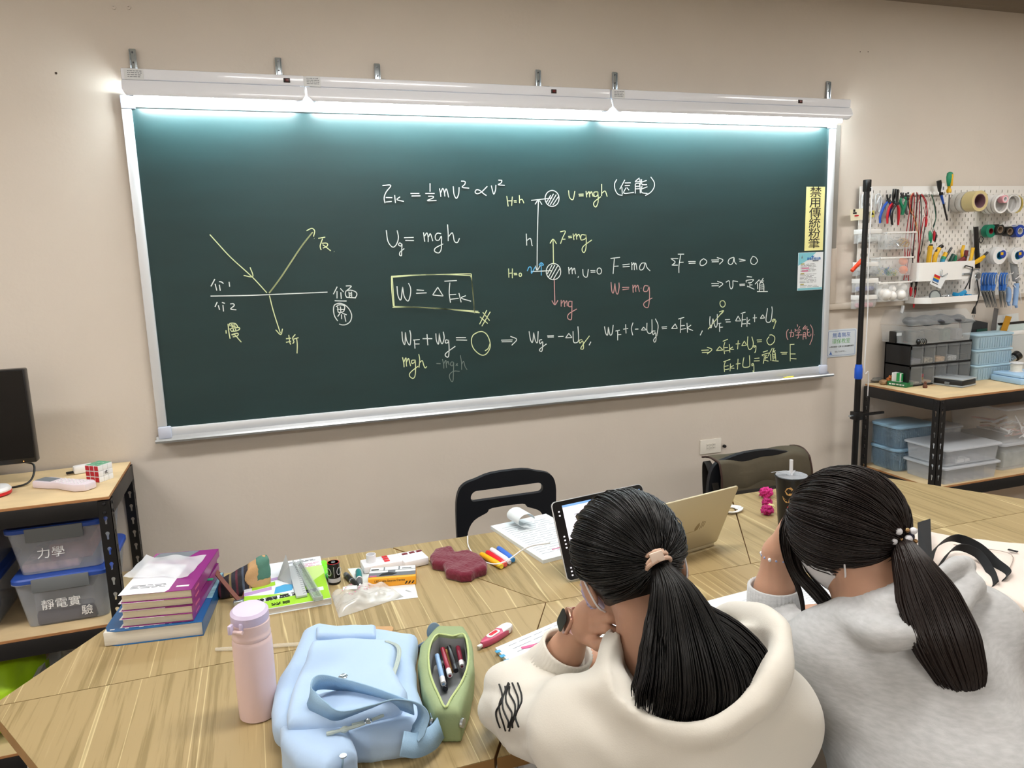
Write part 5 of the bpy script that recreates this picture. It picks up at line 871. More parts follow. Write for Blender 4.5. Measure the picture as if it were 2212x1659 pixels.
# white file bins with folders and rulers
def fbin(xa, xb, zt_, lab):
    t = thing('file_bin', lab, 'bin', ((xa+xb)/2, -.07, .92), group='white file bins behind the boxes'); m = MB(); m.rbox((xa, -.030, .9205), (xb, -.002 - .006, zt_ - .02), .003); m.build('bin_back', 'white_bin', t)
    m = MB(); m.rbox((xa, -.1, zt_ - .022), (xb, -.094, zt_), .002); m.rbox((xa, -.1, zt_ - .022), (xa + .005, -.008, zt_), .002); m.rbox((xb - .005, -.1, zt_ - .022), (xb, -.008, zt_), .002); m.build('rim', 'white_bin', t); MB().box((xa + .003, -.098, .9205), (xb - .003, -.095, zt_ - .02)).build('front', clear('bin_front', '#cfd4d6', .75, .3), t)
z1_ = aw(2093, 727, -.1).z; xm = aw(2136, 725, -.1).x; xe = aw(2212, 720, -.1).x + .05; fbin(aw(2085, 730, -.1).x, xm - .002, z1_, 'white file bin with dark folders'); fbin(xm + .002, xe, z1_ + .01, 'white file bin with rulers and sheets, at the frame edge')
def slab(name, lab, cat, quad, y, th, m_, y2=None, group=None):
    P = [aw(p[0], p[1], y) for p in quad]; m = MB(); m.add(P + [p + Vector((0, th, 0)) for p in P], [(3, 2, 1, 0), (4, 5, 6, 7)] + [((i+1) % 4, i, 4 + i, 4 + (i+1) % 4) for i in range(4)]); return tag(m.build(name, m_, None, 0), lab, cat, group)
mat('folder_black', '#2a2d30', .6); mat('ruler_amber', '#b8861e', .3); mat('ruler_steel', '#6d6e70', .35, metal=.6); mat('sheet_white', '#d9dddd', .6); mat('sheet_aqua', '#c8d8d8', .6)
slab('folder', 'charcoal folder standing in the file bin', 'folder', [(2078, 686), (2134, 697), (2132, 740), (2080, 740)], -.05, .006, 'folder_black'); slab('folder', 'maroon card edge left of the charcoal folder', 'folder', [(2073, 690), (2083, 691), (2083, 730), (2073, 730)], -.04, .004, 'tool_maroon')
slab('card_sleeve', 'small dark green card standing in front of the folder', 'card', [(2110, 712), (2133, 709), (2134, 735), (2108, 738)], -.07, .003, 'tool_dkgreen')
slab('steel_ruler', 'grey steel ruler leaning in the file bin', 'ruler', [(2148, 665), (2157, 667), (2150, 725), (2139, 725)], -.06, .0015, 'ruler_steel'); slab('sheet', 'white sheet standing behind the rulers', 'sheet', [(2152, 682), (2200, 676), (2202, 722), (2150, 724)], -.035, .001, 'sheet_white')
slab('amber_ruler', 'amber transparent ruler in the file bin', 'ruler', [(2173, 682), (2186, 684), (2172, 724), (2158, 724)], -.075, .002, 'ruler_amber'); f = slab('framed_sheet', 'pale aqua sheet with a black top edge in the file bin', 'sheet', [(2156, 701), (2214, 696), (2214, 720), (2150, 724)], -.06, .003, 'sheet_aqua')
P = [aw(p[0], p[1], -.0612) for p in ((2157, 698), (2214, 693), (2214, 698), (2157, 703))]; m = MB(); m.add(P + [p + Vector((0, .005, 0)) for p in P], [(3, 2, 1, 0), (4, 5, 6, 7), (0, 4, 5, 1), (1, 5, 6, 2), (2, 6, 7, 3), (3, 7, 4, 0)]); m.build('black_edge', 'tool_black', f, 0)
# blue case with the string spool
mat('case_blue', '#a5c8e8', .4); q0, q1 = at(2130, 820, zt), at(2212, 833, zt)
t = thing('blue_case', 'flat light blue case at the frame edge on the right rack', 'case', (3.98, -.25, zt)); m = MB(MT((q0.x + .15, -.325, zt + .0005), -.12)); m.rbox((-.15, -.09, 0), (.15, .09, .03), .006); m.rbox((-.145, -.085, .031), (.145, .085, .045), .005); m.build('case_body', 'case_blue', t)
tag(MB().box((q0.x + .02, -.44, zt + .0004), (q0.x + .3, -.34, zt + .0012)).build('white_sheet', 'sheet_white', None, 0), 'white sheet lying in front of the light blue case', 'paper')
t = thing('string_spool', 'white spool of string standing on the light blue case', 'spool', (q0.x + .09, -.29, zt + .046)); c = (q0.x + .085, -.295, zt + .046); MB().lathe([(.0, .0005), (.03, .0005), (.03, .004), (.022, .005), (.022, .042), (.03, .043), (.03, .047), (.012, .047), (.012, .01), (0, .01)], c, 28).build('spool', 'white_plastic', t)
m = MB()
for k_ in range(12): m.tube([(c[0] + .0235*math.cos(2*PI*i/20), c[1] + .0235*math.sin(2*PI*i/20), c[2] + .007 + k_*.003) for i in range(20)], .0017, 5, closed=True)
m.build('string', mat('string_white', '#dcd6c8', .8), t, kind='stuff')
t = thing('ringed_bottle', 'black-capped ringed silver tool leaning at the frame edge', 'tool', (3.95, -.12, zt)); A = (pg(2198, 768, .12) - pg(2172, 786, .12)).normalized(); c = aw(2168, 788, -.15)
for k_ in range(7): MB().lathe([(.014, 0), (.018, .003), (.018, .007), (.014, .010)], c + A*k_*.011, 16, A).build('ring', 'chrome', t)
MB().lathe([(.016, 0), (.024, .004), (.025, .03), (.018, .036), (0, .036)], c + A*.077, 20, A).build('cap', 'tool_black', t)
# little things on the plywood
t = thing('parts_case', 'low black parts case with a clear lid in front of the cabinet', 'case', at(2060, 825, zt)); A0, A1, A2 = at(2022, 828, zt), at(2078, 838.5, zt), at(2108, 832, zt); T = frame(A1, A2 - A1, Vector((0, 0, 1)).cross(A2 - A1)); wa, wb = (A2 - A1).length, (A0 - A1).length * .92
m = MB(T); m.rbox((0, 0, .006), (wa, wb, .034), .005); m.build('body', 'cabinet_black', t); m = MB(T); m.rbox((-.002, -.002, .0005), (wa + .002, wb + .002, .010), .004); m.rbox((-.002, -.002, .034), (wa + .002, wb + .002, .042), .003); m.build('clear_shell', clear('case_clear', '#c4ccd2', .6, .15), t)
m = MB(T); m.rbox((-.005, wb*.42, .008), (-.001, wb*.58, .022), .001); m.build('catch', 'latch_grey', t)
mat('box_green', '#1f6b3c', .5); a0, a1, a2 = at(1927, 831, zt), at(1957, 838, zt), at(1973, 835, zt); T = frame(a1, a2 - a1, Vector((0, 0, 1)).cross(a2 - a1)); t = thing('green_box', 'flat dark green card box with pale lettering', 'box', a1); l1, l2 = (a2-a1).length, (a0-a1).length
m = MB(T); m.rbox((0, 0, .0005), (l1, l2, .022), .001); m.build('carton', 'box_green', t); m = MB(T @ Matrix.Rotation(-PI/2, 4, 'Z') @ Matrix.Rotation(PI/2, 4, 'X')); printed(m, MT((-l2/2, .011, .0004)), l2*.8, .008, 1, 4, .8); m.build('lettering', 'sheet_white', t, 0)
t = thing('tape_box', 'small white and green cube-shaped box on top of the green box', 'box', a1 + Vector((0, 0, .022))); m = MB(T); m.rbox((.004, l2*.35, .0228), (.052, l2*.35 + .045, .066), .001); m.build('carton', 'sheet_white', t); m = MB(T); m.box((.0035, l2*.35 + .003, .026), (.0538, l2*.35 + .02, .0664)); m.box((.012, l2*.35 - .0006, .028), (.0536, l2*.35 + .002, .064)); m.build('green_panel', mat('panel_green', '#27a35a', .5), t, 0)
mat('rock_grey', '#77756f', .8, bump=.6, bscale=60, var=.2, vscale=40); mat('rock_brown', '#8a6d4e', .6, var=.3, vscale=60); mat('fig_orange', '#b8642c', .6, var=.4, vscale=80); mat('fig_brown', '#5c3524', .6)
c = at(1888, 826, zt); tag(blob('grey_stone', 'rock_grey', (c.x + .02, c.y, zt + .012), (.035, .022, .013), 3, .25, 5, 2), 'flat grey stone at the left corner of the right rack', 'stone')
c = at(1908, 831, zt); tag(blob('brown_stone', 'rock_brown', (c.x, c.y, zt + .013), (.022, .018, .014), 3, .2, 5, 6), 'brown pebble in front of the toy tiger', 'stone')
c = at(1921, 829, zt); t = thing('toy_tiger', 'small orange toy animal beside the green box', 'toy', c); z = zt
MB().sph((c.x, c.y, z + .022), (.012, .018, .012), 12).build('body', 'fig_orange', t); MB().sph((c.x - .010, c.y - .014, z + .036), (.009, .009, .009), 12).build('head', 'fig_orange', t)
for sx in (-1, 1):
    for sy in (-1, 1): MB().cyl((c.x + sx*.007, c.y + sy*.011, z + .0003), (c.x + sx*.007, c.y + sy*.010, z + .018), .0035, .004, 8).build('leg', 'fig_orange', t)
    MB().sph((c.x - .010 + sx*.006, c.y - .014, z + .045), .003, 6).build('ear', 'fig_orange', t)
line_ = MB().tube(spline([(c.x + .004, c.y + .018, z + .026), (c.x + .012, c.y + .024, z + .034), (c.x + .008, c.y + .022, z + .042)], 4), .002, 6).build('tail', 'fig_orange', t)
mat('battery_gold', '#b78a2a', .3, metal=.5)
for i in range(2):
    c = at(1984 + i*6.5, 829, zt); t = thing('small_battery', 'upright small gold battery beside the cabinet, %s of the pair' % ('left', 'right')[i], 'battery', c, group='gold batteries'); MB().cyl((c.x, c.y, zt + .0003), (c.x, c.y, zt + .035), .0072, n=14).build('cell', 'battery_gold', t); MB().cyl((c.x, c.y, zt + .035), (c.x, c.y, zt + .050), .0073, n=14).build('red_end', 'tool_red', t)
c = at(1998, 838, zt); t = thing('brown_figurine', 'tiny brown seated figurine in front of the batteries', 'figurine', c); MB().lathe([(.009, 0), (.011, .006), (.008, .018), (.004, .022)], (c.x, c.y, zt + .0003), 14).build('body', 'fig_brown', t); MB().sph((c.x, c.y, zt + .026), .007, 12).build('head', 'fig_brown', t)
m = MB(); c = at(2008, 834, zt); m.cyl((c.x - .03, c.y + .01, zt + .003), (c.x + .03, c.y - .005, zt + .003), .0028, n=8); tag(m.build('wooden_stick', 'bits_wood'), 'thin wooden stick lying behind the figurine', 'stick')
# ================================================================ right rack, lower shelf
zs = .50; clear('blue_tub', '#8fa9bd', .34, .3); mat('blue_tub_lid', '#93b6ce', .4, alpha=.92)
xL, yF = 3.300, -.275
for i in range(2):
    z = zs + i*.115 + .0005; t = thing('ribbed_tub', 'dusty blue ribbed tub with white cables inside, %s one' % ('lower', 'upper')[i], 'box', (3.41, -.16, z), group='dusty blue tubs on the lower shelf')
    T = MT((3.412, -.112, z)); m = MB(T); tub(m, .235, .18, .10, .93, t=.002, r=.03, rim=.003)
    for k_ in range(16):
        for (sx, a_, b_) in ((0, -.1, .1),): m.box((-.095 + k_*.19/15 - .001, -.0915, .01), (-.095 + k_*.19/15 + .001, -.084, .09)); m.box((-.1185, -.07 + k_*.14/15 - .001, .01), (-.111, -.07 + k_*.14/15 + .001, .09))
    m.build('ribbed_body', 'blue_tub', t); m = MB(T); lid(m, .235, .18, .101, .012, .035, .005); m.build('lid', 'blue_tub_lid', t); rnd = random.Random(i)
    for k_ in range(6): pts = [(rnd.uniform(-.085, .085), rnd.uniform(-.07, .07), rnd.uniform(.01, .08)) for _ in range(5)]; MB(T).tube(spline(pts, 6), .0025, 6).build('cable', 'white_plastic', t)
clear('frosted', '#d8dde3', .28, .35); clear('frosted_lid', '#dde2e8', .48, .3); a0, a1, a2 = at(1953, 1019, zs), at(2014, 1043, zs), at(2138, 1025, zs)
T0 = MT((3.49, -.335, zs))
for i in range(2):
    z = i*.088 + .0005; t = thing('divider_box', 'frosted clear divider box with a flat lid, %s of two behind the rack post' % ('lower', 'upper')[i], 'box', (3.49, -.33, zs + z), group='frosted divider boxes'); T = MT((3.492, -.335, zs + z)); m = MB(T); tub(m, .335, .225, .072, .96, t=.002, r=.012, rim=.002); m.build('tub', 'frosted', t)
    m = MB(T); lid(m, .335, .225, .0735, .009, .02, .012); m.build('lid', 'frosted_lid', t)
    for k_ in range(4): MB(T).box((-.10 + k_*.062, -.105, .003), (-.099 + k_*.062, .105, .068)).build('divider', 'frosted', t)
    if i: MB(T).rbox((-.14, -.08, .004), (-.05, -.02, .03), .003).build('contents', 'content_dark', t); MB(T).rbox((-.08, -.1, .004), (0, -.05, .02), .003).build('white_contents', 'white_plastic', t)
t = thing('back_tub', 'greyish clear tub with a yellowish green base behind the divider boxes', 'box', (3.64, -.13, zs)); m = MB(MT((3.625, -.108, zs + .0005))); tub(m, .19, .18, .185, .92, t=.002, r=.02, rim=.006); m.build('tub', 'frosted', t); m = MB(MT((3.625, -.108, zs + .0005))); lid(m, .19, .18, .186, .01, .02, .006); m.build('lid', 'frosted_lid', t); MB(MT((3.625, -.108, zs))).rbox((-.08, -.08, .004), (.08, .08, .03), .005).build('contents', mat('content_lime', '#b8c43c', .6), t)
t = thing('utensil_base_box', 'clear handled box under the utensil box, right of the divider boxes', 'box', (3.88, -.25, zs)); T = MT((3.885, -.25, zs + .0005)); m = MB(T); tub(m, .28, .30, .125, .93, t=.0025, r=.02, rim=.006); m.build('tub', 'frosted', t); m = MB(T); lid(m, .28, .30, .126, .012, .02, .008); m.build('lid', 'frosted_lid', t); MB(T).rbox((-.09, -.12, .004), (.1, .1, .08), .008).build('contents', mat('content_grey', '#a9b0aa', .6, var=.2, vscale=30), t)
t = thing('utensil_box', 'clear box of plastic forks and wooden sticks on the lower shelf', 'box', (3.88, -.25, zs + .14)); zz = zs + .140; T = MT((3.885, -.25, zz)); m = MB(T); tub(m, .30, .32, .165, .92, t=.0025, r=.02, rim=.006); m.build('tub', mat('utensil_clear', '#dfe3e6', .15, alpha=.18), t); m = MB(T); lid(m, .30, .32, .166, .012, .02, .008); m.build('lid', 'frosted_lid', t)
rnd = random.Random(11); mat('stick_pink', '#c89a90', .6)
for k_ in range(26):
    a_ = rnd.uniform(-.5, .5); c = Vector((rnd.uniform(-.06, .06), -.13 + rnd.random()*.2, .02 + rnd.random()*.07)); v = Vector((math.cos(a_), rnd.uniform(-.3, .3), math.sin(a_)*.6)).normalized() * rnd.uniform(.04, .065)
    o_ = MB(T); o_.strip([c - v, c + v], (0, 1, .5), .010, .002); tag(o_.build('craft_stick', ['bits_wood', 'stick_pink', 'white_plastic'][k_ % 3]), 'loose %s stick in the utensil box' % ['wooden', 'pinkish', 'white plastic'][k_ % 3], 'stick', '%s sticks in the utensil box' % ['wooden', 'pinkish', 'white plastic'][k_ % 3])
for k_, (u, v, an, sc) in enumerate(((-.02, .085, -.9, 1), (-.10, .06, -.4, .8), (.05, .03, .4, 1))):
    TT = T @ Matrix.Translation((u, -.132 + k_*.006, v)) @ Matrix.Rotation(PI/2, 4, 'X') @ Matrix.Rotation(an, 4, 'Z'); m = MB(TT); m.prism([(-.055*sc, -.003), (.02*sc, -.004), (.03*sc, -.012), (.035*sc, -.012), (.035*sc, .012), (.03*sc, .012), (.02*sc, .004), (-.055*sc, .003)], 0, .0015)
    for j in range(4): m.box((.035*sc, -.012 + j*.0073, 0), (.062*sc, -.0095 + j*.0073, .0015))
    tag(m.build('plastic_fork', 'white_plastic'), 'white plastic fork in the utensil box, %s' % ('steep, in the middle', 'at the left', 'at the right')[k_], 'fork', 'white plastic forks')
# ================================================================ things on the table
ZT = .7402
def rel(o, pts, z=ZT): return [at(p[0], p[1], z) for p in pts]
def bm_book(T, w, d, h, t, cover, pages='page_cream', spine=True, th=.0012, r=.0):
    m = MB(T); m.rbox((.002, .003, th), (w - .001, d - .003, h - th), .0015); m.build('pages', pages, t)
    m = MB(T); ol = [(0, 0), (w, 0), (w, d), (0, d)] if not r else [(0, r), (r*.3, r*.3), (r, 0), (w, 0), (w, d), (0, d)]
    m.prism(ol, 0, th); m.prism(ol, h - th, h); m.rbox((w - .0012, 0, 0), (w, d, h), .0004); return m.build('cover', cover, t, 0)
mat('page_cream', '#d9d3bd', .8, var=.08, vscale=400, stretch=(.02, .02, 1)); mat('page_white', '#dcdad2', .8, var=.06, vscale=400, stretch=(.02, .02, 1)); mat('cover_blue', '#1f5c93', .25); mat('cover_purple', '#8d2d7d', .22, coat=.2); mat('jacket_white', '#e9e9ee', .3); mat('sky_art', '#7fa9b4', .3, var=.5, vscale=14, stretch=(1, 3, 1))
o = at(440, 1373, ZT); dd = Vector((.13, .99, 0)).normalized(); wd_ = Vector((dd.y, -dd.x, 0)); Lw = .222; T = frame(o - wd_*Lw, wd_, dd)
t = thing('textbook', 'thick blue textbook with sea and sky cover, bottom of the book stack', 'book', o + (dd - wd_)*.11)
bk = bm_book(T, Lw, .292, .036, t, 'cover_blue', 'page_white', r=.03); m = MB(T); m.prism([(.02, .17), (.221, .13), (.221, .291), (.004, .291)], .0362, .0367); m.build('sky_picture', 'sky_art', t, 0)
m = MB(T); m.text('SERWAY', .012, MT((.11, .012, .0364)), sx=3.2) if 0 else printed(m, MT((.11, .012, .0363)), .19, .006, 1, 3, .7, .6, runs=(.03, .07)); m.build('cover_lettering', 'sheet_white', t, 0)
zb = ZT + .0372; a, b = at(418, 1341, zb), at(264, 1356, zb); u = (a - b); Wp = u.length; u.normalize(); v = Vector((-u.y, u.x, 0)); Dp = .255; hh = .0205
for i in range(4):
    T = frame(b + Vector((0, 0, i*(hh + .0004))) + v*(-.002*i) + u*(.002*i), u, v) @ Matrix.Rotation([0, -.015, .01, -.02][i], 4, 'Z')
    t = thing('purple_book', 'purple book in a white half jacket, %s of four in the stack' % ['lowest', 'second from the bottom', 'third from the bottom', 'topmost'][i], 'book', T @ Vector((Wp/2, Dp/2, 0)), group='stack of four purple books')
    bm_book(T, Wp, Dp, hh, t, 'cover_purple'); m = MB(T); m.prism([(-.004, -.001), (Wp*.62, -.001), (Wp*.66, .012), (Wp*.66, Dp*.62), (-.004, Dp*.75)], hh, hh + .0003) if i == 3 else m.prism([(-.004, -.0015), (Wp*.62, -.0015), (Wp*.62, .05), (-.004, .05)], hh, hh + .0003)
    m.prism([(-.005, -.0015), (Wp*.60, -.0015), (Wp*.60, Dp*.7), (-.005, Dp*.7)], -.0003, -.00005); m.build('half_jacket', 'jacket_white', t, 0)
    m = MB(T); [m.rbox((Wp + .0001, Dp*(.1 + .02*q_), .007), (Wp + .0005, Dp*(.112 + .02*q_), hh - .008), .0001) for q_ in range(7)]; m.build('spine_lettering', 'pink_print', t, 0)
    if i == 1: MB(T).rbox((Wp - .008, Dp*.55, hh - .001), (Wp + .012, Dp*.60, hh + .001), .0004).build('green_flag', 'tool_green', t)
    if i == 3:
        m = MB(T); printed(m, MT((Wp*.32, .040, hh + .0003)), Wp*.5, .022, 3, 8, .4); m.text('人 生', .013, MT((Wp*.22, .03, hh + .0003))) if 0 else None; m.build('jacket_print', 'grey_print', t, 0)
        m = MB(T); m.prism([(Wp*.74, .022), (Wp*.92, .022), (Wp*.92, .030), (Wp*.74, .030)], hh, hh + .0004); m.build('cover_mark', 'sheet_white', t, 0); m = MB(T); m.prism([(0, Dp*.78), (Wp*.55, Dp*.78), (Wp*.7, Dp*.99), (.01, Dp*.99)], hh + .0001, hh + .0004); m.build('grey_panel', 'grey_print', t, 0)
        Tt = T
sl = MB(Tt); sl.grid(lambda u_, v_: ((-.02 + u_*Wp*.95) + .01*v_, Dp*.32 + v_*Dp*.52 + .01*math.sin(u_*5), hh + .0035 + .0025*math.sin(u_*13 + v_*5)*math.cos(v_*9) + .012*max(0, .1 - u_)*8), 26, 14); tag(sl.build('plastic_sleeve', clear('sleeve_film', '#e8eaf0', .55, .12)), 'milky clear plastic sleeve lying on the topmost purple book', 'sleeve')
# striped pouch with suede panels
mat('pouch_stripe', '#33262c', .85, bump=.5, bscale=120); nt = MATS['pouch_stripe'].node_tree; tc = nt.nodes.new('ShaderNodeTexCoord'); sx_ = nt.nodes.new('ShaderNodeSeparateXYZ'); nt.links.new(tc.outputs['Object'], sx_.inputs[0]); mm_ = nt.nodes.new('ShaderNodeMath'); mm_.operation = 'MULTIPLY_ADD'; mm_.inputs[1].default_value = 11; mm_.inputs[2].default_value = .5
ml = nt.nodes.new('ShaderNodeMath'); ml.operation = 'FRACT'; nt.links.new(sx_.outputs[0], mm_.inputs[0]); nt.links.new(mm_.outputs[0], ml.inputs[0]); cr = nt.nodes.new('ShaderNodeValToRGB'); cr.color_ramp.interpolation = 'CONSTANT'; nt.links.new(ml.outputs[0], cr.inputs[0]); nt.links.new(cr.outputs[0], nt.nodes['Principled BSDF'].inputs['Base Color'])
E_ = cr.color_ramp.elements; E_[0].color = lin('#2b2328'); E_[1].position = .12; E_[1].color = lin('#8a7a55')
for p_, c_ in ((.18, '#30303a'), (.3, '#5f2c3a'), (.36, '#2a2a30'), (.48, '#4c5668'), (.54, '#272228'), (.66, '#9a7d4c'), (.70, '#3a2530'), (.82, '#6b3040'), (.88, '#252329')): e = E_.new(p_); e.color = lin(c_)
mat('suede_tan', '#b9946a', .9, bump=.2, bscale=300, var=.06, vscale=30); mat('suede_green', '#4f7a6c', .9, bump=.2, bscale=300, var=.06, vscale=30); mat('strap_brown', '#6b3626', .6)
pc = at(523, 1292, ZT); W0 = Vector((pc.x + .005, pc.y + .045, ZT)); t = thing('zip_pouch', 'striped woven pouch with tan and green suede panel and brown wrist strap', 'pouch', W0)
T = MT(W0, .12); Ti = T.inverted()
def pouch(X, Y, Z, gx=0):
    x, y, z = X - W0.x, Y - W0.y, Z - W0.z; c, s = math.cos(-.12), math.sin(-.12); x, y = c*x - s*y, s*x + c*y
    h = .062 + .028*np.clip(x/.07, -1, 1); a = np.abs(x) - .067; b = np.abs(y) / (1 - .55*np.clip(z/.11, 0, 1)) - .036; cc = np.abs(z - h/2) - h/2
    r = .014; return np.sqrt(np.maximum(a + r, 0)**2 + np.maximum(b + r, 0)**2 + np.maximum(cc + r, 0)**2) + np.minimum(np.maximum(np.maximum(a + r, b + r), cc + r), 0) - r + .0012*wr3(X, Y, Z, 120) - gx
lo, hi = W0 + Vector((-.085, -.06, -.004)), W0 + Vector((.085, .06, .115)); netmesh('pouch_body', 'pouch_stripe', pouch, lo, hi, .004, t)
def panel(cut, gx, nm, mm): netmesh(nm, mm, lambda X, Y, Z: np.maximum(pouch(X, Y, Z, gx), cut(X - W0.x, Z - W0.z)), lo, hi, .0035, t)
panel(lambda x, z: -(x - .030 + .026*np.sin((z - .01)*45)), .0018, 'tan_panel', 'suede_tan'); panel(lambda x, z: np.maximum(-(x - .040 + .2*np.abs(z - .06)), np.abs(z - .06) - .026), .0032, 'green_panel', 'suede_green')
q1, q2, q3 = at(456, 1223, ZT + .075), at(487, 1262, ZT + .045), at(522, 1300, ZT + .012); MB().strip(spline([W0 + Vector((-.06, -.0, .06)), q1, q2, q3, W0 + Vector((.005, -.035, .012))], 6), (.75, .6, 0), .012, .003).build('wrist_strap', 'strap_brown', t); MB().rbox(q3 - Vector((.02, .008, .008)), q3 + Vector((.006, .008, .006)), .002).build('buckle', 'chrome', t)
# green exam book with ruler and bracket
mat('lime_print', '#9fd338', .3); mat('lime_pale', '#c3de8c', .3); mat('lilac_print', '#b497c8', .35); mat('sky_print', '#4aa3d4', .35); mat('cover_white', '#e3e8f0', .3)
bo = at(718, 1304, ZT); T = frame(bo - Vector((.215, .004, 0)), (1, .01, 0), (0, 1, 0)); t = thing('exam_book', 'lime green and white workbook lying upside down under the rulers', 'book', bo - Vector((.1, -.15, 0))); Wb, Db, hb = .213, .300, .017
bm_book(T, Wb, Db, hb, t, 'cover_white', 'page_white')
def pr(nm, mm, polys, z=.0003): m = MB(T); [m.prism(p, hb, hb + z) for p in polys]; return m.build(nm, mm, t, 0)
pr('lime_band', 'lime_print', [[(.0, .002), (Wb - .001, .002), (Wb - .001, .17), (.155, .10), (.12, .072), (0, .10)]]); pr('pale_band', 'lime_pale', [[(.155, .1003), (Wb - .001, .17), (Wb - .001, .23), (.155, .23)]], .0004); pr('lilac_band', 'lilac_print', [[(0, .10), (.07, .115), (.07, .135), (0, .12)], [(0, .165), (.11, .178), (.11, .195), (0, .182)]], .0005)
pr('lime_chevron', 'lime_print', [[(.02, .128), (.08, .14), (.08, .165), (.02, .155)]], .0005); pr('blue_badge', 'sky_print', [[(.075, .085), (.12, .09), (.13, .125), (.105, .135), (.08, .125)]], .0005); pr('white_bar', 'cover_white', [[(.01, .044), (.20, .058), (.20, .080), (.01, .066)]], .0005)
m = MB(T @ Matrix.Translation((.10, .062, hb + .0004)) @ Matrix.Rotation(PI + .07, 4, 'Z')); m.text('總複習講義', .022, MT((0, 0, .0004)), bold=.0003, sx=1.5); m.T = T @ Matrix.Translation((.09, .022, hb + .0004)) @ Matrix.Rotation(PI, 4, 'Z'); m.text('自然', .018, MT((0, 0, .0004)), sx=1.4); m.T = T; printed(m, MT((.16, .28, hb)), .08, .012, 2, 3, .4); m.build('black_lettering', 'ink', t, 0)
m = MB(T); printed(m, MT((.17, .245, hb)), .07, .03, 4, 5, .3); m.build('red_lettering', 'pink_print', t, 0)
zk = ZT + hb + .0008; mat('ruler_grey', '#b4b8ba', .4); mat('ruler_clear', '#b9c4c0', .12, alpha=.42)
t = thing('grey_rail_ruler', 'grey plastic rail ruler with a triangular foot on the green workbook', 'ruler', at(650, 1260, zk)); p0, p1 = at(654, 1291, zk), at(634, 1226, zk); T = frame(p0, p1 - p0, Vector((0, 0, 1)).cross(p1 - p0)); Lr = (p1 - p0).length
m = MB(T); m.rbox((0, -.012, 0), (Lr, .016, .007), .0015); m.build('rail', 'ruler_grey', t); m = MB(T)
for i in range(14): m.box((.01 + i*Lr*.065, -.01, .0071), (.011 + i*Lr*.065, -.003, .0074))
m.build('scale_marks', 'ink', t, 0); m = MB(T); m.add([(Lr*.45, .017, 0), (Lr*.95, .017, 0), (Lr*.7, .050, 0), (Lr*.55, .018, .045), (Lr*.98, .018, .045)], [(0, 1, 4, 3), (0, 3, 2), (1, 2, 4), (2, 3, 4), (0, 2, 1)]); m.build('triangular_foot', 'ruler_grey', t, 0)
t = thing('clear_ruler', 'long clear plastic ruler with black scale marks on the green workbook', 'ruler', at(660, 1250, zk)); p0, p1 = at(692, 1298, zk), at(644, 1216, zk); T = frame(p0, p1 - p0, Vector((0, 0, 1)).cross(p1 - p0)); Lr = (p1 - p0).length
m = MB(T); m.rbox((0, -.008, 0), (Lr, .016, .003), .001); m.rbox((0, -.008, .003), (Lr, -.004, .012), .001); m.rbox((0, .012, .003), (Lr, .016, .012), .001); m.rbox((0, -.008, .003), (.004, .016, .012), .001); m.build('ruler_body', 'ruler_clear', t)
m = MB(T)
for i in range(48): m.box((.008 + i*(Lr - .02)/48, -.002, .0031), (.0088 + i*(Lr - .02)/48, .002 + (.003 if i % 5 == 0 else 0), .0033)); m.box((.008 + i*(Lr - .02)/48, .008, .0031), (.0088 + i*(Lr - .02)/48, .011, .0033))
m.build('scale_marks', 'ink', t, 0, 'stuff')
def pen(lab, a, b, segs, cat='pen', name='pen', r0=.006, flat=None, z=0, grp=None):
    """segs: (part, start, end, radius factor start, end, material)"""
    A = at(a[0], a[1], ZT + r0 + z); Bv = at(b[0], b[1], ZT + r0 + z); t = thing(name, lab, cat, (A.x, A.y, ZT), group=grp)
    for nm, s0, s1, f0, f1, mm in segs:
        P = A + (Bv - A)*s0; Q = A + (Bv - A)*s1; MB().tube([P, P + (Q - P)*.12, P + (Q - P)*.88, Q], [r0*f0*.85, r0*f0, r0*f1, r0*f1*.85], 12).build(nm, mm, t)
    return t
mat('hl_green', '#7df22e', .3); mat('hl_green_clear', '#5fd85a', .2, alpha=.75)
pen('lime green highlighter beside the black battery', (711, 1249), (699, 1216), [('tip', 0, .2, .5, .9, 'hl_green_clear'), ('barrel', .2, .62, 1, 1.15, 'hl_green'), ('cap', .62, 1, 1.2, 1.1, 'hl_green')], 'highlighter', 'highlighter', .0095)
t = thing('battery', 'fat black upright battery with grey rings', 'battery', at(723, 1262, ZT)); c = at(723, 1259, ZT); mat('battery_black', '#0d0d0f', .25); mat('battery_grey', '#b5b5b8', .3)
MB().lathe([(.0150, 0), (.0168, .002), (.0168, .0585), (.015, .060)], c, 30).build('cell', 'battery_black', t); MB().lathe([(.0169, .007), (.01695, .0075), (.01695, .018), (.0169, .0185)], c, 30).build('grey_band', 'battery_grey', t); MB().lathe([(.0148, .0602), (.0163, .0602), (.0163, .0606), (.0148, .0606), (.0148, .0602)], c, 24).build('red_rim', 'red_plastic', t); MB().lathe([(0, .0625), (.005, .0625), (.006, .0607), (.0148, .0607)][::-1], c, 24).build('terminal', 'chrome', t)
fd = (Vector((_o.x, _o.y, 0)) - Vector((c.x, c.y, 0))).normalized()
for s in (-1, 1):
    dr = (Matrix.Rotation(s*.95, 4, 'Z') @ fd); m = MB(frame(c + dr*.0167 + Vector((0, 0, .037)), Vector((0, 0, 1)).cross(dr), (0, 0, 1))); plate(m, Matrix(), [[(.011*math.cos(k*PI/10), .011*math.sin(k*PI/10)) for k in range(20)], [(.009*math.cos(k*PI/10), .009*math.sin(k*PI/10)) for k in range(20)]], .0006); m.build('ring_print', 'battery_grey', t, 0)
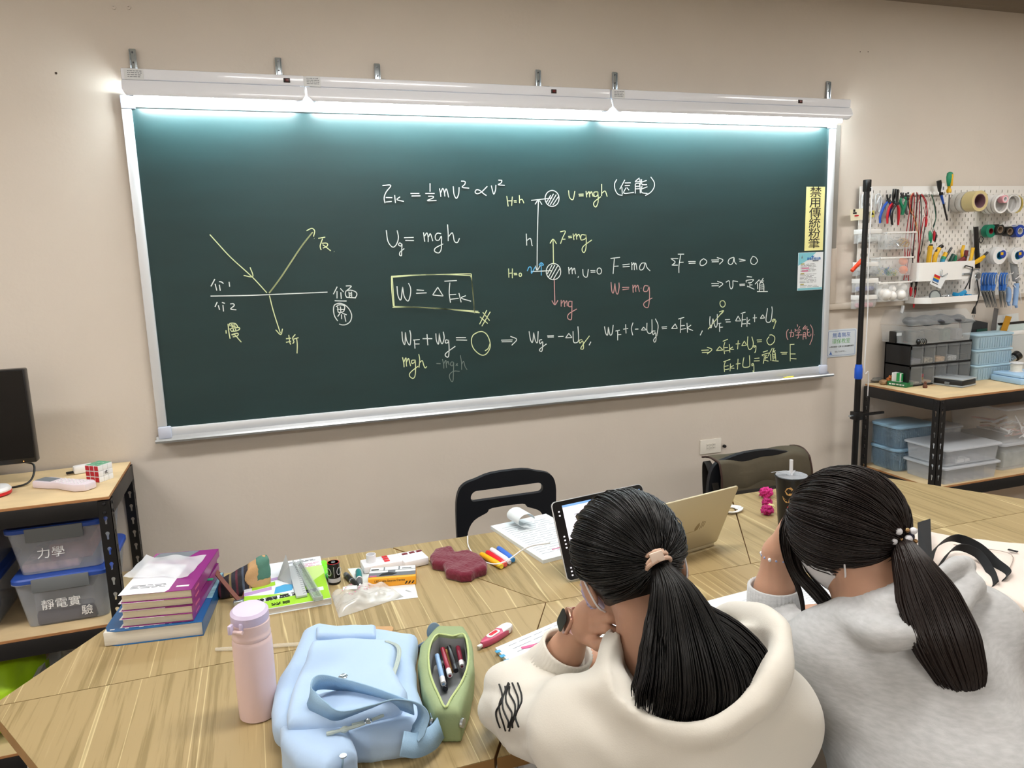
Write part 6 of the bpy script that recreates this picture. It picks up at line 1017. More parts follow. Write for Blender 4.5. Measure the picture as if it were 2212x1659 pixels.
m = MB(frame(c + fd*.0166 + Vector((0, 0, .04)), Vector((0, 0, 1)).cross(fd), (0, 0, 1))); m.box((-.0006, -.018, 0), (.0006, .012, .0006)); m.build('print_line', 'battery_grey', t, 0)
# printed sheet, white devices, light source box
S1 = [at(*p, ZT) for p in ((751, 1229), (790, 1224), (903, 1292), (812, 1306))]; S1 = [at(751, 1229, ZT), at(885, 1218, ZT), at(903, 1291, ZT), at(800, 1303, ZT)]
m = MB(); m.add([p + Vector((0, 0, h)) for h in (.0001, .0008) for p in S1], [(0, 1, 2, 3), (7, 6, 5, 4), (0, 4, 5, 1), (1, 5, 6, 2), (2, 6, 7, 3), (3, 7, 4, 0)]); pp = tag(m.build('folded_sheet', 'sheet_white', None, 0), 'white folded sheet under the orange box and zip bag', 'paper'); m = MB(frame(at(882, 1277, ZT + .001), (1, .2, 0), (-.2, 1, 0))); printed(m, MT((0, 0, 0), -1.2), .02, .006, 2, 5); m.build('small_print', 'grey_print', pp, 0)
mat('device_white', '#e4e5ea', .3)
for i, (fl, fr, bl, hz, lab) in enumerate((((787, 1242), (862, 1228), (775, 1217), .022, 'white plastic device with a round socket and three red windows, left one'), ((875, 1232), (919, 1222), (858, 1197), .024, 'white plastic device with three dark red windows, right one'))):
    A, B_, D_ = at(*fl, ZT), at(*fr, ZT), at(bl[0], bl[1], ZT); u = B_ - A; w = u.length; T = frame(A, u, Vector((0, 0, 1)).cross(u)); dp = .062 if i == 0 else .072; t = thing('light_box_device', lab, 'device', A, group='white plastic devices')
    m = MB(T); m.rbox((0, 0, .0012), (w + (.06 if i == 0 else .012), dp, hz), .004); m.build('casing', 'device_white', t)
    for k in range(3):
        m = MB(T); x, y = ((w*.62, .012 + k*.016) if i == 0 else (.012 + k*.022, dp*.72)); m.rbox((x, y, hz - .0005), (x + .016, y + .011, hz + .002), .001); m.build('red_window', 'tool_maroon' if i else 'red_plastic', t)
    if i == 0: MB(T).lathe([(.011, hz), (.014, hz), (.014, hz + .022), (.012, hz + .022), (.012, hz)], (.028, dp*.55, 0), 24).build('round_socket', 'device_white', t)
mat('box_orange', '#e9a01f', .35); mat('box_grey', '#6f7379', .35); zz_ = ZT + .001; A, B_ = at(796, 1270, zz_), at(899, 1262, zz_); u = B_ - A; T = frame(A, u, Vector((0, 0, 1)).cross(u)); w, dp, hz = u.length, .075, .024; t = thing('carton_box', 'flat orange and grey box printed LED Light Source Device', 'box', A)
m = MB(T); m.rbox((0, 0, .0), (w, dp, hz), .001); m.build('carton', 'box_orange', t); m = MB(T); m.box((.0005, .012, hz), (w - .0005, dp - .0005, hz + .0004)); m.build('grey_top', 'box_grey', t, 0)
m = MB(T); m.box((.002, .052, hz + .0005), (w*.3, dp - .002, hz + .0009)); m.box((w*.33, .052, hz + .0005), (w*.62, dp - .002, hz + .0009)); m.box((w*.65, .052, hz + .0005), (w - .002, dp - .002, hz + .0009)); m.box((.001, .038, hz + .0005), (w*.4, .049, hz + .001)); m.box((w*.56, .036, hz + .0005), (w*.99, .048, hz + .001)); m.build('white_panels', 'sheet_white', t, 0)
m = MB(T); m.prism([(w*.22, .016), (w*.5, .018), (w*.6, .028), (w*.42, .036), (w*.28, .030)], hz + .001, hz + .0014); m.box((.005, .055, hz + .001), (w*.2, .062, hz + .0013)); m.box((w*.7, .056, hz + .001), (w*.9, .06, hz + .0013)); m.T = T @ Matrix.Rotation(PI/2, 4, 'X'); m.text('LED Light Source Device', .0085, MT((w*.45, hz*.68, .0003)), sx=.95)
for k in range(3): m.prism([(w*.76 + k*.009, .004), (w*.79 + k*.009, .004), (w*.83 + k*.009, .012), (w*.80 + k*.009, .012)], 0, .0005)
m.build('black_print', 'ink', t, 0); m = MB(T); m.box((w*.02, .013, hz + .0005), (w*.17, .019, hz + .0012)); m.build('red_badge', 'pink_print', t, 0)
pen('black laser pointer pen left of the orange box', (774, 1268), (746, 1240), [('tip', 0, .45, .9, 1, 'tool_black'), ('ring', .45, .49, 1.1, 1.1, 'chrome'), ('barrel', .49, .8, 1, 1, 'tool_black'), ('end', .8, 1, 1.05, .95, 'tool_grey')], 'laser pointer', 'laser_pointer', .0075)
pen('teal and white marker pen between the pointer and the orange box', (778, 1266), (774, 1233), [('tip', 0, .08, .4, .5, 'white_plastic'), ('grip', .08, .42, .85, 1, 'tool_grey'), ('barrel', .42, .46, 1.05, 1.05, 'white_plastic'), ('cap', .46, 1, 1.05, 1, mat('teal_cap', '#17787a', .35))], 'marker', 'marker', .0085, z=.001)
# zip bag
Zb = [at(*p, ZT) for p in ((716, 1287), (835, 1262), (872, 1290), (732, 1335))]
def zfn(u_, v_):
    p = Zb[0]*(1-u_)*(1-v_) + Zb[1]*u_*(1-v_) + Zb[2]*u_*v_ + Zb[3]*(1-u_)*v_; e = min(u_, 1-u_, v_, 1-v_); h = .030*min(1, e*5)**.6 * (1 - .45*u_); return (p.x, p.y, ZT + .001 + h + .004*math.sin(u_*21 + v_*9)*min(1, e*8) + .003*math.sin(v_*25 - u_*7)*min(1, e*8))
t = thing('zip_bag', 'crumpled clear zip bag with pink print holding clear parts', 'bag', Zb[3]); m = MB(); m.grid(zfn, 34, 26); m.build('film', mat('zip_film', '#e9e8e4', .1, alpha=.38, spec=.9), t, 180); m = MB(); m.add([tuple(z + Vector((0, 0, .0008))) for z in Zb], [(3, 2, 1, 0)]); m.build('film_bottom', 'zip_film', t, 0)
rnd = random.Random(9); m = MB()
for k in range(26):
    u_, v_ = rnd.uniform(.15, .8), rnd.uniform(.08, .55); a_ = Vector(zfn(u_, v_)) + Vector((0, 0, .0006)); b_ = Vector(zfn(u_ + .02, v_)) + Vector((0, 0, .0006)); m.strip([a_, b_], (0, 1, 0), .0035, .0003)
m.build('pink_print', 'pink_print', t, 0, 'stuff')
for k in range(7): u_, v_ = rnd.uniform(.2, .75), rnd.uniform(.35, .8); p = Vector(zfn(u_, v_)); p.z = ZT + .008; MB(MT(p, rnd.uniform(0, 3))).rbox((-.022, -.006, -.005), (.022, .006, .005), .002).build('clear_part', 'film_clear', t)
p = Vector(zfn(.28, .35)); m = MB(MT(p + Vector((0, 0, .001)), -.1, ry=.02)); m.box((-.018, -.010, 0), (.018, .010, .0005)); lb_ = m.build('white_label', 'sheet_white', t, 0)
# maroon fleece cloth
mat('fleece', '#68132b', .95, bump=1.0, bscale=140, sheen=.3); cp = [at(*p, ZT + .01) for p in ((930, 1213), (940, 1194), (975, 1190), (985, 1201), (1010, 1198), (1035, 1208), (1052, 1225), (1050, 1236), (1028, 1243), (1018, 1250), (995, 1252), (965, 1243), (960, 1228), (935, 1224))]
lo = (min(p.x for p in cp) - .02, min(p.y for p in cp) - .02, ZT - .003); hi = (max(p.x for p in cp) + .02, max(p.y for p in cp) + .02, ZT + .06)
F = netmesh('fleece_cloth', 'fleece', lambda X, Y, Z: np.maximum(sdslab(X, Y, Z, cp, ZT - .01, ZT + .028, .010) + .0022*wr3(X, Y, Z, 55) + .0008*wr3(X, Y, Z, 330, 2), ZT + .0004 - Z), lo, hi, .003); tag(F, 'crumpled maroon fleece cloth on the table', 'cloth')
# four markers
for i, (a, b, c, nm, lab) in enumerate((((1084, 1224), (1040, 1197), '#f0ae18', 'marker_yellow', 'yellow'), ((1092, 1220), (1053, 1193), '#d01f30', 'marker_red', 'red'), ((1101, 1215), (1062, 1187), '#e6e4ec', 'marker_pale', 'white'), ((1109, 1210), (1077, 1184), '#3f6fcc', 'marker_blue', 'blue'))):
    mat(nm, c, .3); mat(nm + '_cap', {'yellow': '#f5d64a', 'red': '#e2615f', 'white': '#dddde6', 'blue': '#2f7fc0'}[lab], .3); pen('chunky %s marker in the row beside the maroon cloth' % lab, a, b, [('cap', 0, .14, .85, 1.0, nm + '_cap'), ('barrel', .14, 1, 1.08, .95, nm)], 'marker', 'marker', .0085, grp='row of four chunky markers')
# open notes booklet
NB = [at(1060, 1143, ZT), at(1173, 1218, ZT)]; e2 = (NB[1] - NB[0]); T = frame(NB[1], Vector((e2.y*-1, e2.x, 0)), NB[0] - NB[1]); Ln = e2.length; t = thing('notes_booklet', 'white stapled booklet of printed notes left of the tablet', 'booklet', NB[1]); wN = .21
m = MB(T); m.box((0, 0, 0), (wN, -Ln, .011)) if T.to_3x3().determinant() < 0 else m.box((0, 0, 0), (wN, Ln, .011)); m.build('sheets', mat('sheet_cool', '#dfe6ea', .5), t, 0)
m = MB(T); printed(m, MT((wN*.5, Ln*.5, .0111)) @ Matrix.Rotation(0, 4, 'Z'), wN*.8, Ln*.8, 16, 21, .12); m.build('note_print', mat('print_pale', '#a3a8b0', .7), t, 0, 'stuff'); m = MB(T); m.box((wN*.3, .05, .0111), (wN*.7, .055, .0116)); m.build('pink_line', 'pink_print', t, 0)
tag(MB().grid(lambda u_, v_: tuple(T @ Vector((wN*.4 + .03*math.cos(u_*5), Ln*.72 + v_*.08, .04 + .022*math.sin(u_*5)))), 16, 2).build('curled_page', 'sheet_cool'), 'curled white page standing up behind the tablet', 'paper')
tag(MB().tube(spline([tuple(at(1010, 1158, ZT + .012)), tuple(at(1012, 1180, ZT + .003)), tuple(at(1028, 1203, ZT + .003)), tuple(at(1050, 1215, ZT + .018)), tuple(at(1075, 1218, ZT + .020)), tuple(at(1100, 1208, ZT + .022)), tuple(at(1125, 1190, ZT + .03)), tuple(at(1150, 1179, ZT + .05)), tuple(at(1188, 1173, ZT + .08))], 8), .0019, 8).build('charging_cable', 'white_plastic'), 'white charging cable looping over the markers to the tablet', 'cable')
# tablet
def perp_pt(P, px, py, L, far=True):      # the point on a sight line at distance L from P
    d = ray(px, py).normalized(); oc = _o - P; b_ = oc.dot(d); c_ = oc.length_squared - L*L; s = math.sqrt(max(0, b_*b_ - c_)); return _o + d*(-b_ + (s if far else -s))
BL = at(1226, 1257, ZT + .004); TL = perp_pt(BL, 1188, 1080, .215); upv = (TL - BL).normalized(); TR = perp_pt(TL, 1388, 1053, .281); rt = (TR - TL); rt = (rt - upv*rt.dot(upv)).normalized()
T = frame(BL, rt, upv); mat('bezel_black', '#0a0a0c', .2); mat('screen_page', (.82, .80, .90), .3, emit=.3); mat('screen_bar', (.15, .3, .6), .3, emit=.5); mat('alu_silver', '#d3d5d9', .3, metal=.7); mat('laptop_gold', '#bfb497', .38, metal=.35)
t = thing('tablet', 'large tablet propped upright, black bezel with a bright white page', 'tablet', BL); Wt, Ht = .281, .215
m = MB(T); m.prism([(p[0] + Wt/2, p[1] + Ht/2) for p in rrect(Wt, Ht, .013)], -.006, 0, .0015); m.build('shell', 'alu_silver', t); m = MB(T); m.prism([(p[0] + Wt/2, p[1] + Ht/2) for p in rrect(Wt - .004, Ht - .004, .012)], 0, .0004); m.build('bezel', 'bezel_black', t, 0)
m = MB(T); m.box((.030, .022, .0005), (Wt - .012, Ht - .014, .0008)); m.build('screen', 'screen_page', t, 0); m = MB(T); m.box((.030, Ht - .020, .0009), (Wt - .012, Ht - .014, .0011)); m.build('menu_bar', 'screen_bar', t, 0)
m = MB(T)
for yy in (.014, .024, .034, .088, .098, .108, .118, .175, .186): m.prism([(p[0] + .018, p[1] + yy) for p in rrect(.005, .004, .0015)], .0005, .0009)
m.build('side_icons', 'screen_page', t, 0); m = MB(T); printed(m, MT((.12, .16, .0009)), .12, .03, 4, 3, .15, ex=.0002); m.build('page_text', 'grey_print', t, 0)
m = MB(T); st = [(Wt*.35, 0, -.006), (Wt*.65, 0, -.006)]; back = -(T.to_3x3() @ Vector((0, 0, 1))); back.z = 0; back = back.normalized()*.10; A_, B_ = T @ Vector((Wt*.3, .10, -.007)), T @ Vector((Wt*.7, .10, -.007)); m = MB(); fa, fb = Vector((A_.x, A_.y, ZT)) + back, Vector((B_.x, B_.y, ZT)) + back; m.add([A_, B_, fb, fa, A_ + back*.03, B_ + back*.03, fb + back*.03, fa + back*.03], [(0, 1, 2, 3), (7, 6, 5, 4), (0, 4, 5, 1), (1, 5, 6, 2), (2, 6, 7, 3), (3, 7, 4, 0)]); m.build('stand_flap', 'bezel_black', t, 0)
# laptop, lid back towards the camera
BR = at(1547, 1170, ZT + .012); ex = (at(1541, 1170, ZT) - at(1482, 1187.5, ZT)).normalized(); TRp = perp_pt(BR, 1592, 1050, .212, False); uv = TRp - BR; uv = (uv - ex*uv.dot(ex)); uv = uv.normalized() if uv.z > .1 else Vector((ex.y*.25, -ex.x*.25, 1)).normalized()
t = thing('laptop', 'open pale gold laptop seen from behind its lid', 'laptop', BR); T = frame(BR - ex*.304, ex, uv); m = MB(T); m.prism([(p[0] + .152, p[1] + .1065) for p in rrect(.304, .212, .010)], -.003, .002, .001); m.build('lid', 'laptop_gold', t)
m = MB(T); m.prism([(p[0] + .152, p[1] + .1065) for p in rrect(.296, .204, .009)], -.0034, -.003); m.build('display', 'bezel_black', t, 0); m = MB(T); m.prism([(.185 + a_, .075 + b_) for a_, b_ in ((0, 0), (.010, .004), (.014, .018), (.009, .030), (.002, .022), (-.003, .010))], .0021, .0024); [m.strip([(.203 + k*.006, .078 + k*.003, .0022), (.206 + k*.006, .108 - k*.002, .0022)], (1, 0, 0), .0018, .0004) for k in range(3)]; m.strip([(.11, .074, .0022), (.183, .076, .0022)], (0, 1, 0), .0012, .0004); m.build('sticker', mat('lid_sticker', '#8b7a58', .5), t, 0)
bd = Vector((-ex.y, ex.x, 0)); T = frame(Vector((BR.x, BR.y, ZT)) - ex*.304, ex, bd); m = MB(T); m.prism([(p[0] + .152, p[1] + .107) for p in rrect(.304, .210, .010)], .0005, .011, .002); m.build('base', 'laptop_gold', t); m = MB(T)
for r in range(5):
    for k in range(13): m.rbox((.018 + k*.0207, .03 + r*.018, .0111), (.036 + k*.0207, .045 + r*.018, .0118), .0005)
m.build('keys', 'bezel_black', t, 0, 'stuff')
# coiled cable
c = at(1575, 1104, ZT); m = MB(); m.tube([(c.x + (.030 + .006*math.sin(k*.37) + .0011*k/8)*math.cos(k*PI/9), c.y + (.026 + .005*math.cos(k*.31) + .0011*k/8)*math.sin(k*PI/9), ZT + .003 + .0016*(k//18) + .001*math.sin(k)) for k in range(18*5)], .0022, 6); tag(m.build('coiled_cable', 'white_plastic'), 'coiled white cable on the table right of the laptop', 'cable')
# drink cup
mat('cup_black', '#111113', .3); mat('cup_gold', '#b98f57', .5); mat('cup_film', '#c9ccd2', .15, alpha=.45); c = at(1706, 1143, ZT); hC_ = .17; t = thing('drink_cup', 'tall black drink cup with a gold and red emblem and a clear straw', 'cup', c)
rt_, rb_ = .047, .034; MB().lathe([(rb_, 0), (rb_ + .001, .003), (rt_, hC_), (rt_ + .003, hC_ + .001), (rt_ + .003, hC_ + .005), (rt_, hC_ + .006), (rt_ - .003, hC_ + .001), (rb_, .006)], c, 36).build('cup_wall', 'cup_black', t); MB().lathe([(0, hC_ + .004), (rt_, hC_ + .0065)], c, 36).build('sealing_film', 'cup_film', t)
m = MB(); m.grid(lambda u_, v_: (c.x - rt_*.9 + u_*.05 - v_*.02, c.y - .01 + .03*v_, c.z + hC_ + .008 + .02*abs(math.sin(u_*3 + 1))*(1 - v_*.5)), 10, 4); m.build('torn_film', 'cup_film', t, 180); MB().tube([c + Vector((.0, 0, .06)), c + Vector((-.002, .0, hC_ + .055))], .0055, 14).build('straw', mat('straw_clear', '#e2e2e4', .15, alpha=.7), t)
fd = (Vector((_o.x, _o.y, 0)) - Vector((c.x, c.y, 0))).normalized(); sd = Vector((0, 0, 1)).cross(fd)
def oncup(poly, nm, mm):      # bend an outline around the cup wall; units metres, origin at the middle of the wall facing the room
    m = MB(); P = []
    for x, y in poly: r = rb_ + (rt_ - rb_)*y/hC_ + .0006; a_ = x/r; P.append(c + (fd*math.cos(a_) + sd*math.sin(a_))*r + Vector((0, 0, y)))
    cc = sum(P, Vector())/len(P); m.add(P + [cc + (cc - c).normalized()*.0006], [(i, (i+1) % len(P), len(P)) for i in range(len(P))]); m.build(nm, mm, t, 0)
oncup([(-.018, .135), (-.012, .146), (0, .150), (.006, .144), (.002, .138), (.012, .142), (.008, .130), (-.002, .122), (-.012, .124)], 'gold_emblem', 'cup_gold'); oncup([(-.026, .118), (-.016, .108), (-.004, .106), (-.002, .114), (-.004, .100), (-.014, .098), (-.022, .106)], 'gold_curve', 'cup_gold'); oncup([(-.010, .086), (-.002, .087), (-.001, .074), (-.009, .074)], 'red_mark', 'red_plastic')
m = MB(frame(c + fd*(rb_ + .0085) + Vector((0, 0, .062)) - sd*.006, sd, (0, 0, 1))); m.text('H', .012, MT((0, 0, 0))); m.text('Y', .009, MT((0, -.010, 0))); m.build('white_letters', 'sheet_white', t, 0)
# dried roses and yellow clay
def rose(lab, px, py, col, r): c = at(px, py, ZT) + Vector((0, 0, r*.9)); tag(blob('dried_rose', mat('rose_%d' % px, col, .8, bump=.6, bscale=90), c, (r, r, r*.85), 4, .5, 9, px), lab, 'flower', 'dried rose heads')
rose('magenta dried rose head left of the black cup', 1655, 1075, '#c22a7a', .021); rose('smaller magenta rose head below the first', 1657, 1093, '#a81f66', .015); rose('orange dried rose head at the foot of the cup', 1657, 1112, '#d98a2a', .018); rose('cream rose head between the magenta and orange ones', 1665, 1102, '#d8cf9c', .012)
Cy = blob('yellow_clay', mat('clay_yellow', '#e6e02e', .7, bump=.8, bscale=70), at(1930, 1098, ZT) + Vector((0, 0, .012)), (.045, .02, .013), 4, .2, 8, 3); tag(Cy, 'lump of yellow modelling clay behind the right student', 'clay')
# tote bag
mat('tote_canvas', '#e6d8cf', .85, bump=.25, bscale=200, var=.04, vscale=6); mat('tote_black', '#141518', .75); tp = [at(*p, ZT + .01) for p in ((1945, 1138), (2000, 1150), (2100, 1168), (2262, 1188), (2262, 1330), (2212, 1318), (2130, 1268), (2030, 1230), (1960, 1200))]
t = thing('tote_bag', 'flat cream canvas tote bag with black straps at the table right edge', 'bag', tp[3]); lo = (min(p.x for p in tp) - .02, min(p.y for p in tp) - .02, ZT - .002); hi = (max(p.x for p in tp) + .02, max(p.y for p in tp) + .02, ZT + .06)
netmesh('canvas_body', 'tote_canvas', lambda X, Y, Z: np.maximum(sdslab(X, Y, Z, tp, ZT - .01, ZT + .022, .011) + .003*wr3(X, Y, Z, 22), ZT + .0005 - Z), lo, hi, .006, t)
m = MB(); m.tube(spline([at(2060, 1176, ZT + .024), at(2110, 1183, ZT + .024), at(2185, 1198, ZT + .024), at(2176, 1240, ZT + .024)], 5), .0012, 5); m.build('stitching', mat('stitch', '#b5a69c', .8), t)
m = MB(); m.strip(spline([at(2004, 1230, ZT + .05), at(2020, 1185, ZT + .07), at(2060, 1162, ZT + .075), at(2110, 1180, ZT + .06), at(2150, 1215, ZT + .035), at(2176, 1238, ZT + .028), at(2165, 1255, ZT + .026)], 7), (.35, -.5, .9), .026, .002); m.build('strap', 'tote_black', t); m = MB(); m.strip(spline([at(2015, 1245, ZT + .04), at(2060, 1185, ZT + .06), at(2110, 1195, ZT + .05), at(2140, 1235, ZT + .03), at(2150, 1262, ZT + .026)], 7), (.35, -.5, .9), .024, .002); m.build('strap', 'tote_black', t)
q_ = [at(*p, zz) for p, zz in (((1983, 1129), ZT + .075), ((2010, 1121), ZT + .075), ((2014, 1215), ZT + .028), ((1986, 1212), ZT + .028))]; n = Vector((0, .002, 0)); m = MB(); m.add(q_ + [p + n for p in q_], [(3, 2, 1, 0), (4, 5, 6, 7), (0, 4, 5, 1), (1, 5, 6, 2), (2, 6, 7, 3), (3, 7, 4, 0)]); lb_ = m.build('black_label', 'tote_black', t, 0)
T = frame(q_[3] + Vector((0, -.001, 0)), q_[0] - q_[3], q_[3] - q_[2]); m = MB(T); m.text('PREMIER', .017, MT((.052, .017, .0008)), bold=.0004, sx=1.0); m.build('label_lettering', 'sheet_white', lb_, 0)
q0 = at(2188, 1190, ZT + .024); m = MB(MT(q0, -1.2)); m.rbox((-.012, -.005, 0), (.012, .005, .002), .0008); m.build('side_tab', 'tote_black', t)
# papers of the students
def sheet(nm, lab, pts, h=.001, mm='sheet_cool', rows=12, col='grey_print', cat='paper', seed=3, thick=0):
    P = [at(*p, ZT) + Vector((0, 0, .0008)) for p in pts]; n_ = len(P); m = MB(); m.add([p + Vector((0, 0, z)) for z in (0, h) for p in P], [tuple(range(n_)), tuple(range(n_, 2*n_))[::-1]] + [(i, (i+1) % n_, n_ + (i+1) % n_, n_ + i) for i in range(n_)]); o_ = tag(m.build(nm, mm, None, 0), lab, cat)
    c = sum(P, Vector())/n_; u = (P[1] - P[0]).normalized(); T = frame(c + Vector((0, 0, h + .0003)), u, Vector((0, 0, 1)).cross(u)); w = (P[1] - P[0]).length; m = MB(T); printed(m, MT((0, 0, 0)), w*.6, min(w, (P[2] - P[1]).length)*.7, rows, seed, .10); m.build('print', mat('print_pale', '#a3a8b0', .7), o_, 0, 'stuff'); return o_
sheet('worksheet', 'white worksheet lying under the left student', [(1240, 1345), (1480, 1320), (1500, 1500), (1265, 1500)], rows=16); sheet('worksheet', 'printed sheet between the two students', [(1528, 1300), (1650, 1268), (1720, 1330), (1600, 1400)], .002, seed=8)
sheet('question_sheet', 'printed question sheet in front of the right student', [(1700, 1262), (1830, 1240), (1900, 1330), (1740, 1352)], .0015, seed=12)
bkl = sheet('exercise_book', 'open exercise book with coloured page edges under the left elbow', [(1070, 1408), (1250, 1330), (1330, 1420), (1125, 1465)], .009, rows=9, cat='book', seed=4)
P = [at(1070, 1408, ZT), at(1125, 1465, ZT)]; m = MB()
for k in range(5): a_ = P[0].lerp(P[1], .1 + k*.18); b_ = P[0].lerp(P[1], .18 + k*.18); m.strip([a_ + Vector((-.001, 0, .0096)), b_ + Vector((-.001, 0, .0096))], (1, .2, 0), .012, .0012)
m.build('blue_page_marks', 'sky_print', bkl, 0); m = MB(); c = at(1145, 1396, ZT + .0105); m.T = MT(c, .05); m.prism(rrect(.042, .010, .004), 0, .0006); m.build('pink_heading', 'pink_print', bkl, 0)
# correction tape
A, B_ = at(1040, 1392, ZT + .010), at(1100, 1353, ZT + .010); t = thing('correction_tape', 'pink and white correction tape pen on the bare table', 'correction tape', A); u = B_ - A; L_ = u.length; T = frame(Vector((A.x, A.y, ZT + .0005)), Vector((u.x, u.y, 0)), Vector((-u.y, u.x, 0)))
mat('ct_pink', '#d25c7e', .2, alpha=.85); m = MB(T); m.prism([(x*L_, y) for x, y in ((0, -.004), (.12, -.009), (.35, -.013), (.7, -.0145), (.95, -.012), (.95, .012), (.7, .0145), (.35, .013), (.12, .009), (0, .004))], 0, .016, .004); m.build('body', 'ct_pink', t)
m = MB(T); m.prism([(x*L_, y) for x, y in ((.62, -.013), (.9, -.0135), (1.02, -.009), (1.05, 0), (1.02, .009), (.9, .0135), (.66, .013), (.72, 0))], .002, .0175, .003); m.build('white_end', 'white_plastic', t); m = MB(T); m.prism([(p[0] + L_*.42, p[1]*1) for p in rrect(.04, .016, .007)], .0155, .0185, .001); m.build('white_ring', 'white_plastic', t); m = MB(T); m.prism([(p[0] + L_*.42, p[1]) for p in rrect(.026, .009, .004)], .0186, .0195, .0004); m.build('red_button', 'marker_red', t); m = MB(T); m.rbox((-.012, -.004, .004), (.002, .004, .011), .0015); m.build('tip', 'white_plastic', t)
# bottle
mat('flask_pink', '#dcc3c2', .35, coat=.2); mat('flask_lid', '#cbbfda', .38); c = at(560, 1541, ZT); t = thing('water_flask', 'tall pale pink flask with a lavender flip lid', 'bottle', c)
MB().lathe([(.033, 0), (.0365, .003), (.0370, .02), (.0372, .156), (.0365, .162), (.0350, .165)], c, 48).build('body', 'flask_pink', t); MB().lathe([(.0345, .165), (.0362, .168), (.0362, .173), (.035, .176), (.0355, .180), (.0360, .197), (.034, .200)], c, 48).build('neck_collar', 'flask_pink', t)
Tl = MT(c + Vector((0, 0, .200)), 0, rx=.10); MB(Tl).lathe([(.034, -.001), (.0355, .003), (.0352, .018), (.030, .023), (.012, .025), (0, .025)], (0, 0, 0), 48).build('lid', 'flask_lid', t)
for dx in (-.013, .007): MB(MT(c + Vector((dx - .022, -.030, .196)), -.5)).rbox((-.003, -.006, -.006), (.004, .006, .012), .002).build('hinge_lug', 'flask_lid', t)
MB().tube([c + Vector((-.036, -.026, .192)), c + Vector((-.014, -.038, .192))], .004, 12).build('hinge_button', 'flask_pink', t)
tag(MB().tube(spline([at(466, 1403, ZT + .004), at(520, 1400, ZT + .005), at(648, 1391, ZT + .005)], 4), .0045, 10).build('clear_straw', mat('straw_film', '#ece8dc', .08, alpha=.32, spec=1)), 'clear wrapped straw lying behind the pink flask', 'straw')
# ================================================================ light blue bag, pencil case and their neighbours
mat('bag_blue', '#a9c3e2', .7, bump=.15, bscale=90, sheen=.2); mat('strap_blue', '#8fb0cc', .6, bump=.3, bscale=500); mat('zip_grey', '#aebcb8', .5); G = thing('canvas_bag', 'light blue canvas bag lying flat with its strap looped on top', 'bag', at(740, 1520, ZT))
def slab_on(nm, mm, px, zb, z0, z1, r, par, h=.004, amp=.003, f=28, ex=None):
    P = [at(*p, zb) for p in px]; lo = (min(p.x for p in P) - .02, min(p.y for p in P) - .02, z0 - .012); hi = (max(p.x for p in P) + .02, max(p.y for p in P) + .02, z1 + .02)
    def F(X, Y, Z):
        a = sdslab(X, Y, Z, P, z0, z1, r) + amp*wr3(X, Y, Z, f)
        if ex: a = ex(a, X, Y, Z)
        return np.maximum(a, ZT + .0006 - Z)
    return netmesh(nm, mm, F, lo, hi, h, par)
zb_ = ZT + .035
slab_on('main_body', 'bag_blue', [(655, 1378), (690, 1362), (905, 1382), (897, 1440), (905, 1500), (925, 1560), (905, 1598), (800, 1620), (640, 1615), (592, 1580), (586, 1545), (605, 1475)], zb_, ZT - .01, ZT + .062, .03, G)
slab_on('front_pocket', 'bag_blue', [(672, 1392), (840, 1386), (862, 1400), (850, 1450), (880, 1500), (868, 1530), (720, 1568), (620, 1572), (618, 1550), (640, 1480)], ZT + .075, ZT + .05, ZT + .092, .018, G, amp=.0022, f=36)
slab_on('side_pocket', 'bag_blue', [(607, 1592), (700, 1590), (760, 1590), (775, 1650), (700, 1690), (640, 1665), (605, 1625)], ZT + .04, ZT - .01, ZT + .070, .024, G, amp=.0025, f=40)
slab_on('top_flap', 'bag_blue', [(683, 1364), (812, 1360), (812, 1384), (684, 1384)], ZT + .06, ZT + .035, ZT + .075, .008, G, amp=.001, f=60)
m = MB(); zt_ = ZT + .094; pz = lambda p, z=0: at(p[0], p[1], zt_ + z)
for k in range(3): m.tube(spline([pz((832 + k*3, 1385), -.004), pz((856 + k*3, 1396), -.004), pz((858 + k*3, 1420), -.006), pz((842 + k*3, 1472), -.010)], 6), .0018, 6)
m.tube(spline([pz((828, 1545), -.016), pz((800, 1556), -.014), pz((760, 1566), -.014)], 6), .003, 6); m.build('zipper', 'zip_grey', G, kind='stuff')
def strap(nm, pts, w, nrm, par=G, mm='strap_blue', th=.002):
    p = spline([at(a, b, ZT + z) for a, b, z in pts], 8); n_ = len(p); N = [Vector(nrm[min(len(nrm) - 1, int(i/n_*len(nrm)))]) for i in range(n_)]
    NN = [sum((N[max(0, min(n_ - 1, i + j))] for j in range(-7, 8)), Vector()) for i in range(n_)]; MB().strip(p, NN, w, th).build(nm, mm, par, 180)
strap('strap', [(893, 1530, .085), (800, 1496, .098), (730, 1478, .108), (688, 1475, .12), (672, 1492, .118), (676, 1515, .108), (705, 1535, .102), (740, 1544, .100), (800, 1527, .104), (850, 1512, .108), (900, 1520, .10), (915, 1545, .08), (905, 1575, .06), (895, 1590, .05)], .036, [(.1, -.5, .9), (.1, -.4, 1), (.2, .3, 1), (.2, -.6, .8), (.1, -.8, .6), (.2, -.9, .4), (.6, -.6, .4)])
strap('strap_end', [(868, 1606, .05), (900, 1610, .042), (934, 1594, .036), (952, 1572, .036)], .040, [(.2, .6, .8), (.2, .6, .8)])
m = MB(); c = pz((741, 1458), .0); m.lathe([(.003, 0), (.008, 0), (.009, .0015), (.007, .003), (.003, .002)], c - Vector((0, 0, .004)), 20); m.build('snap', 'chrome', G); m = MB(); c = pz((795, 1560), -.008); m.tube([c + Vector((.006*math.cos(k*PI/6), .006*math.sin(k*PI/6), .002)) for k in range(12)], .0014, 6, True); m.build('pull_ring', 'chrome', G)
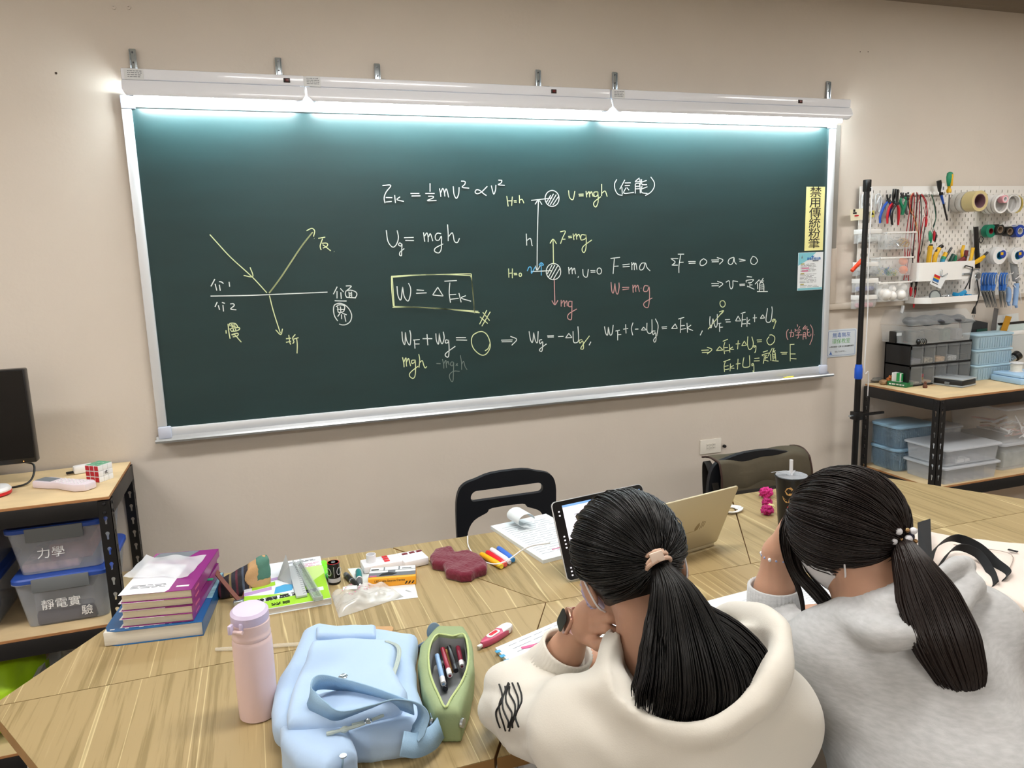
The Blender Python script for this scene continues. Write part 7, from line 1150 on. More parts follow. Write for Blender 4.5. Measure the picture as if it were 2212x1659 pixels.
MB().tube(spline([pz((788, 1562), -.01), pz((765, 1570), -.012), pz((735, 1578), -.016), pz((706, 1586), -.02)], 5), [.003]*8 + [.0055]*2 + [.003]*3 + [.004]*3, 8).build('zip_cord', 'zip_grey', G); c = at(741, 1634, ZT + .072); m = MB(); m.lathe([(.003, 0), (.006, 0), (.006, .002), (.003, .002)], c, 14); m.build('grommet', 'chrome', G); MB().tube(spline([c, at(740, 1650, ZT + .06), at(738, 1665, ZT + .03)], 4), .0018, 6).build('draw_cord', 'strap_blue', G)
t = thing('phone', 'phone edge in a tan case poking out behind the blue bag', 'phone', at(830, 1370, ZT)); m = MB(MT(at(826, 1368, ZT + .040), -.35)); m.prism(rrect(.05, .03, .010), 0, .010, .002); m.build('case', 'suede_tan', t)
# open pencil case
mat('case_green', '#8f9f76', .75, bump=.25, bscale=150); mat('lining_grey', '#8e9294', .8); mat('zip_green', '#b9c98a', .5); K = thing('pencil_case', 'open sage green pencil case full of pens', 'pencil case', at(960, 1470, ZT))
op = [at(*p, ZT + .066) for p in ((948, 1372), (978, 1376), (1004, 1374), (1012, 1425), (1000, 1470), (975, 1510), (962, 1530), (948, 1505), (930, 1460), (926, 1415), (934, 1385))]
ex = lambda a, X, Y, Z: np.maximum(a, -np.maximum(sdpoly(X, Y, op), ZT + .008 - Z))
co = [(922, 1392), (945, 1366), (1003, 1368), (1020, 1400), (1024, 1450), (1012, 1510), (995, 1556), (938, 1556), (915, 1510), (904, 1445), (908, 1410)]; slab_on('shell', 'case_green', co, ZT + .045, ZT - .01, ZT + .068, .014, K, .004, .0012, 50, ex)
m = MB(); n_ = len(op); lo_ = [p - Vector((0, 0, .056)) for p in op]; cc = sum(op, Vector())/n_; ins_ = lambda p, z: Vector((p.x + (cc.x - p.x)*.04, p.y + (cc.y - p.y)*.04, z)); m.add([ins_(p, ZT + .064) for p in op] + [ins_(p, ZT + .0095) for p in op], [(i, (i+1) % n_, n_ + (i+1) % n_, n_ + i) for i in range(n_)] + [tuple(range(n_, 2*n_))]); m.build('lining', 'lining_grey', K)
MB().tube(spline([p + Vector((0, 0, .0025)) for p in op], 4, True), .0022, 6, True).build('zip_edge', 'zip_green', K)
for px, py in ((931, 1540), (995, 1541)): c = at(px, py, ZT + .05); m = MB(); m.cyl(c + Vector((-.002, -.010, -.012)), c + Vector((.002, -.013, -.012)), .009, n=18); m.tube([c, c + Vector((0, -.006, -.006)), c + Vector((0, -.011, -.012))], .0015, 6); m.build('zip_pull', 'chrome', K)
for i, (a, b, col, z, lab) in enumerate((((958, 1478), (944, 1416), '#8fb2dc', .034, 'light blue pen'), ((972, 1460), (956, 1402), '#8e1f35', .036, 'dark red pen'), ((975, 1452), (962, 1400), '#b28a4e', .026, 'tan pen'), ((985, 1450), (970, 1398), '#15151a', .040, 'black pen'), ((998, 1440), (988, 1392), '#7a2338', .036, 'maroon pen'), ((962, 1490), (958, 1440), '#20202a', .018, 'navy pen'))):
    nm = 'pen_%d' % i; mat(nm, col, .3); A_, B_ = at(*a, ZT + z), at(*b, ZT + z + .008); pt_ = thing('pen', '%s inside the green pencil case' % lab, 'pen', A_, group='pens in the pencil case'); MB().tube([A_, A_.lerp(B_, .06), B_], [.003, .0052, .0052], 12).build('barrel', nm, pt_); MB().tube([A_ + Vector((0, 0, .001)), A_.lerp(B_, .2) + Vector((0, 0, .001))], .0055, 12).build('tip', 'white_plastic' if i in (0, 1, 4) else nm, pt_)
t = thing('hair_clip', 'dusty blue oval handle standing behind the pencil case', 'handle', at(930, 1390, ZT)); c = at(938, 1366, ZT + .035); m = MB(frame(c, (.95, -.3, 0), (0, .25, 1))); m.prism([(.017*math.cos(k*PI/12), .022*math.sin(k*PI/12)) for k in range(24)], -.003, .003, .0015); m.build('oval', mat('dusty_blue', '#6f8597', .4), t); MB().tube(spline([c - Vector((.005, 0, .02)), at(918, 1392, ZT + .03), at(908, 1398, ZT + .015), at(906, 1402, ZT + .004)], 5), .007, 10).build('grip', 'dusty_blue', t)
# ================================================================ the two students
mat('skin', '#b48a72', .55, var=.04, vscale=20, bump=.08, bscale=250); MATS['skin'].node_tree.nodes['Principled BSDF'].inputs['Subsurface Weight'].default_value = .08; MATS['skin'].node_tree.nodes['Principled BSDF'].inputs['Subsurface Scale'].default_value = .01
mat('hair_black', '#0b0909', .42, spec=.42); mat('hair_brown', '#1b110e', .44, spec=.42); mat('hoodie_cream', '#d2cec4', .9, bump=.12, bscale=500, sheen=.25); mat('hoodie_grey', '#b4b5b6', .92, bump=.15, bscale=500, sheen=.25, var=.10, vscale=60, stretch=(1, 1, 4)); mat('trousers', '#23262e', .85); mat('mask_white', '#d9d7da', .8); mat('mask_lilac', '#b9afcb', .8); mat('shoe', '#dadada', .6)
def head_frame(c, f, roll=0):
    f = Vector(f).normalized(); u = Vector((0, 0, 1)); u = (u - f*u.dot(f)).normalized(); r = f.cross(u); q_ = Matrix.Rotation(roll, 3, f); u = q_ @ u; r = q_ @ r
    return Vector(c), r, f, u
def loc3(H, X, Y, Z): c, r, f, u = H; d = (X - c.x, Y - c.y, Z - c.z); return [d[0]*a.x + d[1]*a.y + d[2]*a.z for a in (r, f, u)]
def el(x, y, z, c, r): k = np.sqrt(((x - c[0])/r[0])**2 + ((y - c[1])/r[1])**2 + ((z - c[2])/r[2])**2); return (k - 1)*min(r)
def headsdf(H, X, Y, Z):
    x, y, z = loc3(H, X, Y, Z); d = el(x, y, z, (0, -.010, .008), (.073, .090, .082)); d = smin(d, el(x, y, z, (0, .030, -.035), (.055, .055, .068)), .03); d = smin(d, el(x, y, z, (0, .092, -.015), (.011, .016, .022)), .012)
    for s in (-1, 1): d = smin(d, el(x, y, z, (s*(.077 if H is H1 else .066), -.004, -.028), (.010, .019, .030)), .006); d = np.maximum(d, -el(x, y, z, (s*.030, .092, .012), (.016, .012, .009)))
    return np.maximum(d, -el(x, y, z, (0, .092, -.058), (.022, .008, .003)))
def chain(X, Y, Z, pts, rs, k=.012, d=None):
    for a, b, ra, rb in zip(pts[:-1], pts[1:], rs[:-1], rs[1:]): e = caps(X, Y, Z, a, b, ra, rb); d = e if d is None else smin(d, e, k)
    return d
def strands(nm, P, r, mm, par, kind='stuff'):     # P: (N, K, 3) hair paths -> thin three-sided tubes
    N, K_, _ = P.shape; t_ = np.gradient(P, axis=1); t_ /= np.linalg.norm(t_, axis=2, keepdims=True) + 1e-9; a = np.cross(t_, np.array([.3, .5, .81])); a /= np.linalg.norm(a, axis=2, keepdims=True) + 1e-9; b = np.cross(t_, a)
    rr = r * np.clip(np.minimum(np.arange(K_) + 1.5, (K_ - np.arange(K_))*.7) / 2, .25, 1)[None, :, None]; V = np.stack([P + rr*(a*math.cos(q_) + b*math.sin(q_)) for q_ in (0, 2.094, 4.189)], 2).reshape(-1, 3)
    i = np.arange(N)[:, None, None]*K_*3 + np.arange(K_ - 1)[None, :, None]*3; k = np.arange(3)[None, None, :]; k2 = (k + 1) % 3; F = np.stack([i + k, i + k2, i + 3 + k2, i + 3 + k], -1).reshape(-1, 4)
    me = bpy.data.meshes.new(nm); inv = np.array(PM[par.name].inverted()) if par else np.eye(4); V = V @ inv[:3, :3].T + inv[:3, 3]; me.from_pydata(V.tolist(), [], F.tolist()); me.materials.append(MATS[mm]); me.polygons.foreach_set('use_smooth', [True]*len(me.polygons)); me.update()
    o_ = bpy.data.objects.new(nm, me); C.objects.link(o_); PM[o_.name] = PM[par.name].copy(); o_.parent = par; o_['kind'] = kind; return o_
def cr3(pts, K_): # smooth path sampled K_ times
    p = spline(pts, 12); idx = np.linspace(0, len(p) - 1, K_); return np.array([p[int(round(i))] for i in idx])
RR = (.085, .100, .094); CC = (0, -.012, .010)
def scalp(H, par, tie, mm, seed, n=2300, lift=.003, ears=True):
    rg = np.random.RandomState(seed); c, r, f, u = [np.array(v) for v in H]; M_ = np.stack([r, f, u]); E3 = np.array(RR); tl = (M_ @ (np.array(tie) - c) - CC)/E3; tl /= np.linalg.norm(tl); out = []
    for _ in range(n):
        a_ = rg.uniform(0, 2*math.pi); zz = .62 if False else 0
        # start on the hairline: forehead, temples, behind the ears, nape
        ca, sa = math.cos(a_), math.sin(a_); el_ = .75*max(sa, 0)**.6 - .12 - .64*max(-sa, 0)**1.2; s = np.array([ca*math.cos(el_), sa*math.cos(el_), math.sin(el_)]); s += rg.normal(0, .05, 3); s /= np.linalg.norm(s)
        if rg.rand() < .55:
            s = rg.normal(0, 1, 3); s /= np.linalg.norm(s)
            if s[2] < (-.45 if s[1] > -.2 else -.78) or (s[1] > .45 and s[2] < .45 + .3*(s[1] - .45)): continue
        om = math.acos(np.clip(s @ tl, -1, 1)); ts = np.linspace(0, 1, 12); q_ = (np.sin((1 - ts)*om)[:, None]*s + np.sin(ts*om)[:, None]*tl)/max(math.sin(om), 1e-4); rad = 1.0 + (lift + abs(rg.normal(0, .0022)))*np.sin(ts*math.pi)[:, None]/.09 + .012; side = rg.normal(0, .02)*np.sin(ts*math.pi)[:, None]
        W_ = (q_*rad + side*np.array([1, .3, .2]))*E3 + CC
        if ears and (((np.abs(W_[:, 0]) - .08)/.03)**2 + ((W_[:, 1] - .002)/.024)**2 + ((W_[:, 2] + .034)/.034)**2).min() < 1: continue
        out.append(W_ @ M_ + c)
    return strands('hair_strands', np.array(out), .0011, mm, par)
def tail(nm, ctr, wid, par, mm, seed, n=1200, flat=.35, axw=None, r=.0013, K_=18, tp=.03):
    rg = np.random.RandomState(seed); c_ = cr3(ctr, K_); w_ = np.interp(np.linspace(0, 1, K_), np.linspace(0, 1, len(wid)), wid); t_ = np.gradient(c_, axis=0); t_ /= np.linalg.norm(t_, axis=1, keepdims=True); a = np.array(axw) if axw is not None else np.array(_R.col[0]); a = a - t_*(t_ @ a)[:, None]; a /= np.linalg.norm(a, axis=1, keepdims=True); b = np.cross(t_, a); out = []
    for _ in range(n):
        ph = rg.uniform(0, 2*math.pi); rad = math.sqrt(rg.rand()); x, y = rad*math.cos(ph), rad*math.sin(ph); clump = .10*math.sin(x*17 + seed); dx = x + (clump + rg.normal(0, .04))*np.linspace(0, 1, K_); fl = np.linspace(1, flat, K_); L_ = rg.uniform(.86, 1.0); idx = np.linspace(0, (K_ - 1)*L_, K_)
        L_ *= 1 - tp*x*x; idx = np.linspace(0, (K_ - 1)*L_, K_); P = c_ + a*(dx*w_)[:, None] + b*(y*w_*fl)[:, None]; out.append(np.stack([np.interp(idx, np.arange(K_), P[:, j]) for j in range(3)], 1))
    return strands(nm, np.array(out), r, mm, par)
def student(lab, H, ears, tie, hairm, seed, hood, bodyf, blo, bhi, hoodf, hlo, hhi, hcol, maskm):
    par = thing('person', lab, 'person', (H[0].x, H[0].y - .3, 0)); netmesh('body', 'skin', bodyf, blo, bhi, .0031, par, 180)
    netmesh('hoodie', hcol, hoodf, hlo, hhi, .0058, par, 180)
    def hs(X, Y, Z):
        x, y, z = loc3(H, X, Y, Z); d = np.maximum(el(x, y, z, CC, RR), np.maximum(np.where(z < .09, y - .050 - .5*(z - .02), -1), -(z + .075 - .5*np.maximum(y, -.06)))*.8)
        if ears: return np.maximum(d, -el(np.abs(x), y, z, (.082, .004, -.030), (.030, .026, .036)))
        return d
    netmesh('hair', hairm, hs, tuple(H[0] - Vector((.14, .14, .14))), tuple(H[0] + Vector((.14, .14, .14))), .005, par, 180)
    scalp(H, par, tie, hairm, seed, ears=ears)
    c, r, f, u = H; netmesh('face_mask', maskm, lambda X, Y, Z: (lambda x, y, z, d: np.maximum(np.maximum(d - .006, -(y - .018)), np.abs(z + .045) - .045))(*loc3(H, X, Y, Z), headsdf(H, X, Y, Z)), tuple(c - Vector((.15, .15, .15))), tuple(c + Vector((.15, .15, .15))), .004, par, 180)
    P = lambda x, y, z: c + r*x + f*y + u*z
    for s in (-1, 1): MB().tube(spline([P(s*.082, -.02, -.045), P(s*.072, -.0, -.065), P(s*.060, .02, -.065)] if not ears else [P(s*.066, .03, -.02), P(s*.078, .008, -.002), P(s*.082, -.012, .0), P(s*.083, -.022, -.02), P(s*.076, -.014, -.055), P(s*.060, .02, -.065)], 5), .0016, 6).build('mask_strap', 'mask_white', par)
    for s in (-1, 1): MB().sph(P(s*.030, .078, .012), .012, 12).build('eye', 'ink', par)
    return par
# ---- left student, cream hoodie
H1 = head_frame(ad(1357, 1208, 1.21), (.22, .78, -.56), -.24); T1 = ad(1416, 1213, 1.112)
S1L, S1R, HP1 = Vector((.790, -2.045, .908)), Vector((1.06, -2.10, .905)), Vector((.90, -2.32, .56)); E1 = at(1118, 1528, .80); C1 = ad(1222, 1408, 1.30); W1 = ad(1250, 1352, 1.275)
NK1 = ad(1408, 1400, 1.15); ER = Vector((1.09, -1.88, .80)); WR = Vector((1.01, -1.68, .775))
A3 = lambda pts: [ad(*p) for p in pts]
def body1(X, Y, Z):
    d = headsdf(H1, X, Y, Z); d = smin(d, caps(X, Y, Z, H1[0] - H1[3]*.05 - H1[2]*.02, NK1, .048, .046), .02); d = smin(d, chain(X, Y, Z, [NK1, Vector((.93, -2.10, .88)), Vector((.91, -2.2, .75))], [.045, .06, .09]), .03)
    d = smin(d, chain(X, Y, Z, [S1L, E1, C1, W1], [.045, .037, .030, .024]), .03); d = smin(d, chain(X, Y, Z, [Vector((.93, -2.10, .88)), S1L], [.04, .04]), .03); d = smin(d, chain(X, Y, Z, [Vector((.93, -2.10, .88)), S1R, ER, WR], [.04, .045, .037, .024]), .03)
    hd = chain(X, Y, Z, A3([(1250, 1352, 1.275), (1266, 1340, 1.26), (1276, 1325, 1.25)]), [.023, .024, .025]); hd = smin(hd, chain(X, Y, Z, A3([(1268, 1354, 1.258), (1282, 1350, 1.25)]), [.022, .020]), .012); d = smin(d, hd, .008)
    for pts in ([(1278, 1304, 1.235), (1312, 1288, 1.205), (1340, 1300, 1.205)], [(1284, 1322, 1.228), (1322, 1311, 1.193), (1348, 1324, 1.195)], [(1284, 1341, 1.228), (1322, 1334, 1.190), (1347, 1346, 1.19)], [(1280, 1358, 1.235), (1312, 1357, 1.200), (1336, 1367, 1.195)]): d = smin(d, chain(X, Y, Z, A3(pts), [.0100, .0086, .0078], .003), .0028)
    d = smin(d, chain(X, Y, Z, A3([(1262, 1372, 1.26), (1292, 1392, 1.215), (1334, 1388, 1.19)]), [.014, .0105, .0095], .004), .005)
    fr = chain(X, Y, Z, [WR, WR + Vector((-.03, .05, -.004))], [.026, .026])
    for k in range(4): fr = smin(fr, chain(X, Y, Z, [WR + Vector((-.052 + .016*k, .06, 0)), WR + Vector((-.065 + .016*k, .10 - .006*abs(k - 1.5), -.004)), WR + Vector((-.07 + .014*k, .115 - .006*abs(k - 1.5), -.018))], [.0095, .0085, .0075], .004), .006)
    fr = smin(fr, chain(X, Y, Z, [WR + Vector((-.04, .02, 0)), WR + Vector((-.08, .06, -.006)), WR + Vector((-.085, .09, -.014))], [.013, .010, .009], .005), .008)
    return smin(d, fr, .01)
rim1 = A3([(1330, 1385, 1.19), (1322, 1412, 1.13), (1338, 1470, 1.075), (1385, 1540, 1.02), (1462, 1580, .995), (1550, 1575, .99), (1625, 1530, 1.0), (1672, 1455, 1.04), (1686, 1390, 1.09), (1664, 1352, 1.14), (1624, 1332, 1.19), (1580, 1326, 1.24), (1545, 1345, 1.29)]); rim1s = spline(rim1, 4)
def seams(d, X, Y, Z, fr, am): return d + .0045*np.maximum(0, 1 - 4*np.abs(np.sin(17*X + 9*Z + 1.5*np.sin(9*Y + 5*Z)))) * (np.sin(11*Y + 7*X) > -.2)*np.clip(np.sin(13*Z + 5*X), 0, 1) + am*wr3(X, Y, Z, fr) + am*.45*wr3(X, Y, Z, fr*2.3, 1.7)
def torso(X, Y, Z, SL, SR, HP, nk, rT=.165):
    ch = (SL + SR)/2 + Vector((0, -.03, -.08)); d = smin(chain(X, Y, Z, [HP, (HP + ch)/2 + Vector((0, -.015, 0)), ch], [rT*.98, rT, rT*.90], .06), chain(X, Y, Z, [SL, SR], [.078, .078]), .07); return smin(d, caps(X, Y, Z, nk + Vector((0, -.02, -.04)), nk + Vector((0, 0, -.01)), .095, .068), .05)
def hood1(X, Y, Z):
    d = torso(X, Y, Z, S1L, S1R, HP1, NK1); el_ = E1 - Vector((0, 0, 0)); fold = .006*(.5 - np.abs(np.sin(38*(X + Z) + 22*Y + 2*np.sin(14*X))))
    d = smin(d, chain(X, Y, Z, [S1L, S1L*.35 + E1*.65 + Vector((-.01, 0, .0)), E1 + Vector((0, 0, .012)), C1 - (W1 - C1)*.75], [.066, .062, .060, .050], .03) + fold*(Y > -2.0), .045); d = smin(d, chain(X, Y, Z, [S1R, ER + Vector((0, 0, .01)), WR.lerp(ER, .35)], [.074, .06, .042], .03), .05)
    h_ = None
    for a, b in zip(rim1s[:-1], rim1s[1:]): e = caps(X, Y, Z, a, b, .016, .016); h_ = e if h_ is None else np.minimum(h_, e)
    hb = ell(X, Y, Z, ad(1505, 1500, 1.10), (.158, .112, .100)); hb = smin(hb, h_, .022); d = smin(d, hb, .03)
    cv = ell(X, Y, Z, ad(1500, 1425, 1.06) + Vector((0, .01, .035)), (.135, .105, .115)); d = np.maximum(d, -cv); d = smin(d, h_, .010); d = seams(d, X, Y, Z, 21, .0045)
    nk_ = caps(X, Y, Z, H1[0], NK1, .064, .052); wcut = caps(X, Y, Z, C1, C1 + (W1 - C1).normalized()*.12, .040, .04); d = np.maximum(d, -nk_); return np.maximum(np.maximum(d, -wcut), .05 - Z*0 - (Z - .45)*1 if False else d)
P1 = student('person in a cream hoodie with a long black ponytail, head resting on one fist', H1, True, T1, 'hair_black', 3, None, body1, (.66, -2.33, .66), (1.20, -1.50, 1.30), hood1, (.60, -2.56, .34), (1.30, -1.66, 1.12), 'hoodie_cream', 'mask_lilac')
tail('ponytail', A3([(1412, 1206, 1.122), (1432, 1238, 1.10), (1458, 1300, 1.07), (1478, 1400, 1.045), (1490, 1490, 1.03), (1478, 1568, 1.025)]), [.014, .017, .040, .066, .085, .078], P1, 'hair_black', 5, 3200, .30, r=.0011)
tail('ponytail_lock', A3([(1425, 1225, 1.11), (1480, 1310, 1.09), (1560, 1370, 1.08), (1618, 1430, 1.07), (1632, 1500, 1.06), (1600, 1550, 1.05)]), [.010, .020, .030, .032, .030, .024], P1, 'hair_black', 6, 900, .4)
mat('band_tan', '#c8a894', .7); m = MB()
ta = (ad(1442, 1250, 1.09) - T1).normalized(); Mt = Matrix.Translation(T1) @ Vector((0, 0, 1)).rotation_difference(ta).to_matrix().to_4x4()
for k in range(4): m.tube([Mt @ Vector((.0205*math.cos(i*PI/10), .0195*math.sin(i*PI/10), (k - 1.5)*.0048 + .003*math.sin(i*PI/10 + k*2))) for i in range(20)], .0034, 8, True)
m.build('hair_tie', 'band_tan', P1); c = T1 + Vector(_R.col[2])*.020 + Vector(_R.col[1])*.012 - Vector(_R.col[0])*.002; m = MB(frame(c, _R.col[0] + _R.col[1]*.35, _R.col[1])); m.prism(rrect(.020, .015, .002), 0, .004, .001); m.build('tie_tag', mat('band_pale', '#e2cdbd', .6), P1)
def cuffm(a, b, r0, r1, par, mm, nm='cuff'):
    d = (b - a); L_ = d.length; m = MB(); nn = 40; prof = [(r0, 0), (r0*1.03, .004), (r1*1.02, L_*.5), (r1, L_), (r1 - .004, L_ + .001), (r1 - .006, L_ - .004), (r0 - .006, .0)]
    M_ = Matrix.Translation(a) @ Vector((0, 0, 1)).rotation_difference(d).to_matrix().to_4x4(); vs = [M_ @ Vector(((r + (.0014*math.cos(k*PI) if i < 4 else 0))*math.cos(2*PI*k/80), (r + (.0014*math.cos(k*PI) if i < 4 else 0))*math.sin(2*PI*k/80), z)) for i, (r, z) in enumerate(prof) for k in range(80)]
    m.add(vs, [(i*80+k, i*80+(k+1) % 80, (i+1)*80+(k+1) % 80, (i+1)*80+k) for i in range(len(prof)-1) for k in range(80)]); return m.build(nm, mm, par, 180)
u1 = (W1 - C1).normalized(); cuffm(C1 - u1*.052, C1 + u1*.010, .050, .046, P1, 'hoodie_cream'); cuffm(WR.lerp(ER, .42), WR.lerp(ER, .12), .044, .034, P1, 'hoodie_cream')
# watch
wc = W1 + u1*.008; Mw = Matrix.Translation(wc) @ Vector((0, 0, 1)).rotation_difference(u1).to_matrix().to_4x4(); m = MB(Mw); m.lathe([(.0262, -.010), (.0275, -.009), (.0275, .009), (.0262, .010), (.0255, 0), (.0262, -.010)], (0, 0, 0), 32); wt = m.build('watch', mat('watch_pink', '#cfa9ae', .5), P1)
dv = -Vector(_R.col[0])*.85 + Vector(_R.col[1])*.25 + Vector(_R.col[2])*.3; dv = (dv - u1*dv.dot(u1)).normalized(); m = MB(frame(wc + dv*.027, u1.cross(dv) * -1, u1)); m.prism(rrect(.034, .040, .009), -.003, .008, .003); m.build('watch_case', mat('rose_gold', '#c79a86', .25, metal=.8), wt); m = MB(frame(wc + dv*.0352, u1.cross(dv) * -1, u1)); m.prism(rrect(.028, .034, .007), 0, .001); m.build('watch_glass', 'bezel_black', wt)
# sleeve print
rnd = random.Random(2); m = MB()
for k in range(7):
    pts = []
    for j in range(7):
        px, py = 1078 + k*7 + 7*math.sin(j*1.1 + k), 1478 + j*16 + 5*math.sin(k*2 + j)
        d = ray(px, py).normalized(); s_ = 1.0
        for _ in range(40):
            p = _o + d*s_; v_ = float(hood1(np.array([p.x]), np.array([p.y]), np.array([p.z]))[0])
            if v_ < .001: break
            s_ += max(v_*.6, .0008)
        if v_ < .01: pts.append(p - d*.0012)
    if len(pts) > 3: m.tube(spline(pts, 3), .0016, 5)
m.build('sleeve_print', 'ink', P1, kind='stuff')
def legs(par, HP, fx, lab=''):
    for s in (-1, 1):
        k_ = HP + Vector((s*.10 + fx*.3, .42, -.04)); f_ = k_ + Vector((0, -.02, -.40)); V_ = lambda X, Y, Z, k_=k_, f_=f_, s=s: chain(X, Y, Z, [HP + Vector((s*.08, 0, 0)), k_, Vector((f_.x, f_.y, .10))], [.095, .065, .048], .03)
        netmesh('trouser_leg', 'trousers', V_, (min(HP.x, k_.x) - .2, HP.y - .15, .04), (max(HP.x, k_.x) + .2, k_.y + .12, HP.z + .14), .014, par); netmesh('shoe', 'shoe', lambda X, Y, Z, f_=f_: np.maximum(caps(X, Y, Z, (f_.x, f_.y - .03, .045), (f_.x, f_.y + .13, .035), .045, .036), .001 - Z), (f_.x - .08, f_.y - .12, -.01), (f_.x + .08, f_.y + .2, .12), .008, par)
    st = thing('stool', 'dark round stool under the %s' % lab, 'stool', (HP.x, HP.y, 0)); MB().lathe([(0, .415), (.16, .415), (.17, .42), (.17, .44), (.16, .445), (0, .445)], (HP.x, HP.y, 0), 32).build('seat', 'chair_plastic', st)
    for q_ in range(4): a_ = q_*PI/2 + .7; MB().cyl((HP.x + .12*math.cos(a_), HP.y + .12*math.sin(a_), .415), (HP.x + .17*math.cos(a_), HP.y + .17*math.sin(a_), 0), .011, n=8).build('leg', 'chair_tube', st)
legs(P1, HP1, .0, 'student in the cream hoodie')
# ---- right student, grey hoodie
H2 = head_frame(ad(1820, 1146, 1.31), (-.26, .72, -.62), -.05); T2 = ad(1946, 1168, 1.235)
S2L, S2R, HP2, NK2 = ad(1800, 1430, 1.25), ad(2092, 1372, 1.28), Vector((1.32, -2.36, .56)), ad(1910, 1305, 1.265); E2 = at(1672, 1372, .80) + Vector((0, -.01, 0)); C2 = ad(1672, 1275, 1.50); W2 = ad(1682, 1195, 1.49); E2R = Vector((1.56, -1.94, .80)); W2R = at(1752, 1335, .785); C2R = at(1800, 1330, .80)
def body2(X, Y, Z):
    d = headsdf(H2, X, Y, Z); d = smin(d, caps(X, Y, Z, H2[0] - H2[3]*.05 - H2[2]*.02, NK2, .052, .060), .03); d = smin(d, chain(X, Y, Z, [NK2, Vector((1.43, -2.10, .90)), Vector((1.44, -2.2, .75))], [.065, .11, .12]), .05)
    d = smin(d, chain(X, Y, Z, [NK2, S2L, E2, C2, W2], [.05, .045, .038, .037, .028]), .03); d = smin(d, chain(X, Y, Z, [NK2, S2R, E2R, C2R, W2R], [.05, .045, .036, .030, .026]), .03); hp = W2.lerp(ad(1722, 1140, 1.45), 1.0)
    d = smin(d, chain(X, Y, Z, [W2, hp], [.027, .032]), .02)
    for k in range(4): b = hp + H2[3]*(.012*(k - 1.5)) ; e = ad(1760, 1108 + k*9, 1.41); d = smin(d, chain(X, Y, Z, [b, b.lerp(e, .55) + Vector(_R.col[2])*.008, e], [.0115, .010, .0085], .005), .006)
    d = smin(d, chain(X, Y, Z, [W2, ad(1718, 1178, 1.45), ad(1740, 1165, 1.42)], [.014, .0115, .0095], .006), .008); g0 = at(1712, 1338, .775); d = smin(d, chain(X, Y, Z, [W2R, g0], [.026, .030]), .015)
    for k in range(4): b = g0 + Vector((-.02 - .006*k, .028 - .018*k, .004)); d = smin(d, chain(X, Y, Z, [b, b + Vector((-.035, .012, .004)), b + Vector((-.050, .010, -.012))], [.0105, .009, .008], .005), .006)
    return smin(d, chain(X, Y, Z, [g0 + Vector((.01, .015, 0)), g0 + Vector((-.025, .05, .004)), g0 + Vector((-.045, .055, -.006))], [.013, .010, .009], .005), .008)
rim2 = spline(A3([(1838, 1300, 1.26), (1870, 1285, 1.235), (1915, 1270, 1.22), (1960, 1262, 1.21), (2030, 1240, 1.22), (2070, 1222, 1.25), (2088, 1220, 1.29)]), 4); rim2b = spline(A3([(1800, 1335, 1.25), (1850, 1352, 1.19), (1920, 1375, 1.14), (2010, 1365, 1.14), (2065, 1320, 1.17), (2098, 1265, 1.23)]), 4)
def hood2(X, Y, Z):
    d = torso(X, Y, Z, S2L, S2R, HP2, NK2, .182); fold = .006*(.5 - np.abs(np.sin(36*(X - Z) + 24*Y + 2*np.sin(13*X))))
    d = smin(d, chain(X, Y, Z, [S2L, E2 + Vector((-.01, -.01, 0)), C2 - Vector((0, 0, .03))], [.078, .058, .050], .03) + fold*(Y > -1.95), .045); d = smin(d, chain(X, Y, Z, [S2R, E2R + Vector((0, 0, .012)), C2R], [.072, .062, .044], .03) + fold*(Y > -1.98), .05); h_ = None
    for rm, rr_ in ((rim2, .016), (rim2b, .018)):
        for a, b in zip(rm[:-1], rm[1:]): e = caps(X, Y, Z, a, b, rr_, rr_); h_ = e if h_ is None else np.minimum(h_, e)
    h2 = chain(X, Y, Z, A3([(1850, 1322, 1.24), (1930, 1325, 1.19), (2020, 1310, 1.19), (2085, 1262, 1.25)]), [.022, .030, .030, .022], .03); h_ = smin(h_, h2, .02); d = smin(d, h_, .010); d = seams(d, X, Y, Z, 19, .0045)
    nk_ = caps(X, Y, Z, H2[0] - H2[2]*.02, NK2 + Vector((0, .0, .012)), .07, .062); wc_ = caps(X, Y, Z, C2, C2 + Vector((0, 0, .12)), .043, .043); wr_ = caps(X, Y, Z, C2R, W2R + (W2R - C2R), .040, .04); return np.maximum(np.maximum(np.maximum(d, -nk_), -wc_), -wr_)
P2 = student('person in a heather grey hoodie with a dark brown ponytail, leaning over the table', H2, False, T2, 'hair_brown', 13, None, body2, (1.14, -2.34, .66), (1.80, -1.52, 1.30), hood2, (1.10, -2.60, .34), (1.86, -1.60, 1.12), 'hoodie_grey', 'mask_white')
tail('ponytail', A3([(1946, 1168, 1.23), (1968, 1215, 1.19), (2005, 1290, 1.16), (2045, 1380, 1.125), (2085, 1470, 1.11), (2100, 1515, 1.11)]), [.013, .028, .048, .052, .036, .010], P2, 'hair_brown', 15, 3200, .32, tp=.20)
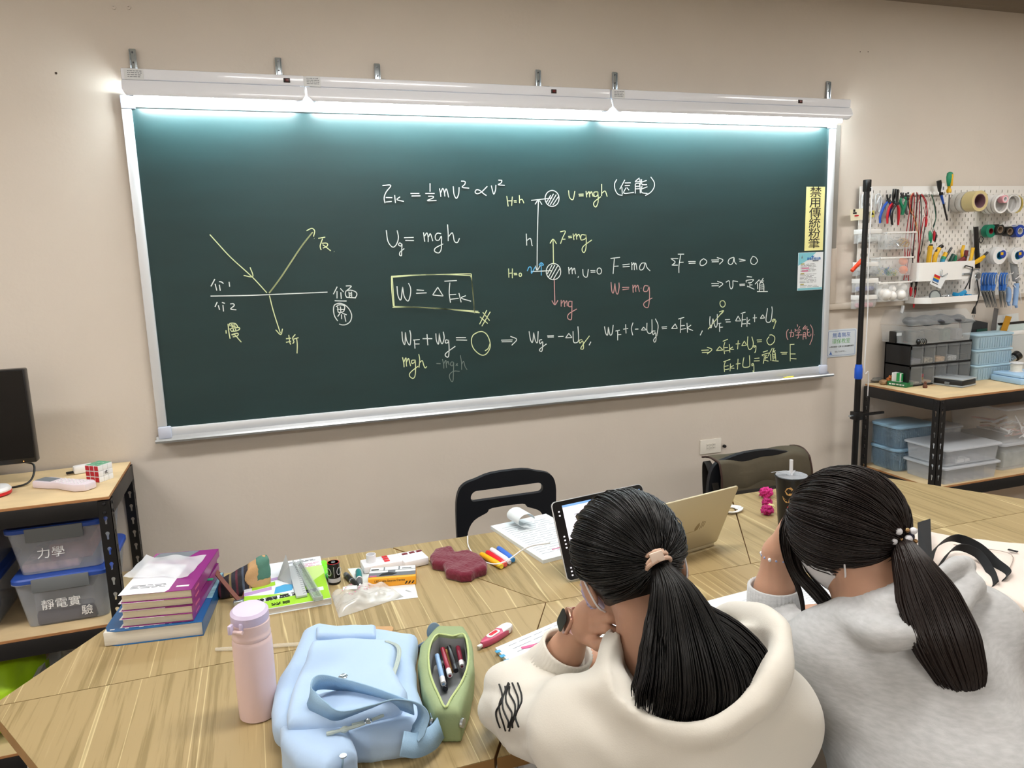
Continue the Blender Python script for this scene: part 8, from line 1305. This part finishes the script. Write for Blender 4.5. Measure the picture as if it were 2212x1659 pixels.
tail('front_hair', A3([(1760, 1090, 1.30), (1715, 1160, 1.33), (1725, 1230, 1.33), (1775, 1290, 1.31), (1815, 1345, 1.29)]), [.030, .018, .014, .014, .010], P2, 'hair_brown', 16, 110, .6, r=.0008); tail('front_lock', A3([(1745, 1080, 1.31), (1696, 1140, 1.36), (1700, 1210, 1.38), (1728, 1280, 1.38), (1738, 1345, 1.37)]), [.020, .010, .006, .004, .003], P2, 'hair_brown', 17, 60, .8, r=.0008)
mat('pearl', '#dcdce2', .15, coat=.6); mat('gold_bead', '#a5835c', .25, metal=.8); m = MB(); m.tube([T2 + Vector(_R.col[0])*math.cos(i*PI/8)*.017 + Vector(_R.col[1])*math.sin(i*PI/8)*.020 for i in range(16)], .005, 8, True); ht = m.build('hair_tie', mat('band_navy', '#151a35', .7), P2)
for dx, dy, r in ((-.016, .020, .0062), (.008, .021, .006), (-.024, .004, .0062), (0, .008, .0065), (-.003, -.010, .0062), (-.002, .022, .004), (-.012, .006, .004), (.011, .004, .004)): MB().sph(T2 + Vector(_R.col[0])*dx + Vector(_R.col[1])*dy + Vector(_R.col[2])*.024, r, 14).build('pearl' if r > .005 else 'gold_bead', 'pearl' if r > .005 else 'gold_bead', ht)
cuffm(C2 - Vector((0, 0, .075)), C2 + Vector((0, 0, .010)), .052, .050, P2, 'hoodie_grey'); cuffm(C2R + (C2R - W2R).normalized()*.02, C2R.lerp(W2R, .35), .046, .040, P2, 'hoodie_grey')
ub = (W2 - C2).normalized(); Mb = Matrix.Translation(W2 - ub*.004) @ Vector((0, 0, 1)).rotation_difference(ub).to_matrix().to_4x4(); m = MB(Mb); m.tube([(.0315*math.cos(i*PI/16), .0315*math.sin(i*PI/16), .004*math.cos(i*PI/16)) for i in range(32)], .0008, 5, True); br = m.build('bracelet', 'chrome', P2)
for i in range(16): m = MB(Mb); m.sph((.032*math.cos(i*PI/8), .032*math.sin(i*PI/8), .004*math.cos(i*PI/8)), .0026 if i % 3 else .004, 8); m.build('bead', 'pearl' if i % 3 == 0 else mat('bead_blue', '#8f9cc4', .3), br)
legs(P2, HP2, 0, 'student in the grey hoodie')
